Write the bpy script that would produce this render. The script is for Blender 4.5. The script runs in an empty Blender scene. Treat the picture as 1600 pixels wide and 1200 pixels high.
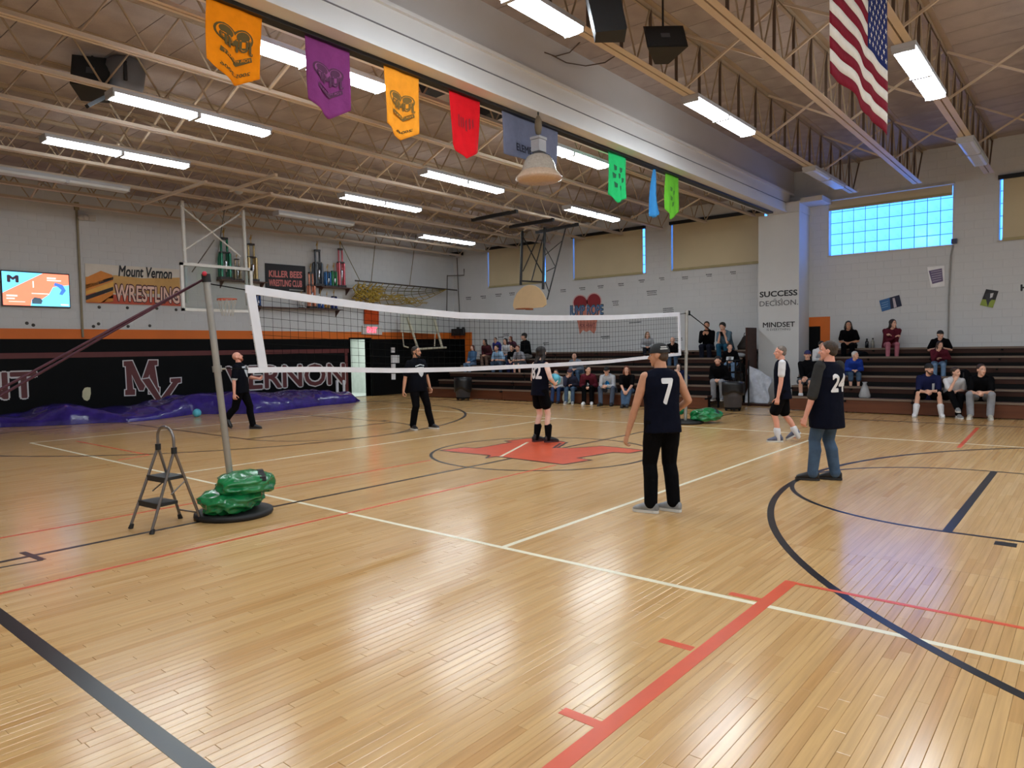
import bpy, bmesh, math, random
import numpy as np
from mathutils import Vector, Matrix
from mathutils.bvhtree import BVHTree

sc = bpy.context.scene
col = sc.collection
RND = random.Random(11)
V3 = Vector

# ------------------------------------------------------------------ camera (solved from the court markings)
FPX, YAW, PIT, ROL = 1096.88, 0.69590973, -0.04978642, -0.01659634
CAM = V3((-8.878, -6.794, 1.655))
_F = V3((math.cos(YAW) * math.cos(PIT), math.sin(YAW) * math.cos(PIT), math.sin(PIT)))
_R = V3((math.sin(YAW), -math.cos(YAW), 0))
_U = _R.cross(_F)
_R2 = _R * math.cos(ROL) + _U * math.sin(ROL)
_U2 = -_R * math.sin(ROL) + _U * math.cos(ROL)
cd = bpy.data.cameras.new('camera')
cd.sensor_width = 36.0
cd.lens = 36.0 * FPX / 1600.0
cd.clip_end = 200
co = bpy.data.objects.new('camera', cd)
col.objects.link(co)
co.matrix_world = Matrix(((_R2.x, _U2.x, -_F.x, CAM.x), (_R2.y, _U2.y, -_F.y, CAM.y), (_R2.z, _U2.z, -_F.z, CAM.z), (0, 0, 0, 1)))
sc.camera = co

# ------------------------------------------------------------------ world and exposure
w = bpy.data.worlds.new('sky')
sc.world = w
w.use_nodes = True
bgn = w.node_tree.nodes['Background']
bgn.inputs['Color'].default_value = (0.35, 0.6, 1.0, 1)
bgn.inputs['Strength'].default_value = 1.0
sc.view_settings.view_transform = 'Standard'
sc.view_settings.look = 'None'
sc.view_settings.exposure = 1.0
sc.view_settings.gamma = 1.0
sc.view_settings.use_curve_mapping = False
LAMP = 17.0          # radiance of the lit fluorescent lenses
SKYGLASS = 2.0       # radiance of the daylit glass blocks

# ------------------------------------------------------------------ where things stand, measured off the photograph
U0, V0 = 12.2, 13.9          # right wall (x), far left wall (y)
UN, VB = -11.0, -13.9        # walls behind the camera
ZL, ZR = 6.1, 6.62           # roof deck over the far and the near half
def ray(x, y):
    return _F + _R2 * ((x - 800) / FPX) - _U2 * ((y - 600) / FPX)
def onplane(x, y, ax, val):
    d = ray(x, y)
    return CAM + d * ((val - CAM[ax]) / d[ax])
def WL(x, y, d=0.0): return onplane(x, y, 1, V0 - d)
def WR(x, y, d=0.0): return onplane(x, y, 0, U0 - d)
def FL(x, y, z=0.0): return onplane(x, y, 2, z)
def PY(x, y, v): return onplane(x, y, 1, v)
def PX(x, y, u): return onplane(x, y, 0, u)
def at_depth(x, y, p):
    """point seen at x, y and as far away as point p"""
    d = ray(x, y)
    return CAM + d * ((V3(p) - CAM).dot(_F) / d.dot(_F))

# ------------------------------------------------------------------ materials
def lin(c):
    return tuple(((v / 255) / 12.92 if v / 255 <= 0.04045 else ((v / 255 + 0.055) / 1.055) ** 2.4) for v in c)
_mats = {}
def MAT(name, rgb, rough=0.6, metal=0.0, noise=0.07, scale=5.0, bump=0.0, bscale=40.0, coat=0.0, emit=0.0, stretch=(1, 1, 1), spec=0.5, sheen=0.0):
    if name in _mats: return _mats[name]
    m = bpy.data.materials.new(name)
    m.use_nodes = True
    nt = m.node_tree
    b = nt.nodes['Principled BSDF']
    c = lin(rgb)
    b.inputs['Roughness'].default_value = rough
    b.inputs['Metallic'].default_value = metal
    b.inputs['Specular IOR Level'].default_value = spec
    b.inputs['Coat Weight'].default_value = coat
    b.inputs['Sheen Weight'].default_value = sheen
    tc = nt.nodes.new('ShaderNodeTexCoord')
    mp = nt.nodes.new('ShaderNodeMapping')
    mp.inputs['Scale'].default_value = stretch
    nt.links.new(tc.outputs['Object'], mp.inputs['Vector'])
    nz = nt.nodes.new('ShaderNodeTexNoise')
    nz.inputs['Scale'].default_value = scale
    nz.inputs['Detail'].default_value = 4
    nt.links.new(mp.outputs['Vector'], nz.inputs['Vector'])
    rp = nt.nodes.new('ShaderNodeValToRGB')
    rp.color_ramp.elements[0].position = 0.3
    rp.color_ramp.elements[1].position = 0.7
    rp.color_ramp.elements[0].color = tuple(max(0, v * (1 - noise)) for v in c) + (1,)
    rp.color_ramp.elements[1].color = tuple(min(1, v * (1 + noise)) for v in c) + (1,)
    nt.links.new(nz.outputs['Fac'], rp.inputs['Fac'])
    nt.links.new(rp.outputs['Color'], b.inputs['Base Color'])
    if emit:
        nt.links.new(rp.outputs['Color'], b.inputs['Emission Color'])
        b.inputs['Emission Strength'].default_value = emit
    if bump:
        n2 = nt.nodes.new('ShaderNodeTexNoise')
        n2.inputs['Scale'].default_value = bscale
        n2.inputs['Detail'].default_value = 5
        nt.links.new(mp.outputs['Vector'], n2.inputs['Vector'])
        bp = nt.nodes.new('ShaderNodeBump')
        bp.inputs['Strength'].default_value = bump
        bp.inputs['Distance'].default_value = 0.02
        nt.links.new(n2.outputs['Fac'], bp.inputs['Height'])
        nt.links.new(bp.outputs['Normal'], b.inputs['Normal'])
    _mats[name] = m
    return m
def CLOTH(name, rgb, noise=0.12):
    return MAT(name, rgb, 0.85, noise=noise, scale=9, bump=0.5, bscale=14, spec=0.08)

# ------------------------------------------------------------------ mesh helpers
def perp(d):
    d = d.normalized()
    a = V3((0, 0, 1)) if abs(d.z) < 0.9 else V3((1, 0, 0))
    x = d.cross(a).normalized()
    return x, d.cross(x).normalized()
class MB:
    def __init__(s):
        s.v, s.f, s.m, s.s, s.cm = [], [], [], [], 0
    def add(s, vs, fs, smooth=False):
        o = len(s.v)
        s.v += [tuple(v) for v in vs]
        for f in fs:
            s.f.append(tuple(i + o for i in f)); s.m.append(s.cm); s.s.append(smooth)
        return s
    def box(s, lo, hi):
        x0, y0, z0 = lo; x1, y1, z1 = hi
        return s.add([(x0, y0, z0), (x1, y0, z0), (x1, y1, z0), (x0, y1, z0), (x0, y0, z1), (x1, y0, z1), (x1, y1, z1), (x0, y1, z1)],
                     [(0, 3, 2, 1), (4, 5, 6, 7), (0, 1, 5, 4), (1, 2, 6, 5), (2, 3, 7, 6), (3, 0, 4, 7)])
    def obox(s, c, a, b, d):
        c, a, b, d = V3(c), V3(a), V3(b), V3(d)
        vs = [c + a * i + b * j + d * k for k in (-1, 1) for i, j in ((-1, -1), (1, -1), (1, 1), (-1, 1))]
        return s.add(vs, [(0, 3, 2, 1), (4, 5, 6, 7), (0, 1, 5, 4), (1, 2, 6, 5), (2, 3, 7, 6), (3, 0, 4, 7)])
    def bar(s, p, q, wd, ht, up=(0, 0, 1)):
        p, q = V3(p), V3(q); d = (q - p); L = d.length; d.normalize()
        x = d.cross(V3(up))
        if x.length < 1e-4: x = d.cross(V3((1, 0, 0)))
        x.normalize(); y = x.cross(d)
        return s.obox((p + q) / 2, d * L / 2, x * wd / 2, y * ht / 2)
    def tube(s, p, q, r, r2=None, n=8):
        p, q = V3(p), V3(q); r2 = r if r2 is None else r2
        x, y = perp(q - p)
        vs = []
        for c, rr in ((p, r), (q, r2)):
            vs += [c + (x * math.cos(2 * math.pi * i / n) + y * math.sin(2 * math.pi * i / n)) * rr for i in range(n)]
        fs = [(i, i + n, (i + 1) % n + n, (i + 1) % n) for i in range(n)]
        s.add(vs, fs, True)
        s.add(vs[:n], [tuple(range(n))]); s.add(vs[n:], [tuple(range(n - 1, -1, -1))])
        return s
    def path(s, pts, r, n=6):
        pts = [V3(p) for p in pts]
        vs = []; fs = []
        x = None
        for k, p in enumerate(pts):
            d = (pts[min(k + 1, len(pts) - 1)] - pts[max(k - 1, 0)]).normalized()
            if x is None: x, y = perp(d)
            else:
                x = (x - d * x.dot(d)).normalized(); y = d.cross(x)
            rr = r[k] if isinstance(r, (list, tuple)) else r
            vs += [p + (x * math.cos(2 * math.pi * i / n) + y * math.sin(2 * math.pi * i / n)) * rr for i in range(n)]
        for k in range(len(pts) - 1):
            o = k * n
            fs += [(o + i, o + (i + 1) % n, o + n + (i + 1) % n, o + n + i) for i in range(n)]
        s.add(vs, fs, True)
        s.add(vs[:n], [tuple(range(n - 1, -1, -1))]); s.add(vs[-n:], [tuple(range(n))])
        return s
    def lathe(s, c, prof, n=20, ax=(0, 0, 1)):
        c = V3(c); z = V3(ax).normalized(); x, y = perp(z)
        vs = []; fs = []
        for r, h in prof:
            vs += [c + z * h + (x * math.cos(2 * math.pi * i / n) + y * math.sin(2 * math.pi * i / n)) * r for i in range(n)]
        for k in range(len(prof) - 1):
            o = k * n
            fs += [(o + i, o + n + i, o + n + (i + 1) % n, o + (i + 1) % n) for i in range(n)]
        return s.add(vs, fs, True)
    def ball(s, c, rx, ry=None, rz=None, n=12, m=8, rot=None):
        ry = rx if ry is None else ry; rz = rx if rz is None else rz
        c = V3(c)
        vs = [V3((0, 0, rz))]
        for j in range(1, m):
            t = math.pi * j / m
            vs += [V3((rx * math.sin(t) * math.cos(2 * math.pi * i / n), ry * math.sin(t) * math.sin(2 * math.pi * i / n), rz * math.cos(t))) for i in range(n)]
        vs.append(V3((0, 0, -rz)))
        fs = [(0, 1 + i, 1 + (i + 1) % n) for i in range(n)]
        for j in range(m - 2):
            o = 1 + j * n
            fs += [(o + i, o + n + i, o + n + (i + 1) % n, o + (i + 1) % n) for i in range(n)]
        o = 1 + (m - 2) * n
        fs += [(o + i, len(vs) - 1, o + (i + 1) % n) for i in range(n)]
        if rot is not None: vs = [rot @ v for v in vs]
        return s.add([v + c for v in vs], fs, True)
    def prism(s, pts, ext):
        pts = [V3(p) for p in pts]; e = V3(ext); n = len(pts)
        vs = pts + [p + e for p in pts]
        return s.add(vs, [tuple(range(n - 1, -1, -1)), tuple(range(n, 2 * n))] + [(i, (i + 1) % n, (i + 1) % n + n, i + n) for i in range(n)])
    def capsule(s, p, q, r, r2=None, n=12):
        p, q = V3(p), V3(q); r2 = r if r2 is None else r2
        d = q - p; L = max(d.length, 1e-4); d = d / L
        x, y = perp(d)
        rings = []
        for a in (-75, -45, -15): rings.append((p + d * r * math.sin(math.radians(a)), r * math.cos(math.radians(a))))
        for a in (15, 45, 75): rings.append((q + d * r2 * math.sin(math.radians(a)), r2 * math.cos(math.radians(a))))
        vs = [p - d * r]
        for c, rr in rings: vs += [c + (x * math.cos(2 * math.pi * i / n) + y * math.sin(2 * math.pi * i / n)) * rr for i in range(n)]
        vs.append(q + d * r2)
        fs = [(0, 1 + (i + 1) % n, 1 + i) for i in range(n)]
        for k in range(len(rings) - 1):
            o = 1 + k * n
            fs += [(o + i, o + (i + 1) % n, o + n + (i + 1) % n, o + n + i) for i in range(n)]
        o = 1 + (len(rings) - 1) * n
        fs += [(o + i, o + (i + 1) % n, len(vs) - 1) for i in range(n)]
        return s.add(vs, fs, True)
    def loft(s, st, n=18, power=2.4):
        """st: list of (centre, half vector a, half vector b), closed at both ends"""
        vs = [V3(st[0][0])]
        for c, a, b in st:
            for i in range(n):
                t = 2 * math.pi * i / n; ct, sn = math.cos(t), math.sin(t)
                k = (abs(ct) ** power + abs(sn) ** power) ** (-1 / power)
                vs.append(V3(c) + V3(a) * ct * k + V3(b) * sn * k)
        vs.append(V3(st[-1][0]))
        fs = [(0, 1 + (i + 1) % n, 1 + i) for i in range(n)]
        for k in range(len(st) - 1):
            o = 1 + k * n
            fs += [(o + i, o + (i + 1) % n, o + n + (i + 1) % n, o + n + i) for i in range(n)]
        o = 1 + (len(st) - 1) * n
        fs += [(o + i, o + (i + 1) % n, len(vs) - 1) for i in range(n)]
        return s.add(vs, fs, True)
    def grid(s, fn, nu, nv, smooth=True):
        vs = [fn(i / nu, j / nv) for j in range(nv + 1) for i in range(nu + 1)]
        fs = [(j * (nu + 1) + i, j * (nu + 1) + i + 1, (j + 1) * (nu + 1) + i + 1, (j + 1) * (nu + 1) + i) for j in range(nv) for i in range(nu)]
        return s.add(vs, fs, smooth)
    def mesh(s, name, mats):
        me = bpy.data.meshes.new(name)
        me.from_pydata(s.v, [], s.f)
        if not isinstance(mats, (list, tuple)): mats = [mats]
        for m in mats: me.materials.append(m)
        me.polygons.foreach_set('material_index', s.m)
        me.polygons.foreach_set('use_smooth', s.s)
        me.update()
        return me
    def build(s, name, mats, parent=None, fix=True):
        me = s.mesh(name, mats)
        if fix:
            bm = bmesh.new(); bm.from_mesh(me)
            bmesh.ops.recalc_face_normals(bm, faces=bm.faces)
            bm.to_mesh(me); bm.free()
        return link(name, me, parent)
def link(name, me, parent=None):
    o = bpy.data.objects.new(name, me)
    col.objects.link(o)
    if parent is not None: adopt(o, parent)
    return o
_loc = {}
def wloc(o):
    """accumulated location of an object in the parent chain (all parents are unrotated)"""
    return _loc.get(o.name, V3((0, 0, 0)))
def adopt(o, parent):
    o.parent = parent
    o.matrix_parent_inverse = Matrix.Translation(-wloc(parent))
def tag(o, label, cat, group=None, kind=None):
    o['label'] = label
    o['category'] = cat
    if group: o['group'] = group
    if kind: o['kind'] = kind
    return o
def thing(name, label, cat, loc=(0, 0, 0), group=None):
    o = bpy.data.objects.new(name, None)
    col.objects.link(o)
    o.empty_display_size = 0.1
    o.location = loc
    _loc[o.name] = V3(loc)
    return tag(o, label, cat, group)
def struct(o):
    o['kind'] = 'structure'
    return o
def stuff(o):
    o['kind'] = 'stuff'
    return o

# lettering ------------------------------------------------------------------------------------------
_txt = {}
def text_geo(s, bold=0.0, shear=0.0):
    k = (s, bold, shear)
    if k not in _txt:
        cu = bpy.data.curves.new('lettering', 'FONT')
        cu.body = s; cu.size = 1.0; cu.shear = shear; cu.resolution_u = 3
        ob = bpy.data.objects.new('lettering', cu)
        me = bpy.data.meshes.new_from_object(ob)
        vs = np.array([v.co[:2] for v in me.vertices]); fs = [tuple(p.vertices) for p in me.polygons]
        bpy.data.meshes.remove(me); bpy.data.objects.remove(ob); bpy.data.curves.remove(cu)
        if bold:      # heavier strokes: the same letters laid down again, shifted a little each way
            n = len(vs); V_ = [vs]; F_ = list(fs)
            for i in range(8):
                a = i * math.pi / 4
                V_.append(vs + np.array([math.cos(a), math.sin(a)]) * bold); F_ += [tuple(j + n * (i + 1) for j in f) for f in fs]
            vs, fs = np.concatenate(V_), F_
            vs = np.column_stack([vs, np.repeat(np.arange(9), n)])
        else: vs = np.column_stack([vs, np.zeros(len(vs))])
        _txt[k] = (vs, fs)
    return _txt[k]
def lettering(s, p, X, Y, mat, parent=None, name='lettering', bold=0.0, shear=0.0, ref=None, curve=0.0, off=None):
    """text filling the parallelogram p, p+X, p+Y; ref: the bold value whose box defines the fit"""
    vs, fs = text_geo(s, bold, shear)
    rv = vs if ref is None else text_geo(s, ref, shear)[0]
    lo, hi = rv[:, :2].min(0), rv[:, :2].max(0)
    q = np.column_stack([(vs[:, :2] - lo) / (hi - lo), vs[:, 2]])
    p, X, Y = V3(p), V3(X), V3(Y)
    nn = X.cross(Y).normalized() * .0004
    o = V3(off) if off is not None else V3((0, 0, 0))
    mb = MB()
    mb.add([p + o + X * a + Y * (b + curve * (1 - (2 * a - 1) ** 2)) + nn * l for a, b, l in q], fs)
    return mb.build(name, mat, parent, fix=False)
def offset_poly(pts, d):
    """2D polygon grown by d"""
    n = len(pts); A = sum(pts[i][0] * pts[(i + 1) % n][1] - pts[(i + 1) % n][0] * pts[i][1] for i in range(n))
    sg = 1 if A > 0 else -1
    out = []
    for i in range(n):
        a, b, c = np.array(pts[i - 1], float), np.array(pts[i], float), np.array(pts[(i + 1) % n], float)
        e1 = (b - a) / max(np.linalg.norm(b - a), 1e-9); e2 = (c - b) / max(np.linalg.norm(c - b), 1e-9)
        n1 = np.array([e1[1], -e1[0]]) * sg; n2 = np.array([e2[1], -e2[0]]) * sg
        m = n1 + n2; m = m / max(np.linalg.norm(m), 1e-6)
        out.append(tuple(b + m * d / max(0.45, m.dot(n1))))
    return out
def flat(pts, name, mat, parent=None, thick=None):
    """flat printed or painted patch through the given points"""
    mb = MB()
    if thick is None:
        mb.add(pts, [tuple(range(len(pts)))])
    else: mb.prism(pts, thick)
    return mb.build(name, mat, parent, fix=thick is not None)
# ================================================================== FLOOR
BW, BL = 0.0572, 0.95        # strip flooring: width and mean length of a board
def floor_material(name, mode):
    m = bpy.data.materials.new(name); m.use_nodes = True
    nt = m.node_tree; N = nt.nodes; L = nt.links
    b = N['Principled BSDF']
    geo = N.new('ShaderNodeNewGeometry')
    sep = N.new('ShaderNodeSeparateXYZ'); L.new(geo.outputs['Position'], sep.inputs[0])
    def math_(op, a, c=None):
        n = N.new('ShaderNodeMath'); n.operation = op
        for i, v in enumerate((a, c)):
            if v is None: continue
            if isinstance(v, (int, float)): n.inputs[i].default_value = v
            else: L.new(v, n.inputs[i])
        return n.outputs[0]
    if mode == 'shader':
        ry = math_('DIVIDE', sep.outputs['Y'], BW)
        row = math_('FLOOR', ry)
        wn = N.new('ShaderNodeTexWhiteNoise'); wn.noise_dimensions = '1D'; L.new(row, wn.inputs['W'])
        sx = math_('ADD', math_('DIVIDE', sep.outputs['X'], BL), math_('MULTIPLY', wn.outputs['Value'], 17.0))
        idx = math_('FLOOR', sx)
        cb = N.new('ShaderNodeCombineXYZ'); L.new(row, cb.inputs[0]); L.new(idx, cb.inputs[1])
        w2 = N.new('ShaderNodeTexWhiteNoise'); w2.noise_dimensions = '2D'; L.new(cb.outputs[0], w2.inputs['Vector'])
        rid = w2.outputs['Value']
        fy = math_('FRACT', ry); fx = math_('FRACT', sx)
        j1 = math_('LESS_THAN', math_('MINIMUM', fy, math_('SUBTRACT', 1.0, fy)), 0.022)
        j2 = math_('LESS_THAN', math_('MINIMUM', fx, math_('SUBTRACT', 1.0, fx)), 0.0015)
        joint = math_('MAXIMUM', j1, j2)
    elif mode == 'object':
        oi = N.new('ShaderNodeObjectInfo'); rid = oi.outputs['Random']; joint = None
    else:
        rid = geo.outputs['Random Per Island']; joint = None
    rp = N.new('ShaderNodeValToRGB'); rp.color_ramp.interpolation = 'LINEAR'
    els = [(0.0, (200, 155, 98)), (0.25, (212, 171, 114)), (0.5, (206, 163, 106)), (0.75, (215, 175, 120)), (1.0, (195, 148, 91))]
    e = rp.color_ramp.elements
    e[0].position, e[0].color = els[0][0], lin(els[0][1]) + (1,)
    e[1].position, e[1].color = els[-1][0], lin(els[-1][1]) + (1,)
    for p_, c_ in els[1:-1]:
        n_ = e.new(p_); n_.color = lin(c_) + (1,)
    L.new(rid, rp.inputs['Fac'])
    mp = N.new('ShaderNodeMapping'); mp.inputs['Scale'].default_value = (1.1, 26, 1); L.new(geo.outputs['Position'], mp.inputs['Vector'])
    nz = N.new('ShaderNodeTexNoise'); nz.inputs['Scale'].default_value = 1.5; nz.inputs['Detail'].default_value = 6; L.new(mp.outputs['Vector'], nz.inputs['Vector'])
    gr = N.new('ShaderNodeMapRange'); gr.inputs['From Min'].default_value = 0.3; gr.inputs['From Max'].default_value = 0.72
    gr.inputs['To Min'].default_value = 0.84; gr.inputs['To Max'].default_value = 1.07; L.new(nz.outputs['Fac'], gr.inputs['Value'])
    mx = N.new('ShaderNodeMix'); mx.data_type = 'RGBA'; mx.blend_type = 'MULTIPLY'; mx.inputs['Factor'].default_value = 1.0
    L.new(rp.outputs['Color'], mx.inputs['A']); L.new(gr.outputs['Result'], mx.inputs['B'])
    out = mx.outputs['Result']
    if joint is not None:
        m2 = N.new('ShaderNodeMix'); m2.data_type = 'RGBA'; m2.blend_type = 'MULTIPLY'
        L.new(math_('MULTIPLY', joint, 0.45), m2.inputs['Factor']); L.new(out, m2.inputs['A']); m2.inputs['B'].default_value = (0.25, 0.16, 0.08, 1)
        out = m2.outputs['Result']
    L.new(out, b.inputs['Base Color'])
    n3 = N.new('ShaderNodeTexNoise'); n3.inputs['Scale'].default_value = 0.8; n3.inputs['Detail'].default_value = 5; L.new(geo.outputs['Position'], n3.inputs['Vector'])
    r3 = N.new('ShaderNodeMapRange'); r3.inputs['To Min'].default_value = 0.17; r3.inputs['To Max'].default_value = 0.23; L.new(n3.outputs['Fac'], r3.inputs['Value'])
    L.new(r3.outputs['Result'], b.inputs['Roughness'])
    b.inputs['Specular IOR Level'].default_value = 0.75
    bp = N.new('ShaderNodeBump'); bp.inputs['Strength'].default_value = 0.02; bp.inputs['Distance'].default_value = 0.01
    L.new(nz.outputs['Fac'], bp.inputs['Height']); L.new(bp.outputs['Normal'], b.inputs['Normal'])
    return m
M_FLOOR = floor_material('maple_floor', 'shader')
M_BOARD = floor_material('maple_board', 'object')
M_BOARDS = floor_material('maple_boards', 'island')
M_GAP = MAT('floor_gap', (70, 48, 28), 0.8)
# zone of single boards near the camera, the rest of the floor around it
ZX0, ZX1 = -8.4, -3.0
ZY0 = math.floor(-7.3 / BW) * BW; ZY1 = ZY0 + BW * 116
mb = MB()
for lo, hi in (((UN, VB), (U0, ZY0)), ((UN, ZY1), (U0, V0)), ((UN, ZY0), (ZX0, ZY1)), ((ZX1, ZY0), (U0, ZY1))):
    mb.add([(lo[0], lo[1], 0), (hi[0], lo[1], 0), (hi[0], hi[1], 0), (lo[0], hi[1], 0)], [(0, 1, 2, 3)])
mb.box((UN - .3, VB - .3, -0.25), (U0 + .3, V0 + .3, -0.012))
mb.m[-6:] = [1] * 6
floor = struct(mb.build('floor', [M_FLOOR, M_GAP], fix=False))
boards = []
for r in range(116):
    y0 = ZY0 + r * BW
    x = ZX0
    first = True
    while x < ZX1 - 1e-6:
        ln = RND.uniform(0.25, 1.1) if first else RND.choice([0.6, 0.75, 0.9, 1.05, 1.25, 1.4])
        first = False
        x2 = x + ln
        if x2 > ZX1 - 0.25: x2 = ZX1
        boards.append((x, x2, y0, y0 + BW)); x = x2
def board_geo(mb, x0, x1, y0, y1):
    g, c, h = 0.0006, 0.0016, 0.0014
    a = (x0 + g, y0 + g, x1 - g, y1 - g); t = (a[0] + c, a[1] + c, a[2] - c, a[3] - c)
    vs = [(a[0], a[1], -.012), (a[2], a[1], -.012), (a[2], a[3], -.012), (a[0], a[3], -.012),
          (a[0], a[1], -h), (a[2], a[1], -h), (a[2], a[3], -h), (a[0], a[3], -h),
          (t[0], t[1], 0), (t[2], t[1], 0), (t[2], t[3], 0), (t[0], t[3], 0)]
    fs = [(8, 9, 10, 11)]
    for k in (0, 4): fs += [(k + i, k + (i + 1) % 4, k + 4 + (i + 1) % 4, k + 4 + i) for i in range(4)]
    mb.add(vs, fs)
def pxdist(b):
    return (V3(((b[0] + b[1]) / 2, (b[2] + b[3]) / 2, 0)) - CAM).length
def project(p):
    d = V3(p) - CAM; z = d.dot(_F)
    return (800 + FPX * d.dot(_R2) / z, 600 - FPX * d.dot(_U2) / z) if z > 0.1 else (-999, -999)
def inframe(p, mg=60):
    x, y = project(p); return -mg < x < 1600 + mg and -mg < y < 1200 + mg
vis = [b for b in boards if inframe(((b[0] + b[1]) / 2, (b[2] + b[3]) / 2, 0))]
vis.sort(key=pxdist)
single = set(vis[:300])
bm_cache = {}
rest = MB()
for b in boards:
    if b in single:
        k = round(b[1] - b[0], 2)
        if k not in bm_cache or abs(k - (b[1] - b[0])) > 1e-3:
            q = MB(); board_geo(q, 0, b[1] - b[0], 0, BW); me = q.mesh('floor_board', M_BOARD)
            if abs(k - (b[1] - b[0])) < 1e-3: bm_cache[k] = me
        else: me = bm_cache[k]
        o = link('floor_board', me, floor); o.location = (b[0], b[2], 0)
    else: board_geo(rest, *b)
stuff(rest.build('floor_boards_rest', M_BOARDS, floor, fix=False))

# court markings, painted
P_WHITE = MAT('paint_cream', (232, 224, 196), 0.3, noise=0.05)
P_BLACK = MAT('paint_black', (12, 12, 15), 0.28, noise=0.1)
P_ORANGE = MAT('paint_orange', (214, 84, 48), 0.3, noise=0.06)
LZ = 0.0012
def line(p, q, wd, mat, name='court_line', z=LZ):
    p, q = V3((p[0], p[1], 0)), V3((q[0], q[1], 0))
    d = (q - p).normalized(); n = V3((-d.y, d.x, 0)) * wd / 2
    m_ = MB(); m_.prism([p - n, q - n, q + n, p + n], (0, 0, z))
    return m_.build(name, mat, floor)
def arc(c, r, a0, a1, wd, mat, n=64, name='court_line', z=LZ):
    m_ = MB(); vs = []; fs = []
    for i in range(n + 1):
        a = math.radians(a0 + (a1 - a0) * i / n)
        for rr in (r - wd / 2, r + wd / 2):
            for zz in (0, z): vs.append((c[0] + rr * math.cos(a), c[1] + rr * math.sin(a), zz))
    for i in range(n):
        o = 4 * i
        fs += [(o + 1, o + 5, o + 7, o + 3), (o, o + 1, o + 5, o + 4), (o + 2, o + 3, o + 7, o + 6)]
    m_.add(vs, fs)
    return m_.build(name, mat, floor, fix=False)
for u in (-4.5, 4.5): line((u, -9), (u, 9), .05, P_WHITE)
for v in (-9, -3, 3, 9): line((-4.5, v), (4.5, v), .05, P_WHITE, z=.0011)
line((-7.6, 0), (7.6, 0), .055, P_BLACK)
for u in (-7.6, 7.6): line((u, -11.65), (u, 11.65), .085, P_BLACK, z=.0014)
for s_ in (-1, 1):
    line((-7.6, 11.65 * s_), (7.6, 11.65 * s_), .06, P_BLACK)
    line((-1.82, 5.81 * s_), (1.82, 5.81 * s_), .075, P_BLACK, z=.0016)
    for u in (-1.82, 1.82): line((u, 5.81 * s_), (u, 11.65 * s_), .05, P_BLACK, z=.0015)
    arc((0, 5.81 * s_), 1.82, 0, -180 * s_, .05, P_BLACK)
    arc((0, 10.0 * s_), 6.0, 0, -180 * s_, .065, P_BLACK, 96, z=.0013)
    for u in (-6, 6): line((u, 10.0 * s_), (u, 11.65 * s_), .065, P_BLACK)
    for u in (-1.98, 1.98): line((u, 6.17 * s_), (u, 6.32 * s_), .13, P_BLACK)
arc((0.03, 0.05), 1.77, 0, 360, .05, P_BLACK, 96, z=.0015)
line((-9.2, -5.18), (-3.93, -5.18), .085, P_ORANGE, z=.0017)
line((-3.96, -5.22), (-3.96, -11), .042, P_ORANGE, z=.0018)
for a_, b_ in (((1140, 927), (1186, 941)), ((1032, 1000), (1083, 1014)), ((878, 1110), (936, 1132))):
    p_, q_ = FL(*a_), FL(*b_); line((p_.x, p_.y), (p_.x, q_.y), .06, P_ORANGE)
line((-7.6, -.91), (-0.9, -.91), .04, P_ORANGE, z=.0016)
line((-7.6, .91), (-1.6, .91), .04, P_ORANGE, z=.0016)
line((3.95, -5.15), (7.1, -5.05), .06, P_ORANGE)
line((-3.87, 8.5), (-3.87, 5.25), .042, P_ORANGE)
line((-3.87, 5.25), (-4.4, 5.1), .05, P_ORANGE)
p_, q_ = FL(35, 863), FL(67, 875); line((p_.x, p_.y), (q_.x, q_.y), .05, P_BLACK, 'floor_tape', .0019)
p_, q_ = FL(0, 887), FL(67, 875); line((p_.x, p_.y), (q_.x, q_.y), .03, P_BLACK, 'floor_tape', .0017)
# the big orange letter M in the centre circle
zq = lambda pts: [FL(650 + x / 4, 620 + y / 4, 0) for x, y in pts]
Mlogo = [(160, 335), (300, 318), (380, 323), (605, 284), (565, 277), (690, 263), (800, 262), (935, 286), (875, 320), (960, 323), (1165, 309),
         (1425, 335), (1330, 352), (1230, 346), (1000, 383), (1082, 396), (918, 422), (560, 378), (500, 372), (450, 380), (470, 366), (300, 350)]
W2 = [(p.x, p.y) for p in zq(Mlogo)]
flat([(x, y, .0020) for x, y in offset_poly(W2, .045)], 'logo_outline', P_BLACK, floor)
flat([(x, y, .0024) for x, y in W2], 'logo_letter', P_ORANGE, floor)
line(tuple(FL(650 + 700 / 4, 620 + 284 / 4)[:2]), tuple(FL(650 + 530 / 4, 620 + 374 / 4)[:2]), .05, P_WHITE, 'logo_stripe', .0028)
line(tuple(FL(650 + 905 / 4, 620 + 290 / 4)[:2]), tuple(FL(650 + 860 / 4, 620 + 321 / 4)[:2]), .05, P_BLACK, 'logo_stripe', .0028)

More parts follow.
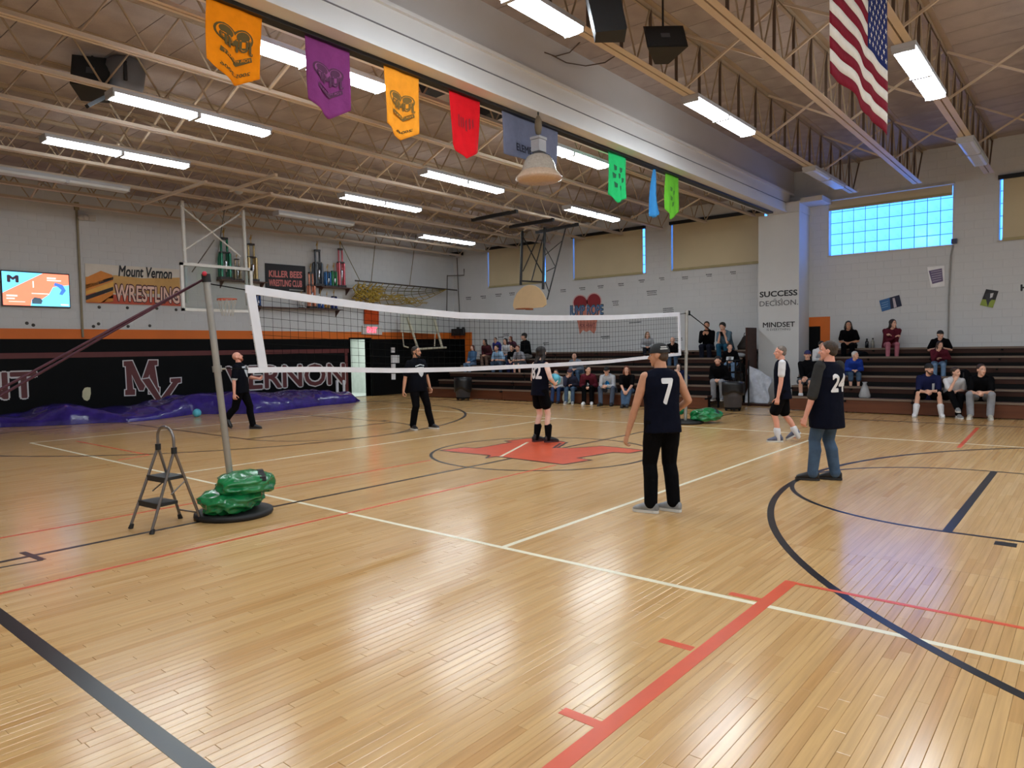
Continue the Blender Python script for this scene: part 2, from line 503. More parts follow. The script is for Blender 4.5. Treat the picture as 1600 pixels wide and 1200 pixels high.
# ================================================================== WALLS of painted block
M_WALL = MAT('painted_block', (210, 211, 212), 0.7, noise=0.03, scale=1.2, bump=0.15, bscale=60, spec=0.3)
M_JOINT = MAT('block_joint', (204, 205, 206), 0.85, noise=0.03)
M_BLACKP = MAT('black_wall_paint', (9, 10, 12), 0.6, noise=0.12, scale=2, spec=.12)
M_ORANGEP = MAT('orange_wall_paint', (222, 112, 30), 0.6, noise=0.05, scale=2)
M_MAROONP = MAT('maroon_wall_paint', (98, 42, 42), 0.6, noise=0.08)
WTH = 0.3
def wall_mesh(ax, val, out, a0, a1, z0, z1, holes):
    """a wall slab whose inner face lies at val and which has rectangular openings"""
    As = sorted({a0, a1, *[h[0] for h in holes], *[h[1] for h in holes]})
    Zs = sorted({z0, z1, *[h[2] for h in holes], *[h[3] for h in holes]})
    m_ = MB()
    for i in range(len(As) - 1):
        for j in range(len(Zs) - 1):
            ca, cz = (As[i] + As[i + 1]) / 2, (Zs[j] + Zs[j + 1]) / 2
            if any(h[0] < ca < h[1] and h[2] < cz < h[3] for h in holes): continue
            lo = [0, 0, Zs[j]]; hi = [0, 0, Zs[j + 1]]
            lo[ax], hi[ax] = min(val, val + out * WTH), max(val, val + out * WTH)
            lo[1 - ax], hi[1 - ax] = As[i], As[i + 1]
            m_.box(lo, hi)
    return m_
def blocks(wall, ax, val, out, a0, a1, z0, z1, holes, nsingle):
    bw, bh, g, pr, ch = 0.4064, 0.2032, 0.005, 0.003, 0.002
    def geo(m_, a, b, c, d):
        P = lambda aa, zz, dd: (val - out * dd, aa, zz) if ax == 0 else (aa, val - out * dd, zz)
        o = [P(a, c, 0), P(b, c, 0), P(b, d, 0), P(a, d, 0)]
        m1 = [P(a + ch, c + ch, pr), P(b - ch, c + ch, pr), P(b - ch, d - ch, pr), P(a + ch, d - ch, pr)]
        fs = [(4, 5, 6, 7)] + [(i, (i + 1) % 4, 4 + (i + 1) % 4, 4 + i) for i in range(4)]
        m_.add(o + m1, fs)
    allb = []
    for r in range(int((z1 - z0) / bh) + 1):
        zz0, zz1 = z0 + r * bh, min(z0 + (r + 1) * bh, z1)
        if zz1 - zz0 < .03: continue
        a = a0 - (bw / 2 if r % 2 else 0)
        while a < a1:
            pieces = [(max(a, a0), min(a + bw, a1), zz0, zz1)]
            for h in holes:
                nxt = []
                for q in pieces:
                    if q[1] <= h[0] or q[0] >= h[1] or q[3] <= h[2] or q[2] >= h[3]: nxt.append(q); continue
                    if q[0] < h[0]: nxt.append((q[0], h[0], q[2], q[3]))
                    if q[1] > h[1]: nxt.append((h[1], q[1], q[2], q[3]))
                    x0_, x1_ = max(q[0], h[0]), min(q[1], h[1])
                    if q[2] < h[2]: nxt.append((x0_, x1_, q[2], h[2]))
                    if q[3] > h[3]: nxt.append((x0_, x1_, h[3], q[3]))
                pieces = nxt
            for q in pieces:
                if q[1] - q[0] > .04 and q[3] - q[2] > .03: allb.append((q[0] + g / 2, q[1] - g / 2, q[2] + g / 2, q[3] - g / 2))
            a += bw
    full = [b for b in allb if abs(b[1] - b[0] - bw + g) < 1e-4 and abs(b[3] - b[2] - bh + g) < 1e-4]
    cen = lambda b: V3((val, (b[0] + b[1]) / 2, (b[2] + b[3]) / 2)) if ax == 0 else V3(((b[0] + b[1]) / 2, val, (b[2] + b[3]) / 2))
    full = [b for b in full if inframe(cen(b), -5) and b[2] > 1.7]
    full.sort(key=lambda b: (cen(b) - CAM).length)
    sing = set(full[:nsingle])
    q = MB(); geo(q, 0, bw - g, 0, bh - g); me = q.mesh('block', M_WALL)
    rest = MB()
    for b in allb:
        if b in sing:
            o = link('block', me, wall)
            o.location = (0, b[0], b[2]) if ax == 0 else (b[0], 0, b[2])
        else: geo(rest, *b)
    bm = rest.mesh('blocks_rest', M_WALL)
    stuff(link('blocks_rest', bm, wall))
# openings of the right wall: windows by their corners in the photo
WZ0, WZ1 = 4.13, 5.66
def vspan(xl, xr, y): return WR(xr, y).y, WR(xl, y).y
WIN = [vspan(762, 853, 420), vspan(895, 1009, 400), vspan(1048, 1200, 380), vspan(1294, 1490, 340), None]
WIN[4] = (WR(1560, 330).y - 3.0, WR(1560, 330).y)
holesR = [(a, b, WZ0, WZ1) for a, b in WIN]
wall_right = struct(wall_mesh(0, U0, 1, VB - .3, V0 + .3, 0, ZR + .1, holesR).build('wall_right', M_JOINT))
blocks(wall_right, 0, U0, 1, -7.6, V0, 0.0, ZR, holesR + [(0.0, V0, ZL, 9)], 300)
DX0, DX1, DZ = WL(548, 580).x, WL(579, 580).x, 2.1
holesL = [(DX0, DX1, 0, DZ)]
wall_left = struct(wall_mesh(1, V0, 1, UN - .3, U0 + .3, 0, ZL + .1, holesL).build('wall_left', M_JOINT))
blocks(wall_left, 1, V0, 1, -5.0, U0, 0.0, ZL, holesL, 300)
struct(wall_mesh(0, UN, -1, VB - .3, V0 + .3, 0, ZR + .1, []).build('wall_near', M_WALL))
struct(wall_mesh(1, VB, -1, UN, U0, 0, ZR + .1, []).build('wall_back', M_WALL))

# painted bands of the left wall, wrapping the far corner
def slabL(x0, x1, z0, z1, d, mat, name, parent=None):
    m_ = MB(); m_.box((x0, V0 - d, z0), (x1, V0 + .001, z1)); return m_.build(name, mat, parent or wall_left)
def slabR(y0, y1, z0, z1, d, mat, name, parent=None):
    m_ = MB(); m_.box((U0 - d, y0, z0), (U0 + .001, y1, z1)); return m_.build(name, mat, parent or wall_right)
OZ0, OZ1 = 2.11, 2.37
slabL(UN, U0, OZ0, OZ1, .011, M_ORANGEP, 'orange_band')
slabL(UN, DX0 - .06, 0.0, OZ0, .012, M_BLACKP, 'black_band')
slabL(DX1 + .06, U0, 0.0, OZ0, .012, M_BLACKP, 'black_band')
slabL(UN, DX0 - .06, 1.62, 1.76, .014, M_MAROONP, 'maroon_band')
slabL(DX0 - .25, DX0 - .13, 0, 1.62, .014, M_MAROONP, 'maroon_band')
yb1, yb2 = WR(727, 545).y, WR(738, 545).y
slabR(yb1, V0 - .012, 0, OZ0, .012, M_BLACKP, 'black_band')
slabR(yb2, V0 - .012, OZ0, OZ1, .011, M_ORANGEP, 'orange_band')
slabR(yb2, yb1, 0, OZ0, .011, M_ORANGEP, 'orange_band')
# the painted exit beside the pilaster
ya, yb, yc = WR(1265, 520).y + .2, WR(1282, 520).y, WR(1297, 520).y
zt, zi = WR(1285, 495).z, WR(1275, 510).z
slabR(yb, ya, 1.0, zi, .012, M_BLACKP, 'black_band')
slabR(yc, ya, zi, zt, .011, M_ORANGEP, 'orange_band')
slabR(yc, yb, 1.0, zi, .011, M_ORANGEP, 'orange_band')

# letters painted on the black band
M_LETTER = MAT('maroon_letter', (96, 44, 46), 0.6, noise=0.06)
M_LWHITE = MAT('white_outline', (205, 203, 204), 0.6, noise=0.04)
def outlined(s, x0, x1, ytop, ybot, ys0=None):
    p = WL(x0, ybot, .016); q = WL(x1, ybot, .016); t = WL(x0, ytop, .016)
    zb = (p.z + q.z) / 2
    X = V3((q.x - p.x, 0, 0)); Y = V3((0, 0, t.z - zb)); P = V3((p.x, V0 - .016, zb))
    lettering(s, P, X, Y, M_LWHITE, wall_left, 'painted_lettering', bold=0.065, ref=0.065)
    e = Y.length * 0.045
    lettering(s, P + V3((e, -.004, e)), X - V3((2 * e, 0, 0)), Y - V3((0, 0, 2 * e)), M_LETTER, wall_left, 'painted_lettering', bold=0.02, ref=0.02)
outlined('MOUNT', -232, 62, 586, 631)
outlined('VERNON', 352, 541, 571, 607)
def zl(pts, ox=0, oy=480, k=4.0): return [WL(ox + x / k, oy + y / k, .016) for x, y in pts]
Mp = [(772, 338), (826, 335), (884, 462), (930, 332), (984, 332), (984, 362), (966, 364), (988, 500), (997, 502), (996, 538), (930, 540), (930, 512), (944, 508),
      (934, 420), (896, 520), (872, 520), (822, 420), (832, 512), (844, 514), (844, 548), (782, 550), (782, 518), (794, 516), (786, 370), (773, 368)]
Vp = [(886, 452), (932, 444), (1006, 568), (1078, 470), (1066, 466), (1066, 446), (1130, 442), (1130, 470), (1112, 474), (1012, 622), (990, 600)]
for pts, dz in ((Mp, 0), (Vp, .006)):
    w2 = [(p.x, p.z) for p in zl(pts)]
    flat([(x, V0 - .017 - dz, z) for x, z in offset_poly(w2, .028)], 'painted_logo', M_LWHITE, wall_left)
    flat([(x, V0 - .020 - dz, z) for x, z in w2], 'painted_logo', M_LETTER, wall_left)
# worn pale patch in the black paint
w2 = [(528, 505), (545, 500), (566, 502), (568, 540), (560, 575), (545, 586), (525, 578), (514, 560), (516, 525)]
flat(zl(w2), 'paint_patch', MAT('bare_patch', (205, 200, 165), 0.8), wall_left)

# door opening to a lit corridor and its black leaf
M_CORR = MAT('corridor_paint', (205, 210, 205), 0.7)
d1 = thing('door_1', '', '', (DX0, V0, 0)); del d1['label'], d1['category']; struct(d1)
m_ = MB()
m_.box((DX0 - .06, V0 - .03, 0), (DX0, V0 + .3, DZ + .06)); m_.box((DX1, V0 - .03, 0), (DX1 + .06, V0 + .3, DZ + .06)); m_.box((DX0, V0 - .03, DZ), (DX1, V0 + .3, DZ + .06))
m_.build('door_frame', M_BLACKP, d1)
m_ = MB()
y1 = V0 + 3.0
m_.box((DX0 - .5, V0 + .3, -.02), (DX1 + 1.2, y1, 0)); m_.box((DX0 - .55, V0 + .3, 0), (DX0 - .5, y1, 2.6)); m_.box((DX1 + 1.2, V0 + .3, 0), (DX1 + 1.25, y1, 2.6))
m_.box((DX0 - .5, y1, 0), (DX1 + 1.2, y1 + .05, 2.6)); m_.box((DX0 - .5, V0 + .3, 2.6), (DX1 + 1.2, y1, 2.65))
struct(m_.build('wall_corridor', M_CORR))
lf = thing('door_leaf', 'black door leaf standing open beside lit corridor doorway', 'door', (DX1, V0 - .1, 0))
m_ = MB(); lx = WL(609, 580).x
m_.box((DX1 + .02, V0 - .09, .02), (lx, V0 - .045, DZ)); pn_ = m_.build('panel', M_BLACKP, lf)
m_ = MB(); m_.box((DX1 + .08, V0 - .14, 1.0), (lx - .08, V0 - .11, 1.05)); m_.box((DX1 + .1, V0 - .12, 1.0), (DX1 + .14, V0 - .09, 1.05)); m_.box((lx - .14, V0 - .12, 1.0), (lx - .1, V0 - .09, 1.05)); m_.build('push_bar', MAT('dull_steel', (120, 120, 122), .4, .8), pn_)
ld = bpy.data.lights.new('corridor_lamp', 'AREA'); ld.energy = 22; ld.size = .8; ld.color = (.92, 1, .95)
lo_ = bpy.data.objects.new('corridor_lamp', ld); col.objects.link(lo_); lo_.location = ((DX0 + DX1) / 2 + .3, V0 + 1.4, 2.55); adopt(lo_, d1)

# ================================================================== PILASTER and the white beam
PF = 11.3; PV0, PV1 = -.38, .755
pil = struct(MB().box((PF, PV0, 0), (U0, PV1, 5.32)).build('wall_pilaster', M_WALL))
mb = MB().box((PF - .06, PV0 - .02, 5.32), (U0, .12, 5.60)); mb.build('corbel', M_WALL, pil)
mb = MB().box((PF, PV0 - .6, 5.55), (U0, PV0 - .02, 5.68)); mb.build('corbel', M_WALL, pil)
M_BEAM = MAT('beam_white', (222, 222, 222), 0.5, noise=0.03, scale=1)
beam = MB().box((UN, -.03, 5.36), (PF + .3, .40, 5.86))
beam = struct(beam.build('trim_beam', M_BEAM))
MB().box((UN, -.08, 5.315), (PF + .05, .44, 5.36)).build('bottom_flange', M_BEAM, beam)
MB().box((UN, -.085, 5.86), (PF + .5, .42, 5.91)).build('ledge', M_BEAM, beam)
MB().box((UN, -.045, 5.60), (PF, -.03, 5.612)).build('seam', MAT('seam_grey', (120, 120, 124), .6), beam)
MB().box((UN, .16, 5.27), (PF - .5, .30, 5.315)).build('track', MAT('track_black', (18, 18, 18), .5), beam)
struct(MB().box((UN, .05, 5.91), (U0, .30, ZR)).build('wall_bulkhead', MAT('bulkhead_paint', (196, 192, 190), .7, noise=.04, scale=.7)))

# text on the pilaster
M_INK = MAT('black_vinyl', (38, 38, 42), .6)
M_INK2 = MAT('grey_vinyl', (92, 92, 96), .6)
def pil_text(s, x0, x1, y0, y1, mat, bold):
    # y0: cap line, y1: base line, both at the left end
    a = PX(x0, y1, PF - .004); b = PX(x1, y1, PF - .004); t = PX(x0, y0, PF - .004)
    lettering(s, (PF - .004, a.y, a.z), (0, b.y - a.y, 0), (0, 0, t.z - a.z), mat, pil, 'vinyl_lettering', bold=bold)
pil_text('SUCCESS', 1187, 1246, 456, 465, M_INK, .03)
pil_text('IS   A', 1209, 1223, 466.5, 470, M_INK2, .0)
pil_text('DECISION.', 1187, 1247, 471, 479, M_INK2, .005)
pil_text('MINDSET', 1192, 1242, 504, 512, M_INK, .02)
pil_text('IS EVERYTHING', 1198, 1235, 513.5, 517, M_INK2, .0)

# ================================================================== WINDOWS
M_SHADE = MAT('tan_shade', (208, 194, 160), 0.85, noise=0.05, scale=1.0)
M_VAL = MAT('black_valance', (14, 14, 16), 0.5)
M_SKYG = MAT('daylit_glass_block', (70, 136, 250), 0.15, noise=0.25, scale=2.2, emit=SKYGLASS)
M_MORTAR = MAT('block_mortar', (92, 140, 172), .8)
M_SILL = MAT('sill_paint', (200, 196, 188), .6)
def window(n, span, shade_bottom, val=True):
    a, b = span
    t = thing('window_%d' % n, '', '', (U0, (a + b) / 2, WZ0)); del t['label'], t['category']; struct(t)
    m_ = MB()
    for lo, hi in (((U0, a, WZ0), (U0 + .28, a + .02, WZ1)), ((U0, b - .02, WZ0), (U0 + .28, b, WZ1)), ((U0 - .02, a - .02, WZ0 - .04), (U0 + .28, b + .02, WZ0)), ((U0, a, WZ1 - .02), (U0 + .28, b, WZ1))):
        m_.box(lo, hi)
    m_.build('window_frame', M_SILL, t)
    MB().box((U0 + .20, a, WZ0), (U0 + .28, b, WZ1)).build('mortar', M_MORTAR, t)
    nx, nz = 10, 5
    dy, dz = (b - a - .04) / nx, (WZ1 - WZ0) / nz
    q = MB()
    q.add([(0, .008, .008), (0, dy - .008, .008), (0, dy - .008, dz - .008), (0, .008, dz - .008), (-.02, .022, .022), (-.02, dy - .022, .022), (-.02, dy - .022, dz - .022), (-.02, .022, dz - .022)],
          [(4, 7, 6, 5)] + [(i, 4 + i, 4 + (i + 1) % 4, (i + 1) % 4) for i in range(4)])
    me = q.mesh('glass_block', M_SKYG)
    cols = range(nx) if n == 4 else (0, nx - 1)      # behind a drawn shade only the edge columns show
    for i in cols:
        for j in range(nz):
            o = link('glass_block', me, t); o.location = (U0 + .2, a + .02 + i * dy, WZ0 + j * dz)
    gap = .09 if n != 4 else .03
    def sh(s, k):
        y = a + gap + (b - a - 2 * gap) * s
        z = WZ1 - .02 + (shade_bottom - WZ1 + .02) * k
        wv = .012 * math.sin(s * 9 + k * 4 + n) * k
        if n == 3: wv += .03 * math.exp(-((s - .55 - .35 * (k - .5)) / .08) ** 2) * k
        return (U0 - .03 - wv, y, z)
    rs_ = MB().grid(sh, 24, 8).build('roller_shade', M_SHADE, t, fix=False)
    MB().box((U0 - .055, a + gap, shade_bottom - .07), (U0 - .025, b - gap, shade_bottom)).build('hem_bar', MAT('shade_hem', (176, 164, 124), .8), rs_)
    if val: MB().box((U0 - .10, a - .01, WZ1 - .07), (U0 - .0, b + .01, WZ1 + .03)).build('valance', M_VAL, t)
    else: MB().box((U0 - .07, a - .02, WZ1 - .01), (U0, b + .02, WZ1 + .035)).build('valance', M_SILL, t)
    return t
for i, sp in enumerate(WIN):
    window(i + 1, sp, WZ0 + .04 if i != 3 else WZ1 - .22, i != 3)

# ================================================================== ROOF DECK and joists
M_DECK = MAT('roof_deck', (172, 160, 155), 0.9, noise=0.18, scale=1.6, bump=0.3, bscale=45, spec=0.1)
M_DGAP = MAT('deck_joint', (60, 52, 46), .9)
ceil_ = MB().box((UN - .3, VB - .3, ZR + .06), (U0 + .3, .3, ZR + .1)).box((UN - .3, .3, ZL + .06), (U0 + .3, V0 + .3, ZL + .1))
ceil_ = struct(ceil_.build('ceiling', M_DGAP))
for za, ya_, yb_ in ((ZL, .31, 7.1), (ZL, 7.115, V0), (ZR, -6.9, .05), (ZR, VB, -6.915)):
    q = MB().box((.006, ya_, za), (.598, yb_, za + .05)); me = q.mesh('deck_panel', M_DECK)
    for i in range(39):
        o = link('deck_panel', me, ceil_); o.location = (UN + .604 * i - .15, 0, 0)
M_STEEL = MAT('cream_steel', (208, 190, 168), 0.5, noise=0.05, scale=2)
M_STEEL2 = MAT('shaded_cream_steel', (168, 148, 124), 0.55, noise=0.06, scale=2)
M_STEELD = MAT('brown_steel', (92, 74, 60), 0.55, noise=0.08)
def joist(name, label, v, zc, zd, cw, group, dark):
    t = thing(name, label, 'joist', (UN, v, zc), group)
    x0, x1 = UN + .05, U0 - .55
    for s_ in (-1, 1):
        q = MB(); a, b = sorted((s_ * .012, s_ * cw / 2))
        q.box((x0, v + a, zc - .028), (x1, v + b, zc - .022)); c, d = sorted((s_ * .012, s_ * .02)); q.box((x0, v + c, zc - .022), (x1, v + d, zc + .04))
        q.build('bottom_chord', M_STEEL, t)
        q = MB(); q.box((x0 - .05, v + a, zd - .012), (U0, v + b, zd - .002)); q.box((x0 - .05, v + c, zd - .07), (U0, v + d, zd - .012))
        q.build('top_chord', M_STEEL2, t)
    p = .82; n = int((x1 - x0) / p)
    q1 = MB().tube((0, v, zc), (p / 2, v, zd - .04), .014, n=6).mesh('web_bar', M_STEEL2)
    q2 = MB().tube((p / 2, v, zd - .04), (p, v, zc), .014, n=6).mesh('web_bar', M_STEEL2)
    q3 = MB().box((p / 2 - .015, v - .02, zc), (p / 2 + .015, v + .02, zd - .04)).mesh('web_post', M_STEELD)
    off = x1 - n * p - .05
    for i in range(n):
        for me, nm in ((q1, 'web_bar'), (q2, 'web_bar')) + (((q3, 'web_post'),) if dark else ()):
            o = link(nm, me, t); o.location = (off + i * p, 0, 0)
            adopt(o, t)
    MB().tube((x1 - .1, v, zc), (U0 - .02, v, zd - .05), .018, n=6).build('end_bar', M_STEELD if dark else M_STEEL, t)
    return t
nth = ['first', 'second', 'third', 'fourth', 'fifth', 'sixth', 'seventh', 'eighth', 'ninth']
JL = [1.0 + 1.49 * i for i in range(9)]
JR = [-1.68 - 1.51 * i for i in range(8)]
def bridging(t, va, vb, zc, zd, us):
    for u in us:
        q = MB().bar((u, va, zc + .03), (u, vb, zd - .06), .035, .035); q.build('bridging_bar', M_STEEL, t)
        q = MB().bar((u + .05, va, zd - .06), (u + .05, vb, zc + .03), .035, .035); q.build('bridging_bar', M_STEEL, t)
for i, v in enumerate(JL):
    lab = 'cream open-web roof joist over far half, %s from the white beam' % nth[i] if i < 8 else 'cream open-web roof joist running along the top of the banner wall'
    t = joist('roof_joist', lab, v, 5.43, ZL, .13, 'roof joists over the far half', False)
    if i < 8: bridging(t, v + .03, JL[i + 1] - .03, 5.43, ZL, (-7.4, -3.2, 1.2, 5.5, 9.6))
for i, v in enumerate(JR):
    lab = ['cream joist in front of the white beam, with dark posts and a lit lamp', 'wide cream roof joist between the beam and the hanging flag', 'wide cream roof joist that the striped flag hangs from',
           'cream roof joist behind the lamp nearest the camera'][i] if i < 4 else 'cream roof joist over the near half, %s from the white beam' % nth[i]
    t = joist('roof_joist', lab, v, 5.71, ZR, .21, 'roof joists over the near half', True)
    bridging(t, v - .03, v - 1.48, 5.71, ZR, (-6.0, -2.2, 1.6, 5.2, 8.8))

# ================================================================== FLUORESCENT LAMPS
M_LENS = MAT('lit_lens', (238, 248, 255), .4, noise=0, emit=LAMP)
M_DIM = MAT('unlit_lens', (206, 210, 214), .35, noise=.04)
M_HOUS = MAT('lamp_housing', (176, 178, 184), .45, noise=.03)
FIX = {}
def lamp_proto(lit):
    out = []
    q = MB(); q.box((-1.23, -.15, 0), (1.23, .15, .06)); out.append(('housing', q.mesh('housing', M_HOUS), None))
    for s_ in (-1, 1):
        q = MB(); a, b = sorted((s_ * .02, s_ * 1.2))
        q.prism([(a, -.14, -.001), (a, -.125, -.045), (a, -.08, -.06), (a, .08, -.06), (a, .125, -.045), (a, .14, -.001)], (b - a, 0, 0))
        out.append(('lens', q.mesh('lens', M_LENS if lit else M_DIM), None))
    q = MB(); q.box((-.03, -.142, -.066), (.03, .142, 0)); out.append(('joint_strip', q.mesh('joint_strip', M_HOUS), None))
    for s_ in (-1, 1):
        q = MB(); a, b = sorted((s_ * 1.2, s_ * 1.225)); q.box((a, -.142, -.055), (b, .142, 0)); out.append(('end_cap', q.mesh('end_cap', M_HOUS), None))
    return out
PR = {True: lamp_proto(True), False: lamp_proto(False)}
def lamp(u, v, z, lit, label, group):
    t = thing('ceiling_lamp', label, 'light', (u, v, z), group)
    for nm, me, _ in PR[lit]:
        o = link(nm, me); o.parent = t
    return t
def lamp_px(a, b, zc, vs, lit, label, group):
    z = zc - .03 - .06
    p, q = onplane(*a, 2, z - .05), onplane(*b, 2, z - .05)
    v = min(vs, key=lambda k: abs(k - (p.y + q.y) / 2))
    # centre where the picture shows it, measured in the vertical plane of its joist
    pa, qa = PY(a[0], a[1], v), PY(b[0], b[1], v)
    lamp((pa.x + qa.x) / 2, v, z, lit, label, group)
GL, GR = 'ceiling lamps over the far half', 'ceiling lamps over the near half'
lamp_px((176, 147), (413, 201), 5.43, JL, True, 'lit twin fluorescent lamp beside the grey speaker housing', GL)
lamp_px((72, 211), (287, 250), 5.43, JL, True, 'lit twin fluorescent lamp below the speaker housing, above the television side', GL)
lamp_px((662, 271), (780, 296), 5.43, JL, True, 'lit fluorescent lamp below the red pennant', GL)
lamp_px((535, 304), (652, 325), 5.43, JL, True, 'lit fluorescent lamp above the wrestling poster and trophies', GL)
lamp_px((888, 326), (960, 344), 5.43, JL, True, 'lit fluorescent lamp above the first shaded windows, below the green pennant', GL)
lamp_px((657, 371), (738, 380), 5.43, JL, True, 'small lit fluorescent lamp near the far corner, above the rope net', GL)
lamp_px((352, 52), (585, 130), 5.43, JL, True, 'lit fluorescent lamp behind the orange and purple pennants', GL)
lamp_px((822, 220), (945, 262), 5.43, JL, True, 'lit fluorescent lamp showing behind the grey pennant', GL)
lamp_px((0, 262), (193, 292), 5.43, JL, False, 'unlit fluorescent lamp near the wall above the television', GL)
lamp_px((432, 330), (548, 349), 5.43, JL, False, 'unlit fluorescent lamp in front of the trophies, beyond the glass backboard', GL)
lamp_px((735, -12), (858, 18), 5.71, JR, True, 'lit fluorescent lamp cut by the picture top, in front of the white beam', GR)
lamp_px((1072, 160), (1173, 211), 5.71, JR, True, 'lit fluorescent lamp on the joist in front of the white beam', GR)
lamp_px((1402, 70), (1468, 146), 5.71, JR, True, 'big lit fluorescent lamp beside the striped flag', GR)
lamp_px((1250, 258), (1322, 292), 5.71, JR, False, 'unlit lamp at the joist end above the glass block window', GR)
lamp_px((1492, 212), (1543, 256), 5.71, JR, False, 'unlit lamp at the joist end above the last shaded window', GR)
k = 0
for v in (JR[0], JR[2], JR[4], JR[6]):
    for u in (-7.5, -3.2, 1.2, 5.0):
        if (v in (JR[0], JR[2]) and u > -7): continue
        k += 1
        lamp(u, v, 5.62, True, 'lit fluorescent lamp over the near court, out of the picture', GR + ' behind the camera')
# ================================================================== VOLLEYBALL NET on its two weighted posts
from mathutils import noise as mnoise
M_TAPE = MAT('net_tape', (226, 228, 236), .6, noise=.04)
M_CORD = MAT('net_cord', (20, 22, 22), .95, spec=.05)
M_POST = MAT('galvanised_post', (168, 166, 160), .38, .6, noise=.08)
M_RUBBER = MAT('black_rubber', (22, 22, 23), .6)
topz = [(PY(x, y, 0).x, PY(x, y, 0).z) for x, y in ((381, 451), (480, 466), (600, 482), (720, 493), (850, 497), (960, 496), (1062, 491))]
botz = [(PY(x, y, 0).x, PY(x, y, 0).z) for x, y in ((404, 578), (500, 577), (620, 579), (720, 577), (850, 571), (950, 565), (1064, 553))]
def curve_z(pts, u):
    return float(np.interp(u, [p[0] for p in pts], [p[1] for p in pts]))
uL, uR = -5.03, 4.80
net = thing('volleyball_net', 'white taped volleyball net stretched across the court between two posts', 'net', (0, 0, 0))
def tape(fz, wd, name):
    q = MB(); n = 40
    vs = []
    for i in range(n + 1):
        u = uL + (uR - uL) * i / n; z = curve_z(fz, u)
        vs += [(u, -.008, z - wd / 2), (u, -.008, z + wd / 2), (u, .008, z + wd / 2), (u, .008, z - wd / 2)]
    fs = [(4 * i + a, 4 * i + (a + 1) % 4, 4 * i + 4 + (a + 1) % 4, 4 * i + 4 + a) for i in range(n) for a in range(4)]
    q.add(vs, fs + [(0, 1, 2, 3), (4 * n, 4 * n + 1, 4 * n + 2, 4 * n + 3)])
    return q.build(name, M_TAPE, net)
tape(topz, .085, 'top_tape'); tape(botz, .06, 'bottom_tape')
for u, sh, s_, wd in ((uL, .13, 1, .10), (uR, .05, -1, .08)):
    a, b = curve_z(botz, u) - .03, curve_z(topz, u) + .04
    MB().prism([(u, -.011, b), (u + s_ * wd, -.011, b), (u + s_ * wd + sh, -.011, a), (u + sh, -.011, a)], (0, .022, 0)).build('side_tape', M_TAPE, net)
q = MB()
nv = 96
for i in range(1, nv):
    u = uL + (uR - uL) * i / nv
    q.path([(u, 0, curve_z(botz, u)), (u, .006 * math.sin(i), (curve_z(botz, u) + curve_z(topz, u)) / 2), (u, 0, curve_z(topz, u))], .0024, 3)
for j in range(1, 9):
    q.path([(u, 0, curve_z(botz, u) * (1 - j / 9) + curve_z(topz, u) * j / 9) for u in np.linspace(uL + .05, uR, 50)], .0024, 3)
stuff(q.build('netting', M_CORD, net, fix=False))
PT, PB = PY(322, 433, 0), PY(361, 757, 0)
pdir = (PT - PB) / (PT.z - PB.z)
PB = PB - pdir * (PB.z - .06)
RT, RB = PY(1073, 487, 0), V3((5.06, 0, .06))
def post(B, T, label, winch):
    t = thing('net_post', label, 'post', (B.x, 0, 0), 'volleyball net posts')
    MB().tube(B, T, .034, n=14).build('pole', M_POST, t)
    d = (T - B).normalized()
    MB().lathe((B.x, B.y, 0), [(0, 0), (.37, 0), (.385, .02), (.38, .05), (.35, .062), (.05, .066), (0, .066)], 32).build('base_plate', M_RUBBER, t)
    MB().tube(T - d * .05, T + d * .03, .042, n=12).build('cap', M_RUBBER if winch else M_POST, t)
    c = B + d * 1.45
    MB().tube(c - d * .03, c + d * .03, .045, n=12).tube(c, c + V3((.09, 0, 0)), .01).build('clamp', M_POST, t)
    return t
post(PB, PT, 'grey steel net post rising from green bags beside the stepladder', True)
post(RB, RT, 'grey steel net post on the far side of court behind the number 7 player', False)
q = MB()
q.path([(uL, 0, curve_z(topz, uL) - .01), tuple(PT - V3((0, 0, .06)))], .006, 5); q.path([(uL + .12, 0, curve_z(botz, uL)), tuple(PB + pdir * (curve_z(botz, uL) - .02))], .006, 5)
q.path([(uR, 0, curve_z(topz, uR)), tuple(RT - V3((0, 0, .03)))], .006, 5); q.path([(uR + .04, 0, curve_z(botz, uR)), (5.07, 0, curve_z(botz, uR) + .02)], .006, 5)
q.build('tie_cord', M_CORD, net)
M_STRAP = MAT('maroon_strap', (74, 34, 46), .8)
st = thing('guy_strap', 'maroon guy strap running from the post top down to the left', 'strap', tuple(PT))
for dx, dz in ((0, 0), (.03, -.09)):
    e_ = PY(0, 606 + (10 if dz else 0), 0)
    p = V3((PT.x - .02, 0, PT.z - .02)); d = e_ - p
    e2 = p + d * ((UN + .3 - p.x) / d.x)
    MB().path([p, p + (e2 - p) * .5 - V3((0, 0, .02)), e2], .012, 5).build('strap', M_STRAP, st)
MB().ball(PT + V3((-.03, -.03, .03)), .024).build('buckle', MAT('red_buckle', (190, 40, 60), .5), st)
s2 = thing('guy_strap', 'dark guy strap from the far net post up to the wall', 'strap', tuple(RT))
e_ = PX(1110, 516, U0 - .6)
MB().path([RT, e_], .012, 5).build('strap', M_CORD, s2); MB().obox(RT + (e_ - RT) * .05, (.05, 0, 0), (0, .02, 0), (0, 0, .05)).build('ratchet', M_CORD, s2)

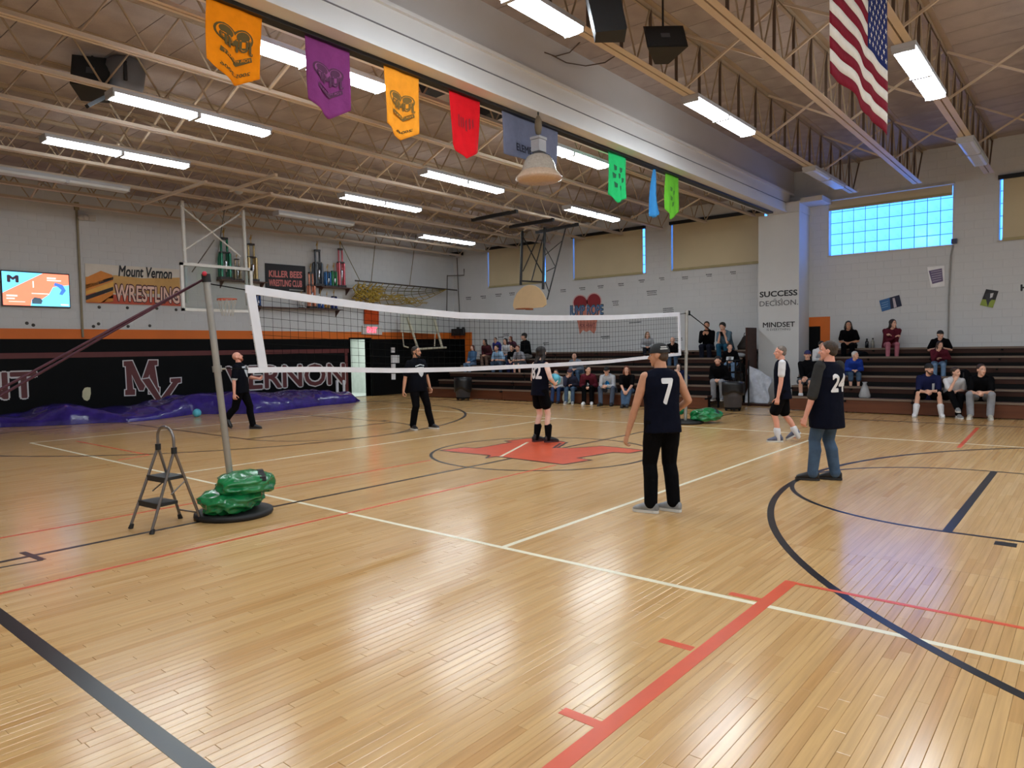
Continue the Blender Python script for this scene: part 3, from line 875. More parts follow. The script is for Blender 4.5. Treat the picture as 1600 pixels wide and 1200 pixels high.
# green bags of ballast
M_GREEN = MAT('green_vinyl', (14, 118, 64), .24, noise=.35, scale=7, bump=.7, bscale=9, coat=.35)
M_PURP = MAT('purple_vinyl', (52, 38, 124), .25, noise=.3, scale=4, bump=1.0, bscale=7, coat=.4)
M_STRAPB = MAT('black_webbing', (26, 26, 28), .8)
def bag(label, c, r, yaw, seed, mat=None, group='green ballast bags on the post bases', strap=True):
    t = thing('ballast_bag', label, 'bag', c, group)
    bm = bmesh.new()
    bmesh.ops.create_icosphere(bm, subdivisions=5, radius=1)
    off = V3((seed * 7.3, seed * 3.1, 0))
    rz = Matrix.Rotation(yaw, 3, 'Z')
    for v in bm.verts:
        p = v.co.copy()
        s_ = 1.0
        k = .84 + .16 * mnoise.noise(p * 1.1 + off)
        fold = .12 * (1 - abs(mnoise.noise(p * 1.7 + off)) * 2.2) + .05 * (1 - abs(mnoise.noise(p * 3.6 + off)) * 2)
        k = k + fold - .04
        e = 2.6
        m_ = (abs(p.x) ** e + abs(p.y) ** e + abs(p.z) ** e) ** (-1 / e)
        p = p * m_ * k
        p.z = max(p.z, -.72)
        v.co = rz @ V3((p.x * r[0], p.y * r[1], p.z * r[2])) + V3(c)
    me = bpy.data.meshes.new('sack'); bm.to_mesh(me); bm.free()
    me.materials.append(mat or M_GREEN)
    me.polygons.foreach_set('use_smooth', [True] * len(me.polygons))
    sk_ = link('sack', me, t)
    if strap:
        bv = BVHTree.FromPolygons([v.co for v in me.vertices], [p.vertices for p in me.polygons])
        for k in (-.05, .3):
            pts = []
            for a in np.linspace(-1.2, 1.2, 9):
                o_ = V3(c) + rz @ V3((r[0] * k * 1.6, r[1] * 2.5 * math.sin(a), r[2] * 2.5 * math.cos(a)))
                h = bv.ray_cast(o_, (V3(c) + rz @ V3((r[0] * k * 1.6, 0, 0)) - o_).normalized())
                if h[0] is not None: pts.append(h[0])
            if len(pts) > 3 and k > 0:
                q = MB()
                ax = rz @ V3((.028, 0, 0))
                up = V3((0, 0, .004))
                for a, b in zip(pts, pts[1:]): q.prism([a - ax, a + ax, b + ax, b - ax], up + (a - V3(c)).normalized() * .006)
                q.build('strap', M_STRAPB, sk_)
    return t
bx, by = PB.x, 0.0
bag('crumpled green vinyl bag, lower of two on the near post base', (bx - .03, by - .04, .165), (.36, .30, .14), .5, 1)
bag('shiny green bag with black strap, upper of two against the near post', (bx + .06, by - .13, .33), (.31, .25, .13), -.4, 4)
bag('large green bag lying in front of the far post base', (5.32, -.35, .17), (.36, .30, .16), -.7, 2)
bag('small green bag lying behind, against the far net post', (5.15, .26, .28), (.24, .22, .14), .3, 7)

# stepladder
M_TUBE = MAT('ladder_tube', (128, 122, 120), .32, .7)
M_TREAD = MAT('ladder_tread', (26, 27, 30), .55)
A_, B_, C_, D_ = FL(204, 826), FL(237, 835), FL(314, 815), FL(282, 810)
apL, apR = PY(247, 698, .20), PY(272, 704, -.08)
lad = thing('step_ladder', 'folding two-step ladder with grey tube legs and black treads', 'ladder', (-5.9, .1, 0))
for p_, q_, nm in ((A_, apL, 'leg'), (B_, apR, 'leg'), (D_, apL, 'leg'), (C_, apR, 'leg')):
    lg_ = MB().tube(p_ + V3((0, 0, .02)), q_, .0135, n=10).build(nm, M_TUBE, lad)
    d = (q_ - p_).normalized()
    MB().tube(p_, p_ + d * .05, .024, .018, n=10).build('foot', M_RUBBER, lg_)
for p_ in (apL, apR): MB().tube(p_ - V3((0, 0, .03)), p_ + V3((0, 0, .03)), .026, n=10).build('hinge', M_RUBBER, lad)
mid = (apL + apR) / 2; hw = (apL - apR) / 2
hp = [apL] + [mid + hw * math.cos(a) * 1.0 + V3((0, 0, .10 + .11 * math.sin(a))) for a in np.linspace(0, math.pi, 13)] + [apR]
MB().path(hp, .0135, 8).build('handle', M_TUBE, lad)
def on(p, q, z): return p + (q - p) * ((z - p.z) / (q.z - p.z))
def tread(z, back, name):
    a, b = on(A_, apL, z), on(B_, apR, z)
    c, d = on(D_, apL, z), on(C_, apR, z)
    c = a + (c - a) * back; d = b + (d - b) * back
    q = MB(); q.prism([a, b, d, c], (0, 0, .028)); q.prism([a + V3((-.01, 0, -.02)), b + V3((-.01, 0, -.02)), b + V3((.01, 0, -.02)), a + V3((.01, 0, -.02))], (0, 0, .05))
    q.build(name, M_TREAD, lad)
tread(.47, 1.0, 'tread'); tread(.235, .55, 'tread')
MB().tube(on(D_, apL, .1), on(C_, apR, .1), .009).build('brace', M_TUBE, lad)
for p_, q_ in ((A_, D_), (B_, C_)):
    s1 = on(p_, apL if p_ is A_ else apR, .245); s2 = on(q_, apL if p_ is A_ else apR, .44)
    MB().tube(s1 + (s2 - s1) * .45, s2, .007).build('brace', M_TUBE, lad)

# long purple tarpaulin heaped along the far wall
prof = [(-260, 700, 672), (-120, 684, 662), (0, 668, 650), (60, 666, 643), (110, 664, 632), (140, 662, 632), (200, 660, 640), (250, 655, 632), (300, 648, 617), (340, 647, 611), (390, 647, 613), (440, 642, 612), (500, 634, 611), (535, 631, 606), (556, 629, 610), (563, 627, 622)]
FR = [FL(x, y) for x, y, _ in prof]
TU = [p.x for p in FR]; TV = [p.y for p in FR]
TZ = []
for (x, y, yt), p in zip(prof, FR): TZ.append(max(.10, PY(x, yt, min(p.y + .75, V0 - .3)).z))
def tarp(s, k):
    u = TU[0] + (TU[-1] - TU[0]) * s
    vf, zt = np.interp(u, TU, TV), np.interp(u, TU, TZ)
    vb = V0 - .06
    a = k * math.pi
    v = vf + (vb - vf) * (1 - math.cos(a)) / 2
    z = zt * min(1.0, 1.25 * math.sin(a)) ** .8 if 0 < a < math.pi else 0
    n_ = mnoise.noise(V3((u * 1.3, k * 2.4, 3))) * .16 + mnoise.noise(V3((u * 3.2, k * 3.5, 9))) * .05 - abs(mnoise.noise(V3((u * 2.2 + k * 1.5, k * 2.5, 1)))) * .16
    z = max(0.004, z * (1 + n_ * 1.5) + n_ * .10 * math.sin(a))
    return (u, v + n_ * .12 * math.sin(a), z)
tp = MB().grid(tarp, 320, 26).build('tarpaulin', M_PURP, fix=False)
tag(tp, 'long shiny purple tarpaulin heaped along the foot of the black wall', 'tarp')
def volleyball(c, r, label, mat):
    t = thing('volleyball', label, 'ball', tuple(c), 'blue volleyballs')
    MB().ball(c, r, n=24, m=16).build('cover', mat, t)
    for ax in (V3((1, 0, 0)), V3((0, 1, 0)), V3((.6, .6, .5))):
        x, y = perp(ax)
        MB().path([V3(c) + (x * math.cos(a) + y * math.sin(a)) * r * 1.002 for a in np.linspace(0, 2 * math.pi, 28)], .0025, 4).build('seam', MAT('ball_seam', (40, 120, 150), .6), t)
    return t
M_BALL = MAT('sky_blue_ball', (92, 190, 214), .45, noise=.06)
bp_ = FL(308, 651.5)
volleyball((bp_.x, bp_.y, .108), .108, 'sky blue volleyball lying on the floor before the purple tarpaulin', M_BALL)

# ================================================================== FAR WALL: television, banners, signs, shelves
def wl_rect(x0, y0, x1, y1, d):
    """(x0,x1,z0,z1) of a rectangle on the far wall from opposite picture corners (top left, bottom right)"""
    a, b = WL(x0, y0, d), WL(x1, y1, d)
    return a.x, b.x, b.z, a.z
M_BEZ = MAT('tv_bezel', (16, 16, 20), .35)
M_SCB = MAT('screen_blue', (100, 200, 255), .3, noise=.02, emit=1.0)
M_SCO = MAT('screen_coral', (255, 118, 88), .3, noise=.02, emit=1.0)
M_SCD = MAT('screen_dark', (48, 22, 40), .3, noise=.02, emit=.5)
M_SCW = MAT('screen_white', (255, 196, 190), .3, noise=.02, emit=1.0)
x0, x1, z0, z1 = wl_rect(2, 423, 109, 482, .08)
z0 = WL(60, 478, .08).z; z1 = WL(60, 427, .08).z
tv = thing('television', 'flat television with a blue and coral slide, hung on the far wall', 'television', (x0, V0, z0))
MB().box((x0 - .02, V0 - .09, z0 - .03), (x1 + .02, V0 - .02, z1 + .03)).build('bezel', M_BEZ, tv)
MB().box((x0 + .3, V0 - .02, z0 + .2), (x1 - .3, V0, z1 - .2)).build('wall_mount', M_BEZ, tv)
yv = V0 - .092
W_, H_ = x1 - x0, z1 - z0
S = lambda a, b, k=0: (x0 + W_ * a, yv - .001 * k, z0 + H_ * b)
scr_ = flat([S(0, 0), S(1, 0), S(1, 1), S(0, 1)], 'screen', M_SCB, tv)
flat([S(0, .36, 1), S(0, 0, 1), S(.4, 0, 1), S(.42, .2, 1), S(.55, .18, 1), S(.68, .36, 1), S(.75, .6, 1), S(1, .68, 1), S(1, 1, 1), S(.6, 1, 1)], 'screen_graphic', M_SCO, scr_)
lettering('M', S(.07, .68, 2), (W_ * .17, 0, 0), (0, 0, H_ * .22), M_SCD, scr_, 'screen_graphic', bold=.06)
flat([S(.42, .06, 2), S(.56, .06, 2), S(.58, .16, 2), S(.55, .24, 2), S(.46, .26, 2), S(.42, .18, 2)], 'screen_graphic', MAT('screen_grey', (60, 84, 100), .3, emit=.6), scr_)
flat([S(.78, .74, 2), S(.90, .68, 2), S(.95, .5, 2), S(.89, .36, 2), S(.84, .38, 2), S(.88, .52, 2), S(.82, .62, 2), S(.76, .64, 2)], 'screen_graphic', MAT('screen_navy', (60, 110, 190), .3, emit=.8), scr_)
for a, b, wd, hh in ((.66, .84, .14, .05), (.66, .78, .22, .035), (.42, .36, .26, .03), (.05, .26, .16, .05), (.05, .18, .12, .04), (.08, .1, .24, .02), (.44, .55, .02, .2), (.86, .04, .12, .03)):
    flat([S(a, b, 2), S(a + wd, b, 2), S(a + wd, b + hh, 2), S(a, b + hh, 2)], 'screen_line', M_SCW, scr_)

# wrestling banner
M_BAN = MAT('banner_vinyl', (226, 218, 206), .55, noise=.04)
wb = thing('wrestling_banner', 'long vinyl banner reading Mount Vernon Wrestling on the far wall', 'banner', tuple(WL(132, 480)))
P = lambda x, y, d=.03: tuple(WL(120 + x / 8, 380 + y / 8, d))
MB().prism([P(100, 250), P(1310, 330), P(1310, 790), P(115, 745)], (0, .012, 0)).build('sheet', M_BAN, wb)
flat([P(108, 420, .033), P(480, 400, .033), P(820, 440, .033), P(1310, 430, .033), P(1310, 640, .033), P(112, 620, .033)], 'print', MAT('banner_tan', (214, 166, 96), .55), wb)
flat([P(110, 600, .034), P(450, 640, .034), P(1310, 700, .034), P(1310, 788, .034), P(116, 744, .034)], 'print', MAT('banner_red', (206, 86, 58), .55), wb)
M_BO, M_BK, M_BY = MAT('banner_orange', (226, 140, 50), .55), MAT('banner_black', (32, 30, 34), .55), MAT('banner_yellow', (240, 180, 80), .55)
for pts, m_ in (([(112, 430), (300, 345), (440, 395), (455, 470), (112, 600)], M_BO), ([(112, 520), (455, 420), (455, 455), (112, 570)], M_BK), ([(112, 600), (455, 480), (455, 540), (112, 650)], M_BY),
                ([(112, 660), (455, 545), (455, 590), (112, 712)], M_BK), ([(115, 712), (455, 595), (455, 730), (300, 742), (116, 736)], M_BO), ([(300, 742), (455, 640), (455, 735)], M_BK)):
    flat([P(x, y, .036) for x, y in pts], 'print', m_, wb)
a, b, c = V3(P(520, 415, .04)), V3(P(1190, 450, .04)), V3(P(520, 275, .04))
lettering('Mount Vernon', a, b - a, c - a, M_BK, wb, 'print_lettering', bold=.028, shear=.15)
a, b, c = V3(P(470, 725, .04)), V3(P(1290, 760, .04)), V3(P(470, 505, .04))
lettering('WRESTLING', a, b - a, c - a, MAT('banner_maroon', (86, 34, 40), .55), wb, 'print_lettering', bold=.085, ref=.05)
a, b, c = V3(P(478, 722, .044)), V3(P(1284, 757, .044)), V3(P(478, 512, .044))
lettering('WRESTLING', a, b - a, c - a, MAT('banner_pink', (244, 206, 190), .55), wb, 'print_lettering', bold=.02, ref=.02, off=(0, -.004, 0))

kb = thing('club_banner', 'black banner reading Killer Bees Wrestling Club beside the trophies', 'banner', tuple(WL(414, 450)))
MB().prism([WL(414, 411, .03), WL(477, 416, .03), WL(478, 457, .03), WL(415, 454, .03)], (0, .012, 0)).build('sheet', MAT('banner_dark', (26, 26, 32), .55), kb)
M_PINK = MAT('salmon_print', (222, 132, 130), .6)
for s_, ya_, yb_ in (('KILLER BEES', 422, 433), ('WRESTLING CLUB', 436, 447)):
    a, b, c = WL(420, yb_, .034), WL(472, yb_ + 2, .034), WL(420, ya_, .034)
    lettering(s_, a, b - a, c - a, M_PINK, kb, 'print_lettering', bold=.04)
a, b, c = WL(452, 453.5, .034), WL(474, 455, .034), WL(452, 451.5, .034)
flat([tuple(a), tuple(b), tuple(b + c - a), tuple(c)], 'print', MAT('grey_print', (150, 150, 150), .6), kb)

ex = thing('exit_sign', 'white exit sign with glowing red letters above the doorway', 'sign', tuple(WL(581, 516)))
MB().prism([WL(567, 509, .10), WL(597, 510, .10), WL(597, 523, .10), WL(567, 522, .10)], (0, .09, 0)).build('case', MAT('exit_case', (206, 204, 200), .5), ex)
a, b, c = WL(574, 519.5, .105), WL(589, 520, .105), WL(574, 511, .105)
lettering('EXIT', a, b - a, c - a, MAT('exit_red', (255, 60, 80), .5, emit=3.0), ex, 'sign_lettering', bold=.02)
op = thing('orange_pennant', 'short orange pennant with dark M hung under the rope net', 'pennant', tuple(WL(580, 490)))
MB().prism([WL(569, 474, .06), WL(592, 475, .06), WL(592, 507, .06), WL(569, 506, .06)], (0, .01, 0)).build('cloth', CLOTH('burnt_orange_cloth', (196, 78, 38)), op)
a, b, c = WL(575, 484, .063), WL(587, 485, .063), WL(575, 474, .063)
lettering('M', a, b - a, c - a, M_BK, op, 'print_lettering', bold=.05)

el = thing('emergency_light', 'white emergency light box high on the wall beside the conduit', 'light', tuple(WL(140, 340)))
MB().prism([WL(131, 335, .12), WL(150, 336, .12), WL(150, 345, .12), WL(131, 344, .12)], (0, .12, 0)).build('case', MAT('ivory_case', (204, 198, 190), .5), el)
for x in (126, 134): MB().lathe(WL(x, 340, .14), [(0, -.03), (.06, -.03), (.08, .04), (0, .05)], 12, (0, -1, 0)).build('lamp_head', MAT('ivory_case', (0, 0, 0)), el)
cp = thing('conduit_pipe', 'vertical cream conduit running down the wall left of the wrestling banner', 'pipe', tuple(WL(129, 527)))
MB().path([WL(119, 318, .04), WL(121, 350, .04), WL(126, 450, .04), WL(129.5, 527, .04)], .03, 8).build('pipe', MAT('conduit_paint', (150, 138, 112), .5), cp)
MB().obox(WL(119.5, 322, .05), (.05, 0, 0), (0, .04, 0), (0, 0, .1)).build('junction_box', MAT('conduit_paint', (0, 0, 0)), cp)
for i, (x, y) in enumerate(((155, 480), (199, 481), (245, 482), (275, 484), (42, 505), (52, 508), (146, 510), (154, 506), (200, 510), (234, 509))):
    p = WL(x, y, 0)
    o = thing('wall_bolt', 'small dark bolt in the far wall under the wrestling banner', 'bolt', tuple(p), 'dark bolts in the far wall')
    MB().lathe(p, [(0, .03), (.035, .03), (.045, .0)], 8, (0, -1, 0)).build('head', MAT('dark_bolt', (70, 66, 62), .5), o)
M_PAPER = MAT('white_paper', (240, 240, 242), .8)
for (xa, ya_, xb, yb_), lb in (((611, 543, 617, 551), 'top sheet of paper'), ((609, 555, 624, 567), 'widest sheet of paper'), ((611, 568, 618, 577), 'third sheet of paper down'), ((611, 584, 618, 593), 'lowest sheet of paper')):
    o = thing('paper_notice', lb + ' taped to the black wall right of the doorway', 'paper', tuple(WL(xa, yb_)), 'paper notices on the black wall')
    MB().prism([WL(xa, ya_, .02), WL(xb, ya_, .02), WL(xb, yb_, .02), WL(xa, yb_, .02)], (0, .004, 0)).build('sheet', M_PAPER, o)

# shelves and trophies
M_SHELF = MAT('brown_shelf', (92, 62, 50), .55, noise=.1)
def shelf(x0, x1, y, label):
    a, b = WL(x0, y, .0), WL(x1, y, .0)
    t = thing('wall_shelf', label, 'shelf', (a.x, V0, a.z), 'trophy shelves on the far wall')
    z = (WL(x0, y, .3).z + WL(x1, y, .3).z) / 2
    MB().box((a.x, V0 - .34, z - .03), (b.x, V0, z)).build('board', M_SHELF, t)
    for x in (a.x + .1, b.x - .1): MB().prism([(x, V0, z - .03), (x, V0 - .25, z - .03), (x, V0, z - .25)], (.03, 0, 0)).build('bracket', M_SHELF, t)
    return z
zs1 = shelf(338, 410, 438, 'brown trophy shelf behind the glass backboard')
zs2 = shelf(494, 543, 448, 'brown trophy shelf right of the black club banner')
zs3 = shelf(396, 527, 481, 'long brown trophy shelf below, seen through the net')
M_GOLD = MAT('trophy_gold', (196, 160, 92), .3, .7)
M_SILV = MAT('trophy_silver', (190, 190, 196), .25, .8)
M_TBASE = MAT('trophy_base', (44, 38, 38), .4)
def trophy(x, zs, ytop, wpx, rgb, label, tiers=2):
    b = WL(x, 440, .18); z1 = WL(x, ytop, .18).z
    wd = wpx * (b - CAM).dot(_F) / FPX
    H = z1 - zs
    t = thing('trophy', label, 'trophy', (b.x, b.y, zs), 'trophies on the far wall')
    m_ = MAT('trophy_col_%d_%d_%d' % rgb, rgb, .25, .35)
    zc = zs; w_ = wd / 2
    frac = {1: (.62,), 2: (.5, .26)}[tiers]
    for k, f_ in enumerate(frac):
        h = H * f_
        MB().box((b.x - w_, b.y - w_ * .6, zc), (b.x + w_, b.y + w_ * .6, zc + h * .10)).build('base', M_TBASE, t)
        for sx in (-1, 1):
            for sy in ((-1, 1) if k == 0 else (0,)):
                MB().tube((b.x + sx * w_ * .65, b.y + sy * w_ * .35, zc + h * .1), (b.x + sx * w_ * .65, b.y + sy * w_ * .35, zc + h), max(.018, w_ * .24), n=8).build('column', m_, t)
        zc += h; w_ *= .72
    MB().box((b.x - w_, b.y - w_ * .6, zc), (b.x + w_, b.y + w_ * .6, zc + H * .04)).build('base', M_TBASE, t)
    h = H * (1 - sum(frac)) - H * .04; zc += H * .04
    r = w_ * .35
    q = MB(); q.lathe((b.x, b.y, zc), [(r * .8, 0), (r * .3, h * .12), (r * .4, h * .4), (r * .9, h * .55), (r * .7, h * .68), (r * .25, h * .72), (r * .42, h * .85), (0, h)], 8)
    q.tube((b.x + r * .6, b.y, zc + h * .6), (b.x + r * 1.5, b.y, zc + h * .95), r * .22); q.tube((b.x - r * .6, b.y, zc + h * .6), (b.x - r * 1.3, b.y, zc + h * .4), r * .22)
    q.build('figurine', M_GOLD, t)
    MB().lathe((b.x, b.y - wd * .2, zs + H * .14), [(0, 0), (w_ * .35, .02), (w_ * .2, H * .07), (w_ * .5, H * .2), (w_ * .45, H * .22), (0, H * .21)], 10).build('cup', M_SILV, t)
trophy(352, zs1, 355, 21, (40, 122, 92), 'tall green columned trophy on the shelf behind the backboard')
trophy(371, zs1, 396, 13, (150, 130, 100), 'short brown trophy between the green and gold trophies')
trophy(394, zs1, 366, 19, (196, 170, 118), 'tall gold columned trophy beside the black club banner')
trophy(497, zs2, 376, 17, (70, 74, 82), 'tall black and silver trophy, first on the upper right shelf')
trophy(512, zs2, 412, 12, (52, 108, 168), 'short blue trophy on the upper right shelf', 1)
trophy(522, zs2, 410, 11, (46, 130, 84), 'short green trophy on the upper right shelf', 1)
trophy(533, zs2, 373, 14, (206, 92, 104), 'tall pink columned trophy, last on the upper right shelf')
trophy(486, zs3, 411, 14, (222, 140, 110), 'tall orange trophy standing on the long lower shelf')
trophy(500, zs3, 452, 9, (48, 92, 180), 'short blue trophy on the lower shelf beside the orange one', 1)
trophy(510, zs3, 455, 8, (210, 150, 70), 'short gold trophy on the lower shelf, behind the net tape', 1)
trophy(521, zs3, 452, 10, (40, 60, 140), 'short navy trophy at the right end of the lower shelf', 1)
trophy(402, zs3, 452, 9, (40, 80, 150), 'small blue trophy at the left end of the lower shelf', 1)
trophy(470, zs3, 455, 8, (200, 200, 200), 'small silver trophy on the lower shelf left of the orange one', 1)

# knotted climbing net hung on a pole
cn = thing('climbing_net', 'yellow knotted rope net bunched on a pole hung from the roof', 'net', tuple(WL(630, 450, .4)))
ND = .45
MB().tube(WL(555, 438.5, ND), WL(714, 453.5, ND), .028).build('pole', MAT('dark_pole', (72, 62, 54), .6), cn)
M_RY, M_RO = MAT('yellow_rope', (168, 140, 58), .9, noise=.2), MAT('olive_rope', (112, 102, 66), .9, noise=.2)
bx_ = [(0, 556, 470), (.15, 572, 479), (.35, 606, 476), (.55, 636, 475), (.75, 668, 467), (1, 697, 452.5)]
def cnp(s, t, j=0):
    tx, ty = 560 + 137 * s, 439.3 + 12.9 * s
    bx2 = np.interp(s, [b[0] for b in bx_], [b[1] for b in bx_]); by2 = np.interp(s, [b[0] for b in bx_], [b[2] for b in bx_])
    # the columns sag towards the bunch on the left
    mx = tx + (bx2 - tx) * t - 10 * math.sin(math.pi * t) * s * (1 - s) * 3
    return WL(mx, ty + (by2 - ty) * t ** 1.2, ND + .05 * math.sin(5 * s + 3 * t + j))
for i in range(15):
    s_ = i / 14
    MB().path([cnp(s_, t) for t in np.linspace(0, 1, 7)], .014, 5).build('rope', M_RY if s_ < .3 else M_RO, cn)
for j in range(1, 6):
    MB().path([cnp(s_, j / 5) for s_ in np.linspace(0, 1, 16)], .014, 5).build('rope', M_RO if j < 4 else M_RY, cn)
for i in range(40):
    x_ = RND.uniform(557, 596); y_ = RND.uniform(442, 458)
    MB().path([WL(x_ + RND.uniform(-9, 9), y_ + k * 4.2 + RND.uniform(-2, 2), ND + RND.uniform(.02, .2)) for k in range(5)], .022, 5).build('rope', M_RY, cn)
for i in range(16):
    x_ = 585 + i * 3.5
    MB().path([WL(x_ + RND.uniform(-3, 3) + k * 6, 460 + i * .9 + RND.uniform(-4, 5), ND + RND.uniform(.02, .12)) for k in range(6)], .015, 5).build('rope', M_RY, cn)
for (xa, ya_), (xb, yb_) in (((590, 345), (580, 440)), ((652, 352), (640, 446)), ((530, 374), (563, 440))):
    MB().tube(WL(xa, ya_, ND if xa != 530 else .05), WL(xb, yb_, ND), .012, n=6).build('hanging_rope', M_RO, cn)

# ================================================================== BASKETBALL GOALS
M_GW = MAT('goal_white', (206, 204, 198), .45, noise=.04)
M_GB = MAT('goal_black', (22, 22, 24), .5)
M_RIM = MAT('orange_rim', (214, 84, 44), .4)
def glass(name, a):
    m = bpy.data.materials.new(name); m.use_nodes = True
    nt = m.node_tree; nt.nodes.clear()
    o = nt.nodes.new('ShaderNodeOutputMaterial'); mx = nt.nodes.new('ShaderNodeMixShader'); t = nt.nodes.new('ShaderNodeBsdfTransparent'); g = nt.nodes.new('ShaderNodeBsdfGlossy')
    t.inputs['Color'].default_value = (.93, .96, .95, 1); g.inputs['Roughness'].default_value = .03
    fr = nt.nodes.new('ShaderNodeFresnel'); fr.inputs['IOR'].default_value = a
    nt.links.new(fr.outputs[0], mx.inputs[0]); nt.links.new(t.outputs[0], mx.inputs[1]); nt.links.new(g.outputs[0], mx.inputs[2]); nt.links.new(mx.outputs[0], o.inputs[0])
    return m
M_GLASS = glass('backboard_glass', 1.5)
def rim(t, c, dirv, mat, net_=True):
    q = MB(); q.path([V3(c) + V3((.228 * math.cos(a), .228 * math.sin(a), 0)) for a in np.linspace(0, 2 * math.pi, 25)], .012, 6)
    q.bar(V3(c) + V3(dirv) * .22, V3(c) + V3(dirv) * .40, .12, .03); q.build('rim', mat, t)
    if net_:
        q = MB()
        for i in range(12):
            a = 2 * math.pi * i / 12
            for sg in (1, -1):
                q.path([V3(c) + V3(((.228 - .10 * k) * math.cos(a + sg * k * .5), (.228 - .10 * k) * math.sin(a + sg * k * .5), -.42 * k)) for k in (0, .33, .66, 1)], .006, 3)
        stuff(q.build('hoop_net', MAT('hoop_cord', (206, 200, 190), .8), t, fix=False))
GV = 10.4
g1 = thing('basketball_goal', 'glass basketball backboard in white frame hung from roof before the far wall', 'basketball goal', (0, GV, 2.7))
gx0, gx1 = PY(283, 450, GV).x, PY(395, 455, GV).x; gz0, gz1 = 2.72, 3.90
MB().box((gx0 + .04, GV, gz0 + .04), (gx1 - .04, GV + .012, gz1 - .04)).build('glass', M_GLASS, g1)
for lo, hi in (((gx0, GV - .02, gz0), (gx0 + .07, GV + .05, gz1)), ((gx1 - .07, GV - .02, gz0), (gx1, GV + .05, gz1)), ((gx0, GV - .02, gz1 - .07), (gx1, GV + .05, gz1)), ((gx0, GV - .02, gz0), (gx1, GV + .05, gz0 + .07))):
    MB().box(lo, hi).build('frame', M_GW, g1)
rim(g1, (.13, GV - .42, 3.02), (0, 1, 0), M_RIM)
mt = []
for (xa, ya_), (xb, yb_) in (((277, 309), (290, 412)), ((377, 334), (385, 421))):
    a, b = PY(xa, ya_, GV + .15), PY(xb, yb_, GV + .08); mt.append((a, b))
    MB().tube(V3((b.x, b.y, gz0 + .2)), V3((b.x, b.y + .06, 5.42)), .045, n=10).build('mast', M_GW, g1)
for (xa, ya_), (xb, yb_) in (((282, 321), (376, 401)), ((374, 335), (286, 392))):
    MB().tube(PY(xa, ya_, GV + .1), PY(xb, yb_, GV + .1), .022, n=8).build('brace', M_GW, g1)
for (xa, ya_), (xb, yb_) in (((222, 319), (322, 284)), ((320, 335), (425, 302)), ((360, 298), (432, 273))):
    MB().bar(onplane(xa, ya_, 2, 5.38), onplane(xb, yb_, 2, 5.38), .06, .06).build('ceiling_rail', M_STEEL, g1)
for (xa, ya_), (xb, yb_) in (((352, 300), (338, 410)), ((300, 405), (335, 375))):
    MB().tube(PY(xa, ya_ + 20, GV + 1.0), PY(xb, yb_, GV + .2), .015, n=6).build('brace', MAT('goal_grey', (120, 116, 108), .5), g1)
MB().ball(PY(373, 298, GV + .3), .12, .1, .1).build('winch', M_GW, g1)

GU = 8.3
g2 = thing('basketball_goal', 'tan fan-shaped backboard on black truss over the far bleachers', 'basketball goal', tuple(PX(828, 483, GU)))
out = [(801.5, 478), (803, 468), (807, 459), (814, 451), (821, 446.5), (828, 445), (836, 446.5), (843, 451), (849, 459), (853, 468), (853.5, 476), (848, 480), (832, 481.5), (804, 484)]
MB().prism([PX(x, y, GU) for x, y in out], (.03, 0, 0)).build('backboard', MAT('tan_backboard', (214, 184, 142), .5, noise=.03), g2)
rc = PX(817, 482.5, GU - .4)
q = MB(); q.path([rc + V3((.2 * math.cos(a), .228 * math.sin(a), 0)) for a in np.linspace(0, 2 * math.pi, 25)], .016, 6); q.bar(rc + V3((.2, 0, 0)), rc + V3((.42, 0, .0)), .14, .05); q.build('rim', MAT('rusty_rim', (140, 78, 44), .5), g2)
rails = [((738, 344), (808, 330)), ((797, 354.5), (865, 343)), ((838, 363), (903, 350.5))]
for a, b in rails: MB().bar(onplane(*a, 2, 5.37), onplane(*b, 2, 5.37), .09, .09).build('ceiling_rail', M_GB, g2)
m1, m2 = PX(813, 357, GU + .25), PX(847.5, 350, GU + .25)
n1, n2 = PX(813.5, 445, GU + .12), PX(848.5, 452, GU + .12)
for a, b in ((m1, n1), (m2, n2)): MB().tube(V3((a.x, b.y, 5.37)), b, .042, n=8).build('mast', M_GB, g2)
MB().bar(n1 + V3((0, 0, .12)), n2 + V3((0, 0, .22)), .05, .05).build('crossbar', M_GB, g2)
L_ = lambda x, y: PX(x, y, GU + .2)
t3 = onplane(884, 356, 2, 5.37); b3 = PX(855, 468, GU + .08)
MB().tube(t3, b3, .022, n=6).build('strut', M_GB, g2)
t4 = onplane(851, 362, 2, 5.37); b4 = PX(830, 441, GU + .25)
MB().tube(t4, b4, .02, n=6).build('strut', M_GB, g2)
for a, b in (((816, 368), (848, 428)), ((843, 366), (817, 424)), ):
    MB().tube(L_(*a), L_(*b), .018, n=6).build('brace', M_GB, g2)
mid3 = lambda k: t3 + (b3 - t3) * k
for k, (x, y) in ((.18, (850, 400)), (.55, (851, 385)), (.55, (854, 424)), (.9, (852, 440))):
    MB().tube(mid3(k), PX(x, y, GU + .25), .014, n=6).build('brace', M_GB, g2)

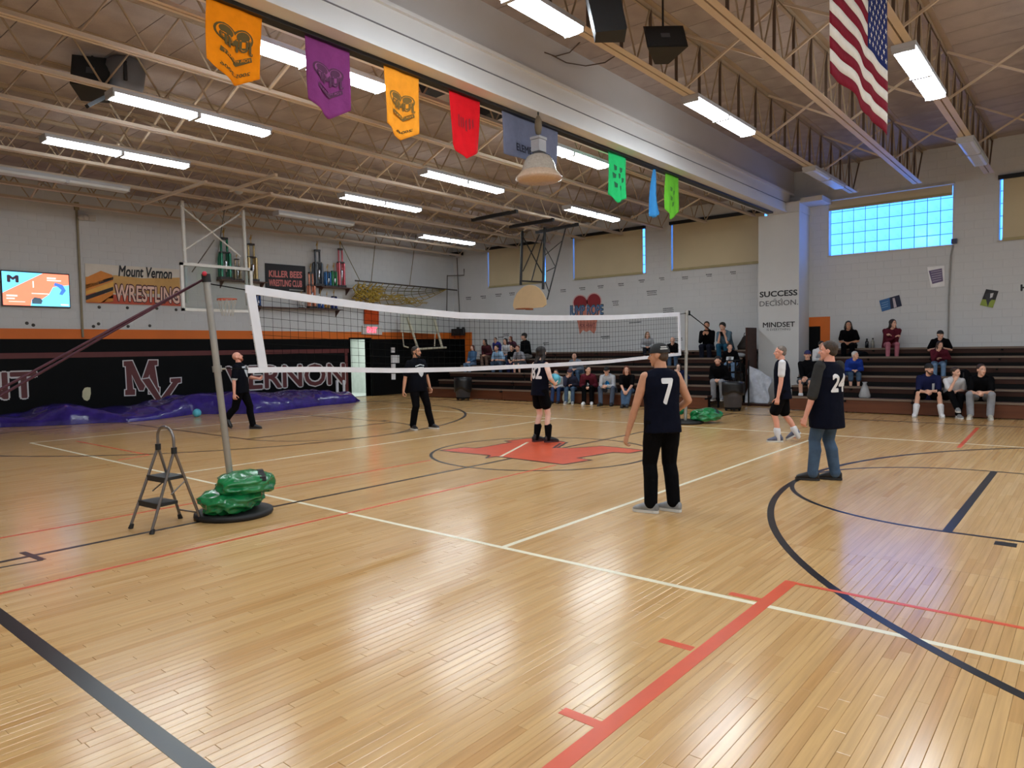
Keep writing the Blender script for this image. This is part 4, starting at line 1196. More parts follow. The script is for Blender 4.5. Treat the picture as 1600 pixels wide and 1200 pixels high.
g3 = thing('basketball_goal', 'folded white goal frame on the far wall above the black band', 'basketball goal', tuple(WL(660, 545)))
D3 = .75
MB().prism([WL(626, 491, D3), WL(682, 496, D3), WL(682, 522, D3), WL(626, 519, D3)], (0, .02, 0)).build('backboard', MAT('clear_pale_board', (186, 188, 176), .4), g3)
for (xa, ya_), (xb, yb_), r in (((637, 495), (653, 545), .045), ((679, 499), (691, 544), .05), ((629, 520), (631, 541), .02), ((680, 521), (679, 541), .02), ((631, 541), (638, 543), .025), ((652, 545.5), (697, 543), .04)):
    MB().tube(WL(xa, ya_, D3 + .05), WL(xb, yb_, D3 + .05), r, n=8).build('arm', MAT('old_ivory_steel', (206, 202, 180), .45), g3)
for x in (640, 672): MB().tube(WL(x, 505, D3 - .02), WL(x, 505, .03), .03, n=8).build('arm', MAT('old_ivory_steel', (0, 0, 0)), g3)

# ================================================================== RIGHT WALL: posters, painted logo, small lettering
def wr_pts(pts, d): return [tuple(WR(x, y, d)) for x, y in pts]
def poster(label, pts, mat, name='poster'):
    t = thing(name, label, 'poster', tuple(WR(*pts[-1])), 'posters on the window wall')
    MB().prism(wr_pts(pts, .02), (.008, 0, 0)).build('sheet', mat, t)
    return t
Z6 = lambda x, y: (1360 + x * 240 / 1600, 400 + y * 120 / 800)
t = poster('white poster with a purple panel below the glass block window', [Z6(590, 115), Z6(770, 100), Z6(775, 315), Z6(630, 330)], M_PAPER)
flat(wr_pts([Z6(608, 155), Z6(745, 128), Z6(757, 262), Z6(645, 292)], .023), 'print', MAT('purple_print', (112, 100, 132), .7), t)
for k in range(5): flat(wr_pts([Z6(630 + 4 * k, 165 + 24 * k), Z6(740, 145 + 24 * k), Z6(741, 152 + 24 * k), Z6(632 + 4 * k, 172 + 24 * k)], .025), 'print_line', MAT('pale_print', (180, 172, 190), .7), t)
t = poster('tilted blue and navy poster above the woman in pink', [Z6(92, 465), Z6(300, 405), Z6(328, 520), Z6(120, 580)], MAT('blue_print', (52, 104, 160), .6))
flat(wr_pts([Z6(200, 434), Z6(300, 405), Z6(328, 520), Z6(212, 553)], .023), 'print', MAT('navy_print', (28, 34, 62), .6), t)
flat(wr_pts([Z6(230, 440), Z6(252, 436), Z6(275, 530), Z6(245, 540)], .025), 'print', MAT('skin_print', (190, 180, 190), .6), t)
for k in range(3): flat(wr_pts([Z6(115, 490 + 24 * k), Z6(185, 470 + 24 * k), Z6(187, 476 + 24 * k), Z6(117, 497 + 24 * k)], .025), 'print_line', MAT('pale_blue_print', (120, 160, 200), .6), t)
t = poster('tilted football photo poster in black and green', [Z6(1205, 345), Z6(1335, 365), Z6(1275, 540), Z6(1140, 512)], MAT('dark_print', (34, 34, 40), .6))
flat(wr_pts([Z6(1165, 450), Z6(1305, 458), Z6(1275, 540), Z6(1140, 512)], .023), 'print', MAT('lime_print', (150, 168, 72), .6), t)
flat(wr_pts([Z6(1190, 400), Z6(1240, 380), Z6(1300, 400), Z6(1270, 450), Z6(1240, 480), Z6(1222, 530), Z6(1208, 470)], .025), 'print', MAT('figure_print', (52, 54, 60), .6), t)
flat(wr_pts([Z6(1250, 390), Z6(1285, 385), Z6(1270, 430), Z6(1245, 440)], .027), 'print', MAT('white_print', (206, 206, 210), .6), t)
# painted heart logo
lg = thing('heart_logo', 'painted red heart logo reading Jump Rope for Heart between the windows', 'mural', tuple(WR(917, 525)))
ZQ = lambda x, y: (860 + x * 120 / 1600, 440 + y * 90 / 1200)
def lobe(cx, cy, rx, ry, n=20): return [ZQ(cx + rx * math.cos(a), cy + ry * math.sin(a)) for a in np.linspace(0, 2 * math.pi, n, endpoint=False)]
M_HR, M_HP = MAT('heart_red', (140, 26, 36), .6), MAT('heart_pink', (214, 170, 170), .6)
for cx, cy, rx, ry in ((620, 440, 160, 170), (910, 410, 160, 180)):
    flat(wr_pts(lobe(cx, cy, rx, ry), .006), 'paint', M_HP, lg); flat(wr_pts(lobe(cx, cy, rx - 22, ry - 24), .008), 'paint', M_HR, lg)
flat(wr_pts([ZQ(480, 560), ZQ(1060, 520), ZQ(960, 860), ZQ(950, 1000), ZQ(910, 1090), ZQ(820, 1010), ZQ(750, 1050), ZQ(680, 1010), ZQ(610, 1100), ZQ(570, 860)], .010), 'paint', MAT('heart_coral', (206, 130, 112), .6), lg)
a, b, c = WR(*ZQ(390, 775), .014), WR(*ZQ(1110, 760), .014), WR(*ZQ(390, 520), .014)
c2 = a + (c - a) * 1.12
lettering('JUMP ROPE', a, b - a, c2 - a, MAT('heart_green', (50, 78, 88), .6), lg, 'painted_lettering', bold=.05)
e_ = V3((-.004, 0, 0))
lettering('JUMP ROPE', a + e_ + (c2 - a) * .08, (b - a) * .98, (c2 - a) * .84, MAT('heart_blue', (92, 128, 182), .6), lg, 'painted_lettering', bold=.0)
a, b, c = WR(*ZQ(610, 950), .014), WR(*ZQ(930, 940), .014), WR(*ZQ(610, 880), .014)
lettering('FOR HEART', a, b - a, c - a, MAT('heart_dark', (120, 60, 66), .6), lg, 'painted_lettering', bold=.02)
# illegible small lettering: short rows of dark marks
M_MARK = MAT('dark_marks', (72, 74, 76), .7)
marks = [(x, y, 8, 2) for x, y in ((732, 464), (755, 462), (778, 459), (800, 457), (880, 452), (909, 449), (938, 446), (970, 442.5), (1002, 437), (1034, 433.5), (1070, 432), (1107, 428), (1145, 424))]
marks += [(1018, 454, 15, 3), (961, 470, 9, 3), (1044, 481, 16, 3), (992, 503, 18, 1), (945, 525, 12, 2), (779, 491, 10, 2), (834, 495, 10, 2), (791, 521, 9, 2), (853, 535, 9, 2), (783, 526, 8, 1), (1060, 528, 12, 2)]
ml = MB()
for x, y, wd, rows in marks:
    for r_ in range(rows):
        xx = x - wd / 2 + (0 if r_ == 0 else RND.uniform(0, 2))
        while xx < x + wd / 2:
            cw = RND.uniform(.8, 1.7); hh = 1.7 if r_ == 0 else 1.3
            yy = y + r_ * 3.0 - (xx - x) * .08
            ml.add(wr_pts([(xx, yy + hh), (xx + cw, yy + hh - .06), (xx + cw, yy - .06), (xx, yy)], .006), [(0, 1, 2, 3)])
            xx += cw + .45
stuff(ml.build('small_lettering', M_MARK, wall_right, fix=False))
a, b, c = WR(1594.5, 455, .006), WR(1606, 454, .006), WR(1594.5, 444.5, .006)
lettering('H', a, b - a, c - a, M_INK, wall_right, 'vinyl_lettering', bold=.05)
cp = thing('conduit_pipe', 'thin grey conduit down the wall right of the glass block window', 'pipe', tuple(WR(1481, 540)))
MB().path([WR(1489, 383, .03), WR(1486, 400, .03), WR(1482.5, 470, .03), WR(1481.5, 541, .03)], .02, 6).build('pipe', MAT('grey_conduit', (150, 148, 144), .5), cp)
MB().obox(WR(1491, 377, .06), (.05, 0, 0), (0, .06, 0), (0, 0, .06)).build('junction_box', MAT('navy_box', (60, 66, 96), .5), cp)
cp = thing('corner_pipework', 'dark pipes and a flat box fixed in the far corner of the hall', 'pipe', tuple(WR(716, 480)))
for pts in ([(714, 403), (715.5, 440), (718, 490)], [(699, 430), (698, 490)], [(699, 431), (725, 430), (725, 420)]):
    MB().path([WR(x, y, .05) if x > 711 else WL(x, y, .05) for x, y in pts], .02, 6).build('pipe', MAT('dark_pipe', (96, 90, 84), .5), cp)
MB().obox(WR(713, 397, .2), (.15, 0, 0), (0, .25, 0), (0, 0, .06)).build('box', M_GB, cp)
ms = thing('mounted_camera', 'black twin-barrelled device on top of the orange band in the corner', 'equipment', tuple(WR(718, 520)))
MB().obox(WR(716, 519, .25) + V3((.19, 0, 0)), (.055, 0, 0), (0, .05, 0), (0, 0, .05)).build('bracket', M_GB, ms)
MB().obox(WR(716, 519, .25), (.12, 0, 0), (0, .28, 0), (0, 0, .14)).build('case', M_GB, ms)
for x in (715.5, 724): MB().tube(WR(x, 520, .25), WR(x, 511, .25), .06, n=10).build('barrel', M_GB, ms)

for x, lb in ((527, 'first of two short white posts behind the end of the purple tarpaulin'), (537.5, 'second of two short white posts behind the tarpaulin, nearest the doorway')):
    p, q_ = PY(x, 612, V0 - .3), PY(x, 595, V0 - .3)
    t = thing('short_post', lb, 'post', (p.x, p.y, 0), 'short white posts by the doorway')
    MB().tube((p.x, p.y, 0), (p.x, p.y, q_.z), .05, n=12).build('pole', M_TAPE, t)
    MB().lathe((p.x, p.y, q_.z), [(.05, 0), (.03, .025), (0, .03)], 12).build('cap', M_TAPE, t)
# ================================================================== PENNANTS under the beam
BV = .23
def pennant(label, tl, tr, br, tip, bl, rgb, seed, amp=.025):
    """cloth pennant from its picture corners: top left, top right, lower right, tip, lower left"""
    P_ = [PY(x, y, BV) for x, y in (tl, tr, br, tip, bl)]
    t = thing('pennant', label, 'pennant', (P_[0].x, BV, P_[0].z), 'coloured pennants hung along the white beam')
    ft = (P_[3].x - P_[4].x) / max(1e-6, P_[2].x - P_[4].x)
    ft = min(max(ft, .05), .95)
    def f(s, k):
        top = P_[0] + (P_[1] - P_[0]) * s
        if s < ft: bot = P_[4] + (P_[3] - P_[4]) * (s / ft)
        else: bot = P_[3] + (P_[2] - P_[3]) * ((s - ft) / (1 - ft))
        top = V3((top.x, BV, 5.30))
        p = top + (bot - top) * k
        p.y += amp * (math.sin(s * 7 + seed + k * 2) + .6 * math.sin(s * 15 + seed * 2 - k * 3)) * (.15 + .85 * k)
        return p
    o = MB().grid(f, 28, 20).build('cloth', CLOTH('pennant_cloth_%d' % seed, rgb, .06), t, fix=False)
    m_ = o.modifiers.new('thickness', 'SOLIDIFY'); m_.thickness = .003
    top = P_[0], P_[1]
    MB().box((min(P_[0].x, P_[1].x) - .01, BV - .008, 5.285), (max(P_[0].x, P_[1].x) + .01, BV + .008, 5.31)).build('hanging_rod', M_BK, t)
    def pr(s, k, d=.006):
        p = f(s, k); p.y -= d
        return tuple(p)
    return t, pr
def decal(t, pr, pts, mat, name='print', n=3, d=.006):
    """closed print outline in cloth coordinates, draped on the cloth"""
    c = (sum(p[0] for p in pts) / len(pts), sum(p[1] for p in pts) / len(pts))
    mb = MB(); N_ = len(pts)
    vs = [pr(*c, d)]; fs = []
    for j in range(1, n + 1):
        vs += [pr(c[0] + (p[0] - c[0]) * j / n, c[1] + (p[1] - c[1]) * j / n, d) for p in pts]
    for i in range(N_): fs.append((0, 1 + i, 1 + (i + 1) % N_))
    for j in range(n - 1):
        o = 1 + j * N_
        fs += [(o + i, o + N_ + i, o + N_ + (i + 1) % N_, o + (i + 1) % N_) for i in range(N_)]
    mb.add(vs, fs)
    return mb.build(name, mat, t, fix=False)
def cloth_text(t, pr, s, s0, s1, k0, k1, mat, bold=.0, mirror=True, slope=0.0, d=.008):
    vs, fs = text_geo(s, bold)
    bm = bmesh.new()
    vv = [bm.verts.new((x, y, l)) for x, y, l in vs]
    for f_ in fs:
        try: bm.faces.new([vv[i] for i in f_])
        except ValueError: pass
    bmesh.ops.triangulate(bm, faces=bm.faces)
    bmesh.ops.subdivide_edges(bm, edges=[e for e in bm.edges if (e.verts[0].co - e.verts[1].co).xy.length > .25], cuts=2)
    lo, hi = vs[:, :2].min(0), vs[:, :2].max(0)
    bm.verts.ensure_lookup_table()
    mb = MB(); vs2 = []
    for v in bm.verts:
        a, b = (v.co.x - lo[0]) / (hi[0] - lo[0]), (v.co.y - lo[1]) / (hi[1] - lo[1])
        if mirror: a = 1 - a
        ss = s0 + (s1 - s0) * a
        vs2.append(pr(ss, k1 + (k0 - k1) * b + slope * a, d + .0003 * v.co.z))
    mb.add(vs2, [tuple(v.index for v in f_.verts) for f_ in bm.faces])
    bm.free()
    return mb.build('print_lettering', mat, t, fix=False)
def heart_print(t, pr, ink, fill, k0, k1, s0=.12, s1=.9):
    H = lambda a, b: (s0 + (s1 - s0) * a, k0 + (k1 - k0) * b)
    def lobe(cx, cy, rx, ry): return [H(cx + rx * math.cos(a), cy + ry * math.sin(a)) for a in np.linspace(0, 2 * math.pi, 18, endpoint=False)]
    for cx, cy in ((.27, .28), (.68, .28)):
        decal(t, pr, lobe(cx, cy, .27, .30), ink, d=.007)
        decal(t, pr, lobe(cx, cy, .22, .25), fill, d=.009)
        decal(t, pr, lobe(cx, cy - .08, .17, .15), ink, d=.011)
    cloth_text(t, pr, 'JUMP', *(H(.1, 0)[0], H(.94, 0)[0]), H(0, .28)[1], H(0, .78)[1], ink, .05, d=.013)
    cloth_text(t, pr, 'JUMP', *(H(.12, 0)[0], H(.92, 0)[0]), H(0, .30)[1], H(0, .76)[1], fill, .0, d=.015)
    decal(t, pr, [H(.14, .78), H(.5, .88), H(.9, .80), H(.92, .96), H(.5, 1.06), H(.12, .94)], ink, d=.012)
    cloth_text(t, pr, 'FOR HEART', H(.18, 0)[0], H(.86, 0)[0], H(0, .86)[1], H(0, .95)[1], fill, .0, d=.016)
INK_O, INK_P = MAT('olive_ink', (92, 74, 24), .8), MAT('plum_ink', (82, 34, 72), .8)
c1 = CLOTH('pennant_cloth_1', (238, 138, 20), .06); c3 = CLOTH('pennant_cloth_3', (246, 160, 48), .06)
t, pr = pennant('deep orange pennant with a dark heart print, first along the beam', (322, -20), (409, 12), (406, 124), (367, 134), (322, 91), (238, 138, 20), 1)
heart_print(t, pr, INK_O, c1, .30, .74)
cloth_text(t, pr, '2005-2006', .22, .80, .86, .91, INK_O, .02)
t, pr = pennant('purple pennant with a faint heart print, hung beside the orange one', (476, 42), (546, 73), (546, 174), (516, 186), (481, 154), (128, 58, 116), 2)
heart_print(t, pr, INK_P, MAT('plum_cloth', (142, 70, 128), .85), .34, .72)
t, pr = pennant('light orange pennant with a heart print, beside the red one', (599, 92), (654, 113), (653, 210), (627, 219), (603, 192), (246, 160, 48), 3)
heart_print(t, pr, MAT('brown_ink', (120, 92, 36), .8), c3, .36, .72)
cloth_text(t, pr, '2006', .35, .8, .88, .92, INK_O, .02)
t, pr = pennant('bright red pennant with faint dark lettering below the beam', (701, 132), (749, 151), (748, 238), (729, 248), (706, 226), (222, 30, 40), 4)
INK_R = MAT('dark_red_ink', (158, 16, 30), .8)
for a in range(6): decal(t, pr, [(.25 + a * .09, .38 + .03 * (a % 2)), (.30 + a * .09, .37), (.31 + a * .09, .58 - .04 * (a % 3)), (.26 + a * .09, .56)], INK_R, n=2, d=.008)
t, pr = pennant('wide slate grey pennant with dark lettering behind the bell lamp', (783, 166), (871, 200), (870, 268), (845, 258), (789, 239), (116, 122, 146), 5)
cloth_text(t, pr, 'ELEMENTARY', .22, .84, .66, .84, MAT('navy_ink', (36, 38, 56), .8), .02, mirror=False)
t, pr = pennant('emerald green pennant with small dark figures, first past the bell lamp', (950, 233), (978, 242), (979, 310), (964, 317.5), (952, 303), (44, 190, 110), 6)
INK_G = MAT('dark_green_ink', (16, 92, 58), .8)
for a, b in ((.3, .25), (.6, .28), (.25, .42), (.5, .40), (.7, .5), (.3, .6), (.55, .66)): decal(t, pr, [(a, b), (a + .14, b + .02), (a + .12, b + .1), (a + .02, b + .12)], INK_G, n=2, d=.008)
t, pr = pennant('sky blue pennant twisted to a narrow strip between the two green ones', (1021.5, 262), (1024, 264), (1031, 334), (1024, 340), (1013, 338), (62, 138, 200), 7, .06)
t, pr = pennant('lime green pennant, last along the beam', (1040, 267), (1060, 275), (1059, 332), (1050, 343), (1038, 326), (112, 200, 62), 8)
for a, b in ((.35, .3), (.6, .36), (.4, .5), (.55, .62)): decal(t, pr, [(a, b), (a + .16, b + .01), (a + .14, b + .09), (a + .02, b + .1)], MAT('moss_ink', (70, 140, 44), .8), n=2, d=.008)

# ================================================================== STRIPED FLAG
FV = JR[2] - .14
fl_ = thing('national_flag', 'large red and white striped flag with a starred blue canton under the roof', 'flag', tuple(PY(1385, 30, FV)))
fx0, fx1 = PY(1299, 60, FV).x, PY(1385, 60, FV).x
fz1 = 5.66
fzb = PY(1376, 204, FV).z
def flagp(s, k, d=0.0):
    x = fx0 + (fx1 - fx0) * s
    zb = fzb + (1 - s) * .10 + .02 * math.sin(9 * s)
    z = fz1 + (zb - fz1) * k
    y = FV + .022 * math.sin(s * 9 + 1) * (.3 + .7 * k) + .012 * math.sin(s * 21 + k * 4) * k - d
    return (x, y, z - .014 * math.sin(s * 14 + .5) * (.2 + .8 * k))
M_FR, M_FW, M_FB = CLOTH('flag_red', (122, 28, 44), .06), CLOTH('flag_white', (222, 214, 204), .05), CLOTH('flag_blue', (34, 44, 98), .08)
for i in range(13):
    q = MB().grid(lambda s, k: flagp(s * (.62 if i < 7 else 1.0), (i + k) / 13), 30 if i > 6 else 20, 2)
    o = q.build('stripe', M_FR if i % 2 == 0 else M_FW, fl_, fix=False); o.modifiers.new('thickness', 'SOLIDIFY').thickness = .003
o = MB().grid(lambda s, k: flagp(.62 + .38 * s, k * 7 / 13), 14, 12).build('canton', M_FB, fl_, fix=False); o.modifiers.new('thickness', 'SOLIDIFY').thickness = .003
q = MB()
for r_ in range(9):
    for c_ in range(6 if r_ % 2 == 0 else 5):
        cs, ck = .62 + .38 * ((c_ * 2 + 1 + (r_ % 2)) / 12), (r_ + 1) / 10 * 7 / 13
        pts = []
        for a in range(10):
            rr = .018 if a % 2 == 0 else .0075
            pts.append(flagp(cs + rr * math.sin(a * math.pi / 5) * 1.0, ck - rr * math.cos(a * math.pi / 5) * (fx1 - fx0) / (fz1 - fzb), .008))
        q.add([flagp(cs, ck, .008)] + pts, [(0, 1 + i, 1 + (i + 1) % 10) for i in range(10)])
stuff(q.build('stars', M_FW, fl_, fix=False))
MB().tube((fx0 - .05, FV, fz1 + .01), (fx1 + .05, FV, fz1 + .01), .012).build('hanging_rod', M_POST, fl_)

# ================================================================== things hung from the roof: loudspeakers and the bell lamp
M_SPK, M_SPG, M_GREYP = MAT('speaker_black', (20, 21, 24), .55), MAT('speaker_grille', (34, 35, 38), .8, bump=.3, bscale=120), MAT('speaker_grey', (104, 104, 108), .5)
def speaker(label, c, w_, d_, h_, yaw, pitch=25, taper=.75, hang=ZL):
    c = V3(c)
    t = thing('loudspeaker', label, 'loudspeaker', tuple(c), 'loudspeakers under the roof')
    m_ = Matrix.Rotation(math.radians(yaw), 3, 'Z') @ Matrix.Rotation(math.radians(pitch), 3, 'X')
    P_ = lambda x, y, z: c + m_ @ V3((x, y, z))
    f_ = [(-w_ / 2, d_ / 2, -h_ / 2), (w_ / 2, d_ / 2, -h_ / 2), (w_ / 2, d_ / 2, h_ / 2), (-w_ / 2, d_ / 2, h_ / 2)]
    k_ = [(x * taper, -d_ / 2, z * taper) for x, _, z in f_]
    vs = [P_(*p) for p in f_ + k_]
    cb_ = MB().add(vs, [(0, 1, 2, 3), (7, 6, 5, 4), (0, 4, 5, 1), (1, 5, 6, 2), (2, 6, 7, 3), (3, 7, 4, 0)]).build('cabinet', M_SPK, t)
    MB().prism([P_(x * .9, d_ / 2, z * .92) for x, _, z in f_], m_ @ V3((0, .012, 0))).build('grille', M_SPG, cb_)
    MB().prism([P_(x * .22, d_ / 2 + .013, z * .2) for x, _, z in f_], m_ @ V3((0, .004, 0))).build('badge', MAT('badge_grey', (74, 76, 82), .4), cb_)
    MB().tube(c + V3((0, 0, h_ * .3)), (c.x, c.y, hang), .015, n=6).build('hanger', M_SPK, t)
    return t
speaker('black loudspeaker beside the grey speaker housing over the far half', PY(146, 127, 4.75), .5, .4, .55, 150)
sp = thing('loudspeaker', 'grey domed speaker housing with a dark slot over the far half', 'loudspeaker', tuple(PY(196, 120, 4.55)), 'loudspeakers under the roof')
c_ = PY(196, 118, 4.55)
MB().lathe(c_, [(0, .26), (.16, .25), (.25, .18), (.28, .08), (.24, -.16), (.20, -.24), (0, -.24)], 24).build('housing', M_GREYP, sp)
MB().obox(c_ + V3((-.10, -.245, -.02)), (.022, 0, 0), (0, .02, 0), (0, 0, .14)).build('slot', M_SPK, sp)
MB().tube(c_ + V3((0, 0, .25)), (c_.x, c_.y, ZL), .02, n=6).build('hanger', M_SPK, sp)
MB().bar(PY(136, 166, 4.4), PY(178, 145, 4.4), .10, .05).build('bracket', M_SPK, sp)
speaker('black loudspeaker between the light orange and red pennants', PY(668, 132, 1.9), .42, .36, .42, 200)
speaker('black loudspeaker just right of the red pennant', PY(762, 168, 1.9), .40, .36, .50, 190)
speaker('tall black loudspeaker with a badge hung before the beam, at the top edge', PY(944, 14, -2.35), .34, .34, .72, 215, 12, .8, ZR)
speaker('black wedge loudspeaker hung before the beam, below the tall one', PY(1036, 76, -2.35), .52, .34, .46, 130, 35, .35, ZR)
bl = thing('bell_lamp', 'unlit bell-shaped prismatic lamp hung in front of the grey pennant', 'lamp', tuple(PY(842, 290, -.06)))
c_ = PY(842, 262, -.06); sc_ = (c_ - CAM).dot(_F) / FPX
hz = lambda y: (262 - y) * sc_ * 1.0
M_PRISM = MAT('prismatic_acrylic', (176, 166, 154), .18, noise=.12, scale=30, coat=.3)
MB().lathe(c_, [(0, hz(241)), (12 * sc_, hz(242)), (19 * sc_, hz(246)), (24 * sc_, hz(255)), (27 * sc_, hz(266)), (28 * sc_, hz(269))], 36).build('dome', M_PRISM, bl)
MB().lathe(c_, [(28 * sc_, hz(268)), (36 * sc_, hz(277)), (36.5 * sc_, hz(280)), (30 * sc_, hz(283)), (0, hz(284))], 36).build('lens', MAT('prismatic_lens', (196, 170, 146), .25, noise=.1, scale=30), bl)
MB().obox(c_ + V3((0, 0, hz(229))), (9 * sc_, 0, 0), (0, 8 * sc_, 0), (0, 0, 9 * sc_)).build('ballast_box', MAT('ballast_grey', (160, 160, 164), .5), bl)
MB().obox(c_ + V3((0, 0, hz(217.5))), (10 * sc_, 0, 0), (0, 9 * sc_, 0), (0, 0, 2 * sc_)).build('ballast_lid', MAT('ballast_grey', (0, 0, 0)), bl)
MB().lathe(c_, [(0, hz(212)), (4 * sc_, hz(210)), (6 * sc_, hz(200)), (5.5 * sc_, hz(190)), (3 * sc_, hz(184)), (0, hz(180))], 12).build('hook_cover', MAT('hook_brown', (120, 106, 86), .7), bl)
MB().tube(c_ + V3((0, 0, hz(213))), (c_.x, c_.y, 5.315), .012).build('cord', M_SPK, bl)
wr_ = thing('loose_cable', 'dark cable drooping across the face of the white beam', 'cable', tuple(PY(860, 85, .03)))
MB().path([PY(851, 82, .03), PY(868, 88, .02), PY(890, 82, .0), PY(912, 60, -.3)], .010, 5).build('cable', M_STEELD, wr_)
MB().path([PY(862, 86, .03), PY(885, 98, .02), PY(915, 103, .0), PY(945, 98, -.1), PY(965, 85, -.5)], .010, 5).build('cable', M_STEELD, wr_)

# ================================================================== BLEACHERS
M_BSEAT = MAT('bleacher_seat', (64, 38, 30), .45, spec=.3, noise=.18, scale=2.5, stretch=(1, .35, 6))
M_BRISE = MAT('bleacher_riser', (58, 32, 24), .5, spec=.25, noise=.2, scale=2.5, stretch=(1, .35, 6))
M_BFRONT = MAT('bleacher_front', (98, 56, 36), .42, spec=.35, noise=.16, scale=2.5, stretch=(1, .35, 6))
M_NOSE = MAT('worn_edge', (118, 100, 86), .5)
M_FRAME = MAT('bleacher_frame', (20, 19, 19), .7, spec=.15)
SZ = [.355, .60, .845, 1.075, 1.30, 1.52]
SEC = {'L': (8.28, .585, .95, 11.5), 'R': (9.1, .545, -6.45, -.72)}
def row_front(sec, r): return SEC[sec][0] + SEC[sec][1] * r
def bleachers(sec, label):
    f0, dp, va, vb = SEC[sec]
    t = thing('bleachers', label, 'bleachers', (f0, (va + vb) / 2, 0), 'wooden bleachers along the window wall')
    n = 3 if sec == 'L' else 2
    cuts = np.linspace(va, vb, n + 1)
    for r in range(6):
        f = row_front(sec, r); z = SZ[r]
        back = f + .30 if r < 5 else U0 - .02
        for a, b in zip(cuts, cuts[1:]):
            a, b = a + .008, b - .008
            bd_ = MB().box((f, a, z - .04), (back, b, z)).build('seat_board', M_BSEAT, t)
            MB().box((f - .006, a, z - .045), (f + .012, b, z + .003)).build('edge_strip', M_NOSE, bd_)
            zl_ = .02 if r == 0 else z - .15
            MB().box((f + .02, a, zl_), (f + .045, b, z - .04)).build('riser_board', M_BFRONT if r == 0 else M_BRISE, t)
            if r > 0:
                MB().box((f - dp + .30, a, z - .43), (f + .05, b, z - .39)).build('foot_board', M_BRISE, t)
                MB().box((f + .03, a, z - .39), (f + .04, b, z - .15)).build('riser_board', M_FRAME, t)
    for v in np.linspace(va + .02, vb - .02, 2 * n + 1):
        q = MB()
        for r in range(6):
            f = row_front(sec, r)
            q.box((f + .12, v - .02, 0), (f + .16, v + .02, SZ[r] - .04))
            q.box((f - .1, v - .015, SZ[r] - .09), (f + dp if r < 5 else U0 - .02, v + .015, SZ[r] - .05))
        q.build('support_frame', M_FRAME, t)
    if sec == 'R':
        for r in range(1, 6):
            f = row_front(sec, r)
            MB().tube((f + .1, va - .06, 0), (f + .1, va - .06, SZ[r]), .02, n=6).build('end_post', M_FRAME, t)
        MB().bar((f0 + .2, va - .06, .1), (U0 - .4, va - .06, 1.3), .03, .03).build('end_brace', M_FRAME, t)
    return t
bleachers('L', 'long dark brown wooden bleachers left of the white pilaster')
bleachers('R', 'brown wooden bleachers right of the white pilaster, under the glass blocks')

# bins, rail and small things on and beside the bleachers
M_BIN, M_LINER = MAT('grey_bin', (84, 86, 96), .5), MAT('black_liner', (20, 21, 24), .35, bump=.4, bscale=9)
def bin_(label, p, r, h, hz_):
    t = thing('trash_can', label, 'bin', (p.x, p.y, 0), 'wheeled trash cans')
    MB().lathe((p.x, p.y, .1), [(0, 0), (r * .85, 0), (r, h * .98), (r * 1.05, h), (r * .96, h), (r * .9, h * .2), (0, h * .15)], 24).build('drum', M_BIN, t)
    q = MB(); n = 28
    q.grid(lambda s, k: (p.x + math.cos(2 * math.pi * s) * r * (1.07 + .03 * math.sin(s * 40) * k), p.y + math.sin(2 * math.pi * s) * r * (1.07 + .03 * math.sin(s * 33) * k), .1 + h + .02 - k * hz_ * (1 + .15 * math.sin(s * 19))), n, 4)
    o = q.build('liner', M_LINER, t, fix=False); o.modifiers.new('thickness', 'SOLIDIFY').thickness = .004
    MB().lathe((p.x, p.y, .05), [(0, 0), (r * .8, 0), (r * .8, .05), (0, .05)], 20).build('dolly', M_FRAME, t)
    for a in range(4):
        x, y = p.x + r * .65 * math.cos(a * 1.57 + .6), p.y + r * .65 * math.sin(a * 1.57 + .6)
        MB().tube((x - .012, y, .03), (x + .012, y, .03), .03, n=10).build('wheel', M_RUBBER, t)
pb = FL(1145, 642)
bin_('grey trash can with black liner beside the pilaster gap', pb, .25, .62, .30)
p2_ = FL(683, 626)
bin_('dark trash can with a black liner at the far end of bleachers', V3((SEC['L'][0] - .45, p2_.y - .6, 0)), .27, .62, .42)
rl = thing('stair_rail', 'black tubular rail standing beside the trash can and pilaster', 'rail', (9.4, .62, 0))
for x, y in ((9.0, .72), (9.0, .5), (9.9, .72), (9.9, .5)): MB().tube((x, y, 0), (x, y, 1.25), .022, n=8).build('upright', M_FRAME, rl)
for z in (.3, .62, .94, 1.25):
    MB().tube((9.0, .72, z), (9.0, .5, z), .018, n=6).build('rung', M_FRAME, rl)
    MB().tube((9.0, .72, z), (9.9, .72, z), .018, n=6).build('rung', M_FRAME, rl)
tl = thing('toolbox_trim', 'tall brown panel edge standing between bleachers and pilaster', 'panel', (9.6, .86, 0))
MB().box((10.6, .80, 0), (11.28, .86, 2.15)).build('panel', M_BRISE, tl)
wb_ = thing('white_banner', 'crumpled white printed banner leaning against the foot of the pilaster', 'banner', (10.3, .35, 0))
def wbp(s, k):
    p = PX(1183 + 36 * s - 4 * k * s, 640 - 8 * s, 10.25)
    z = .06 + k * (1.02 - .35 * s)
    return (10.2 + .35 * k + .05 * math.sin(s * 8 + k * 5), .72 - .62 * s + .03 * math.sin(k * 9 + s * 3), z)
o = MB().grid(wbp, 22, 22).build('sheet', MAT('white_print_sheet', (200, 204, 214), .35, noise=.18, scale=9, bump=.4, bscale=8), wb_, fix=False); o.modifiers.new('thickness', 'SOLIDIFY').thickness = .006
MB().box((9.95, -.02, 0), (10.25, .78, .055)).build('base', M_BRISE, wb_)
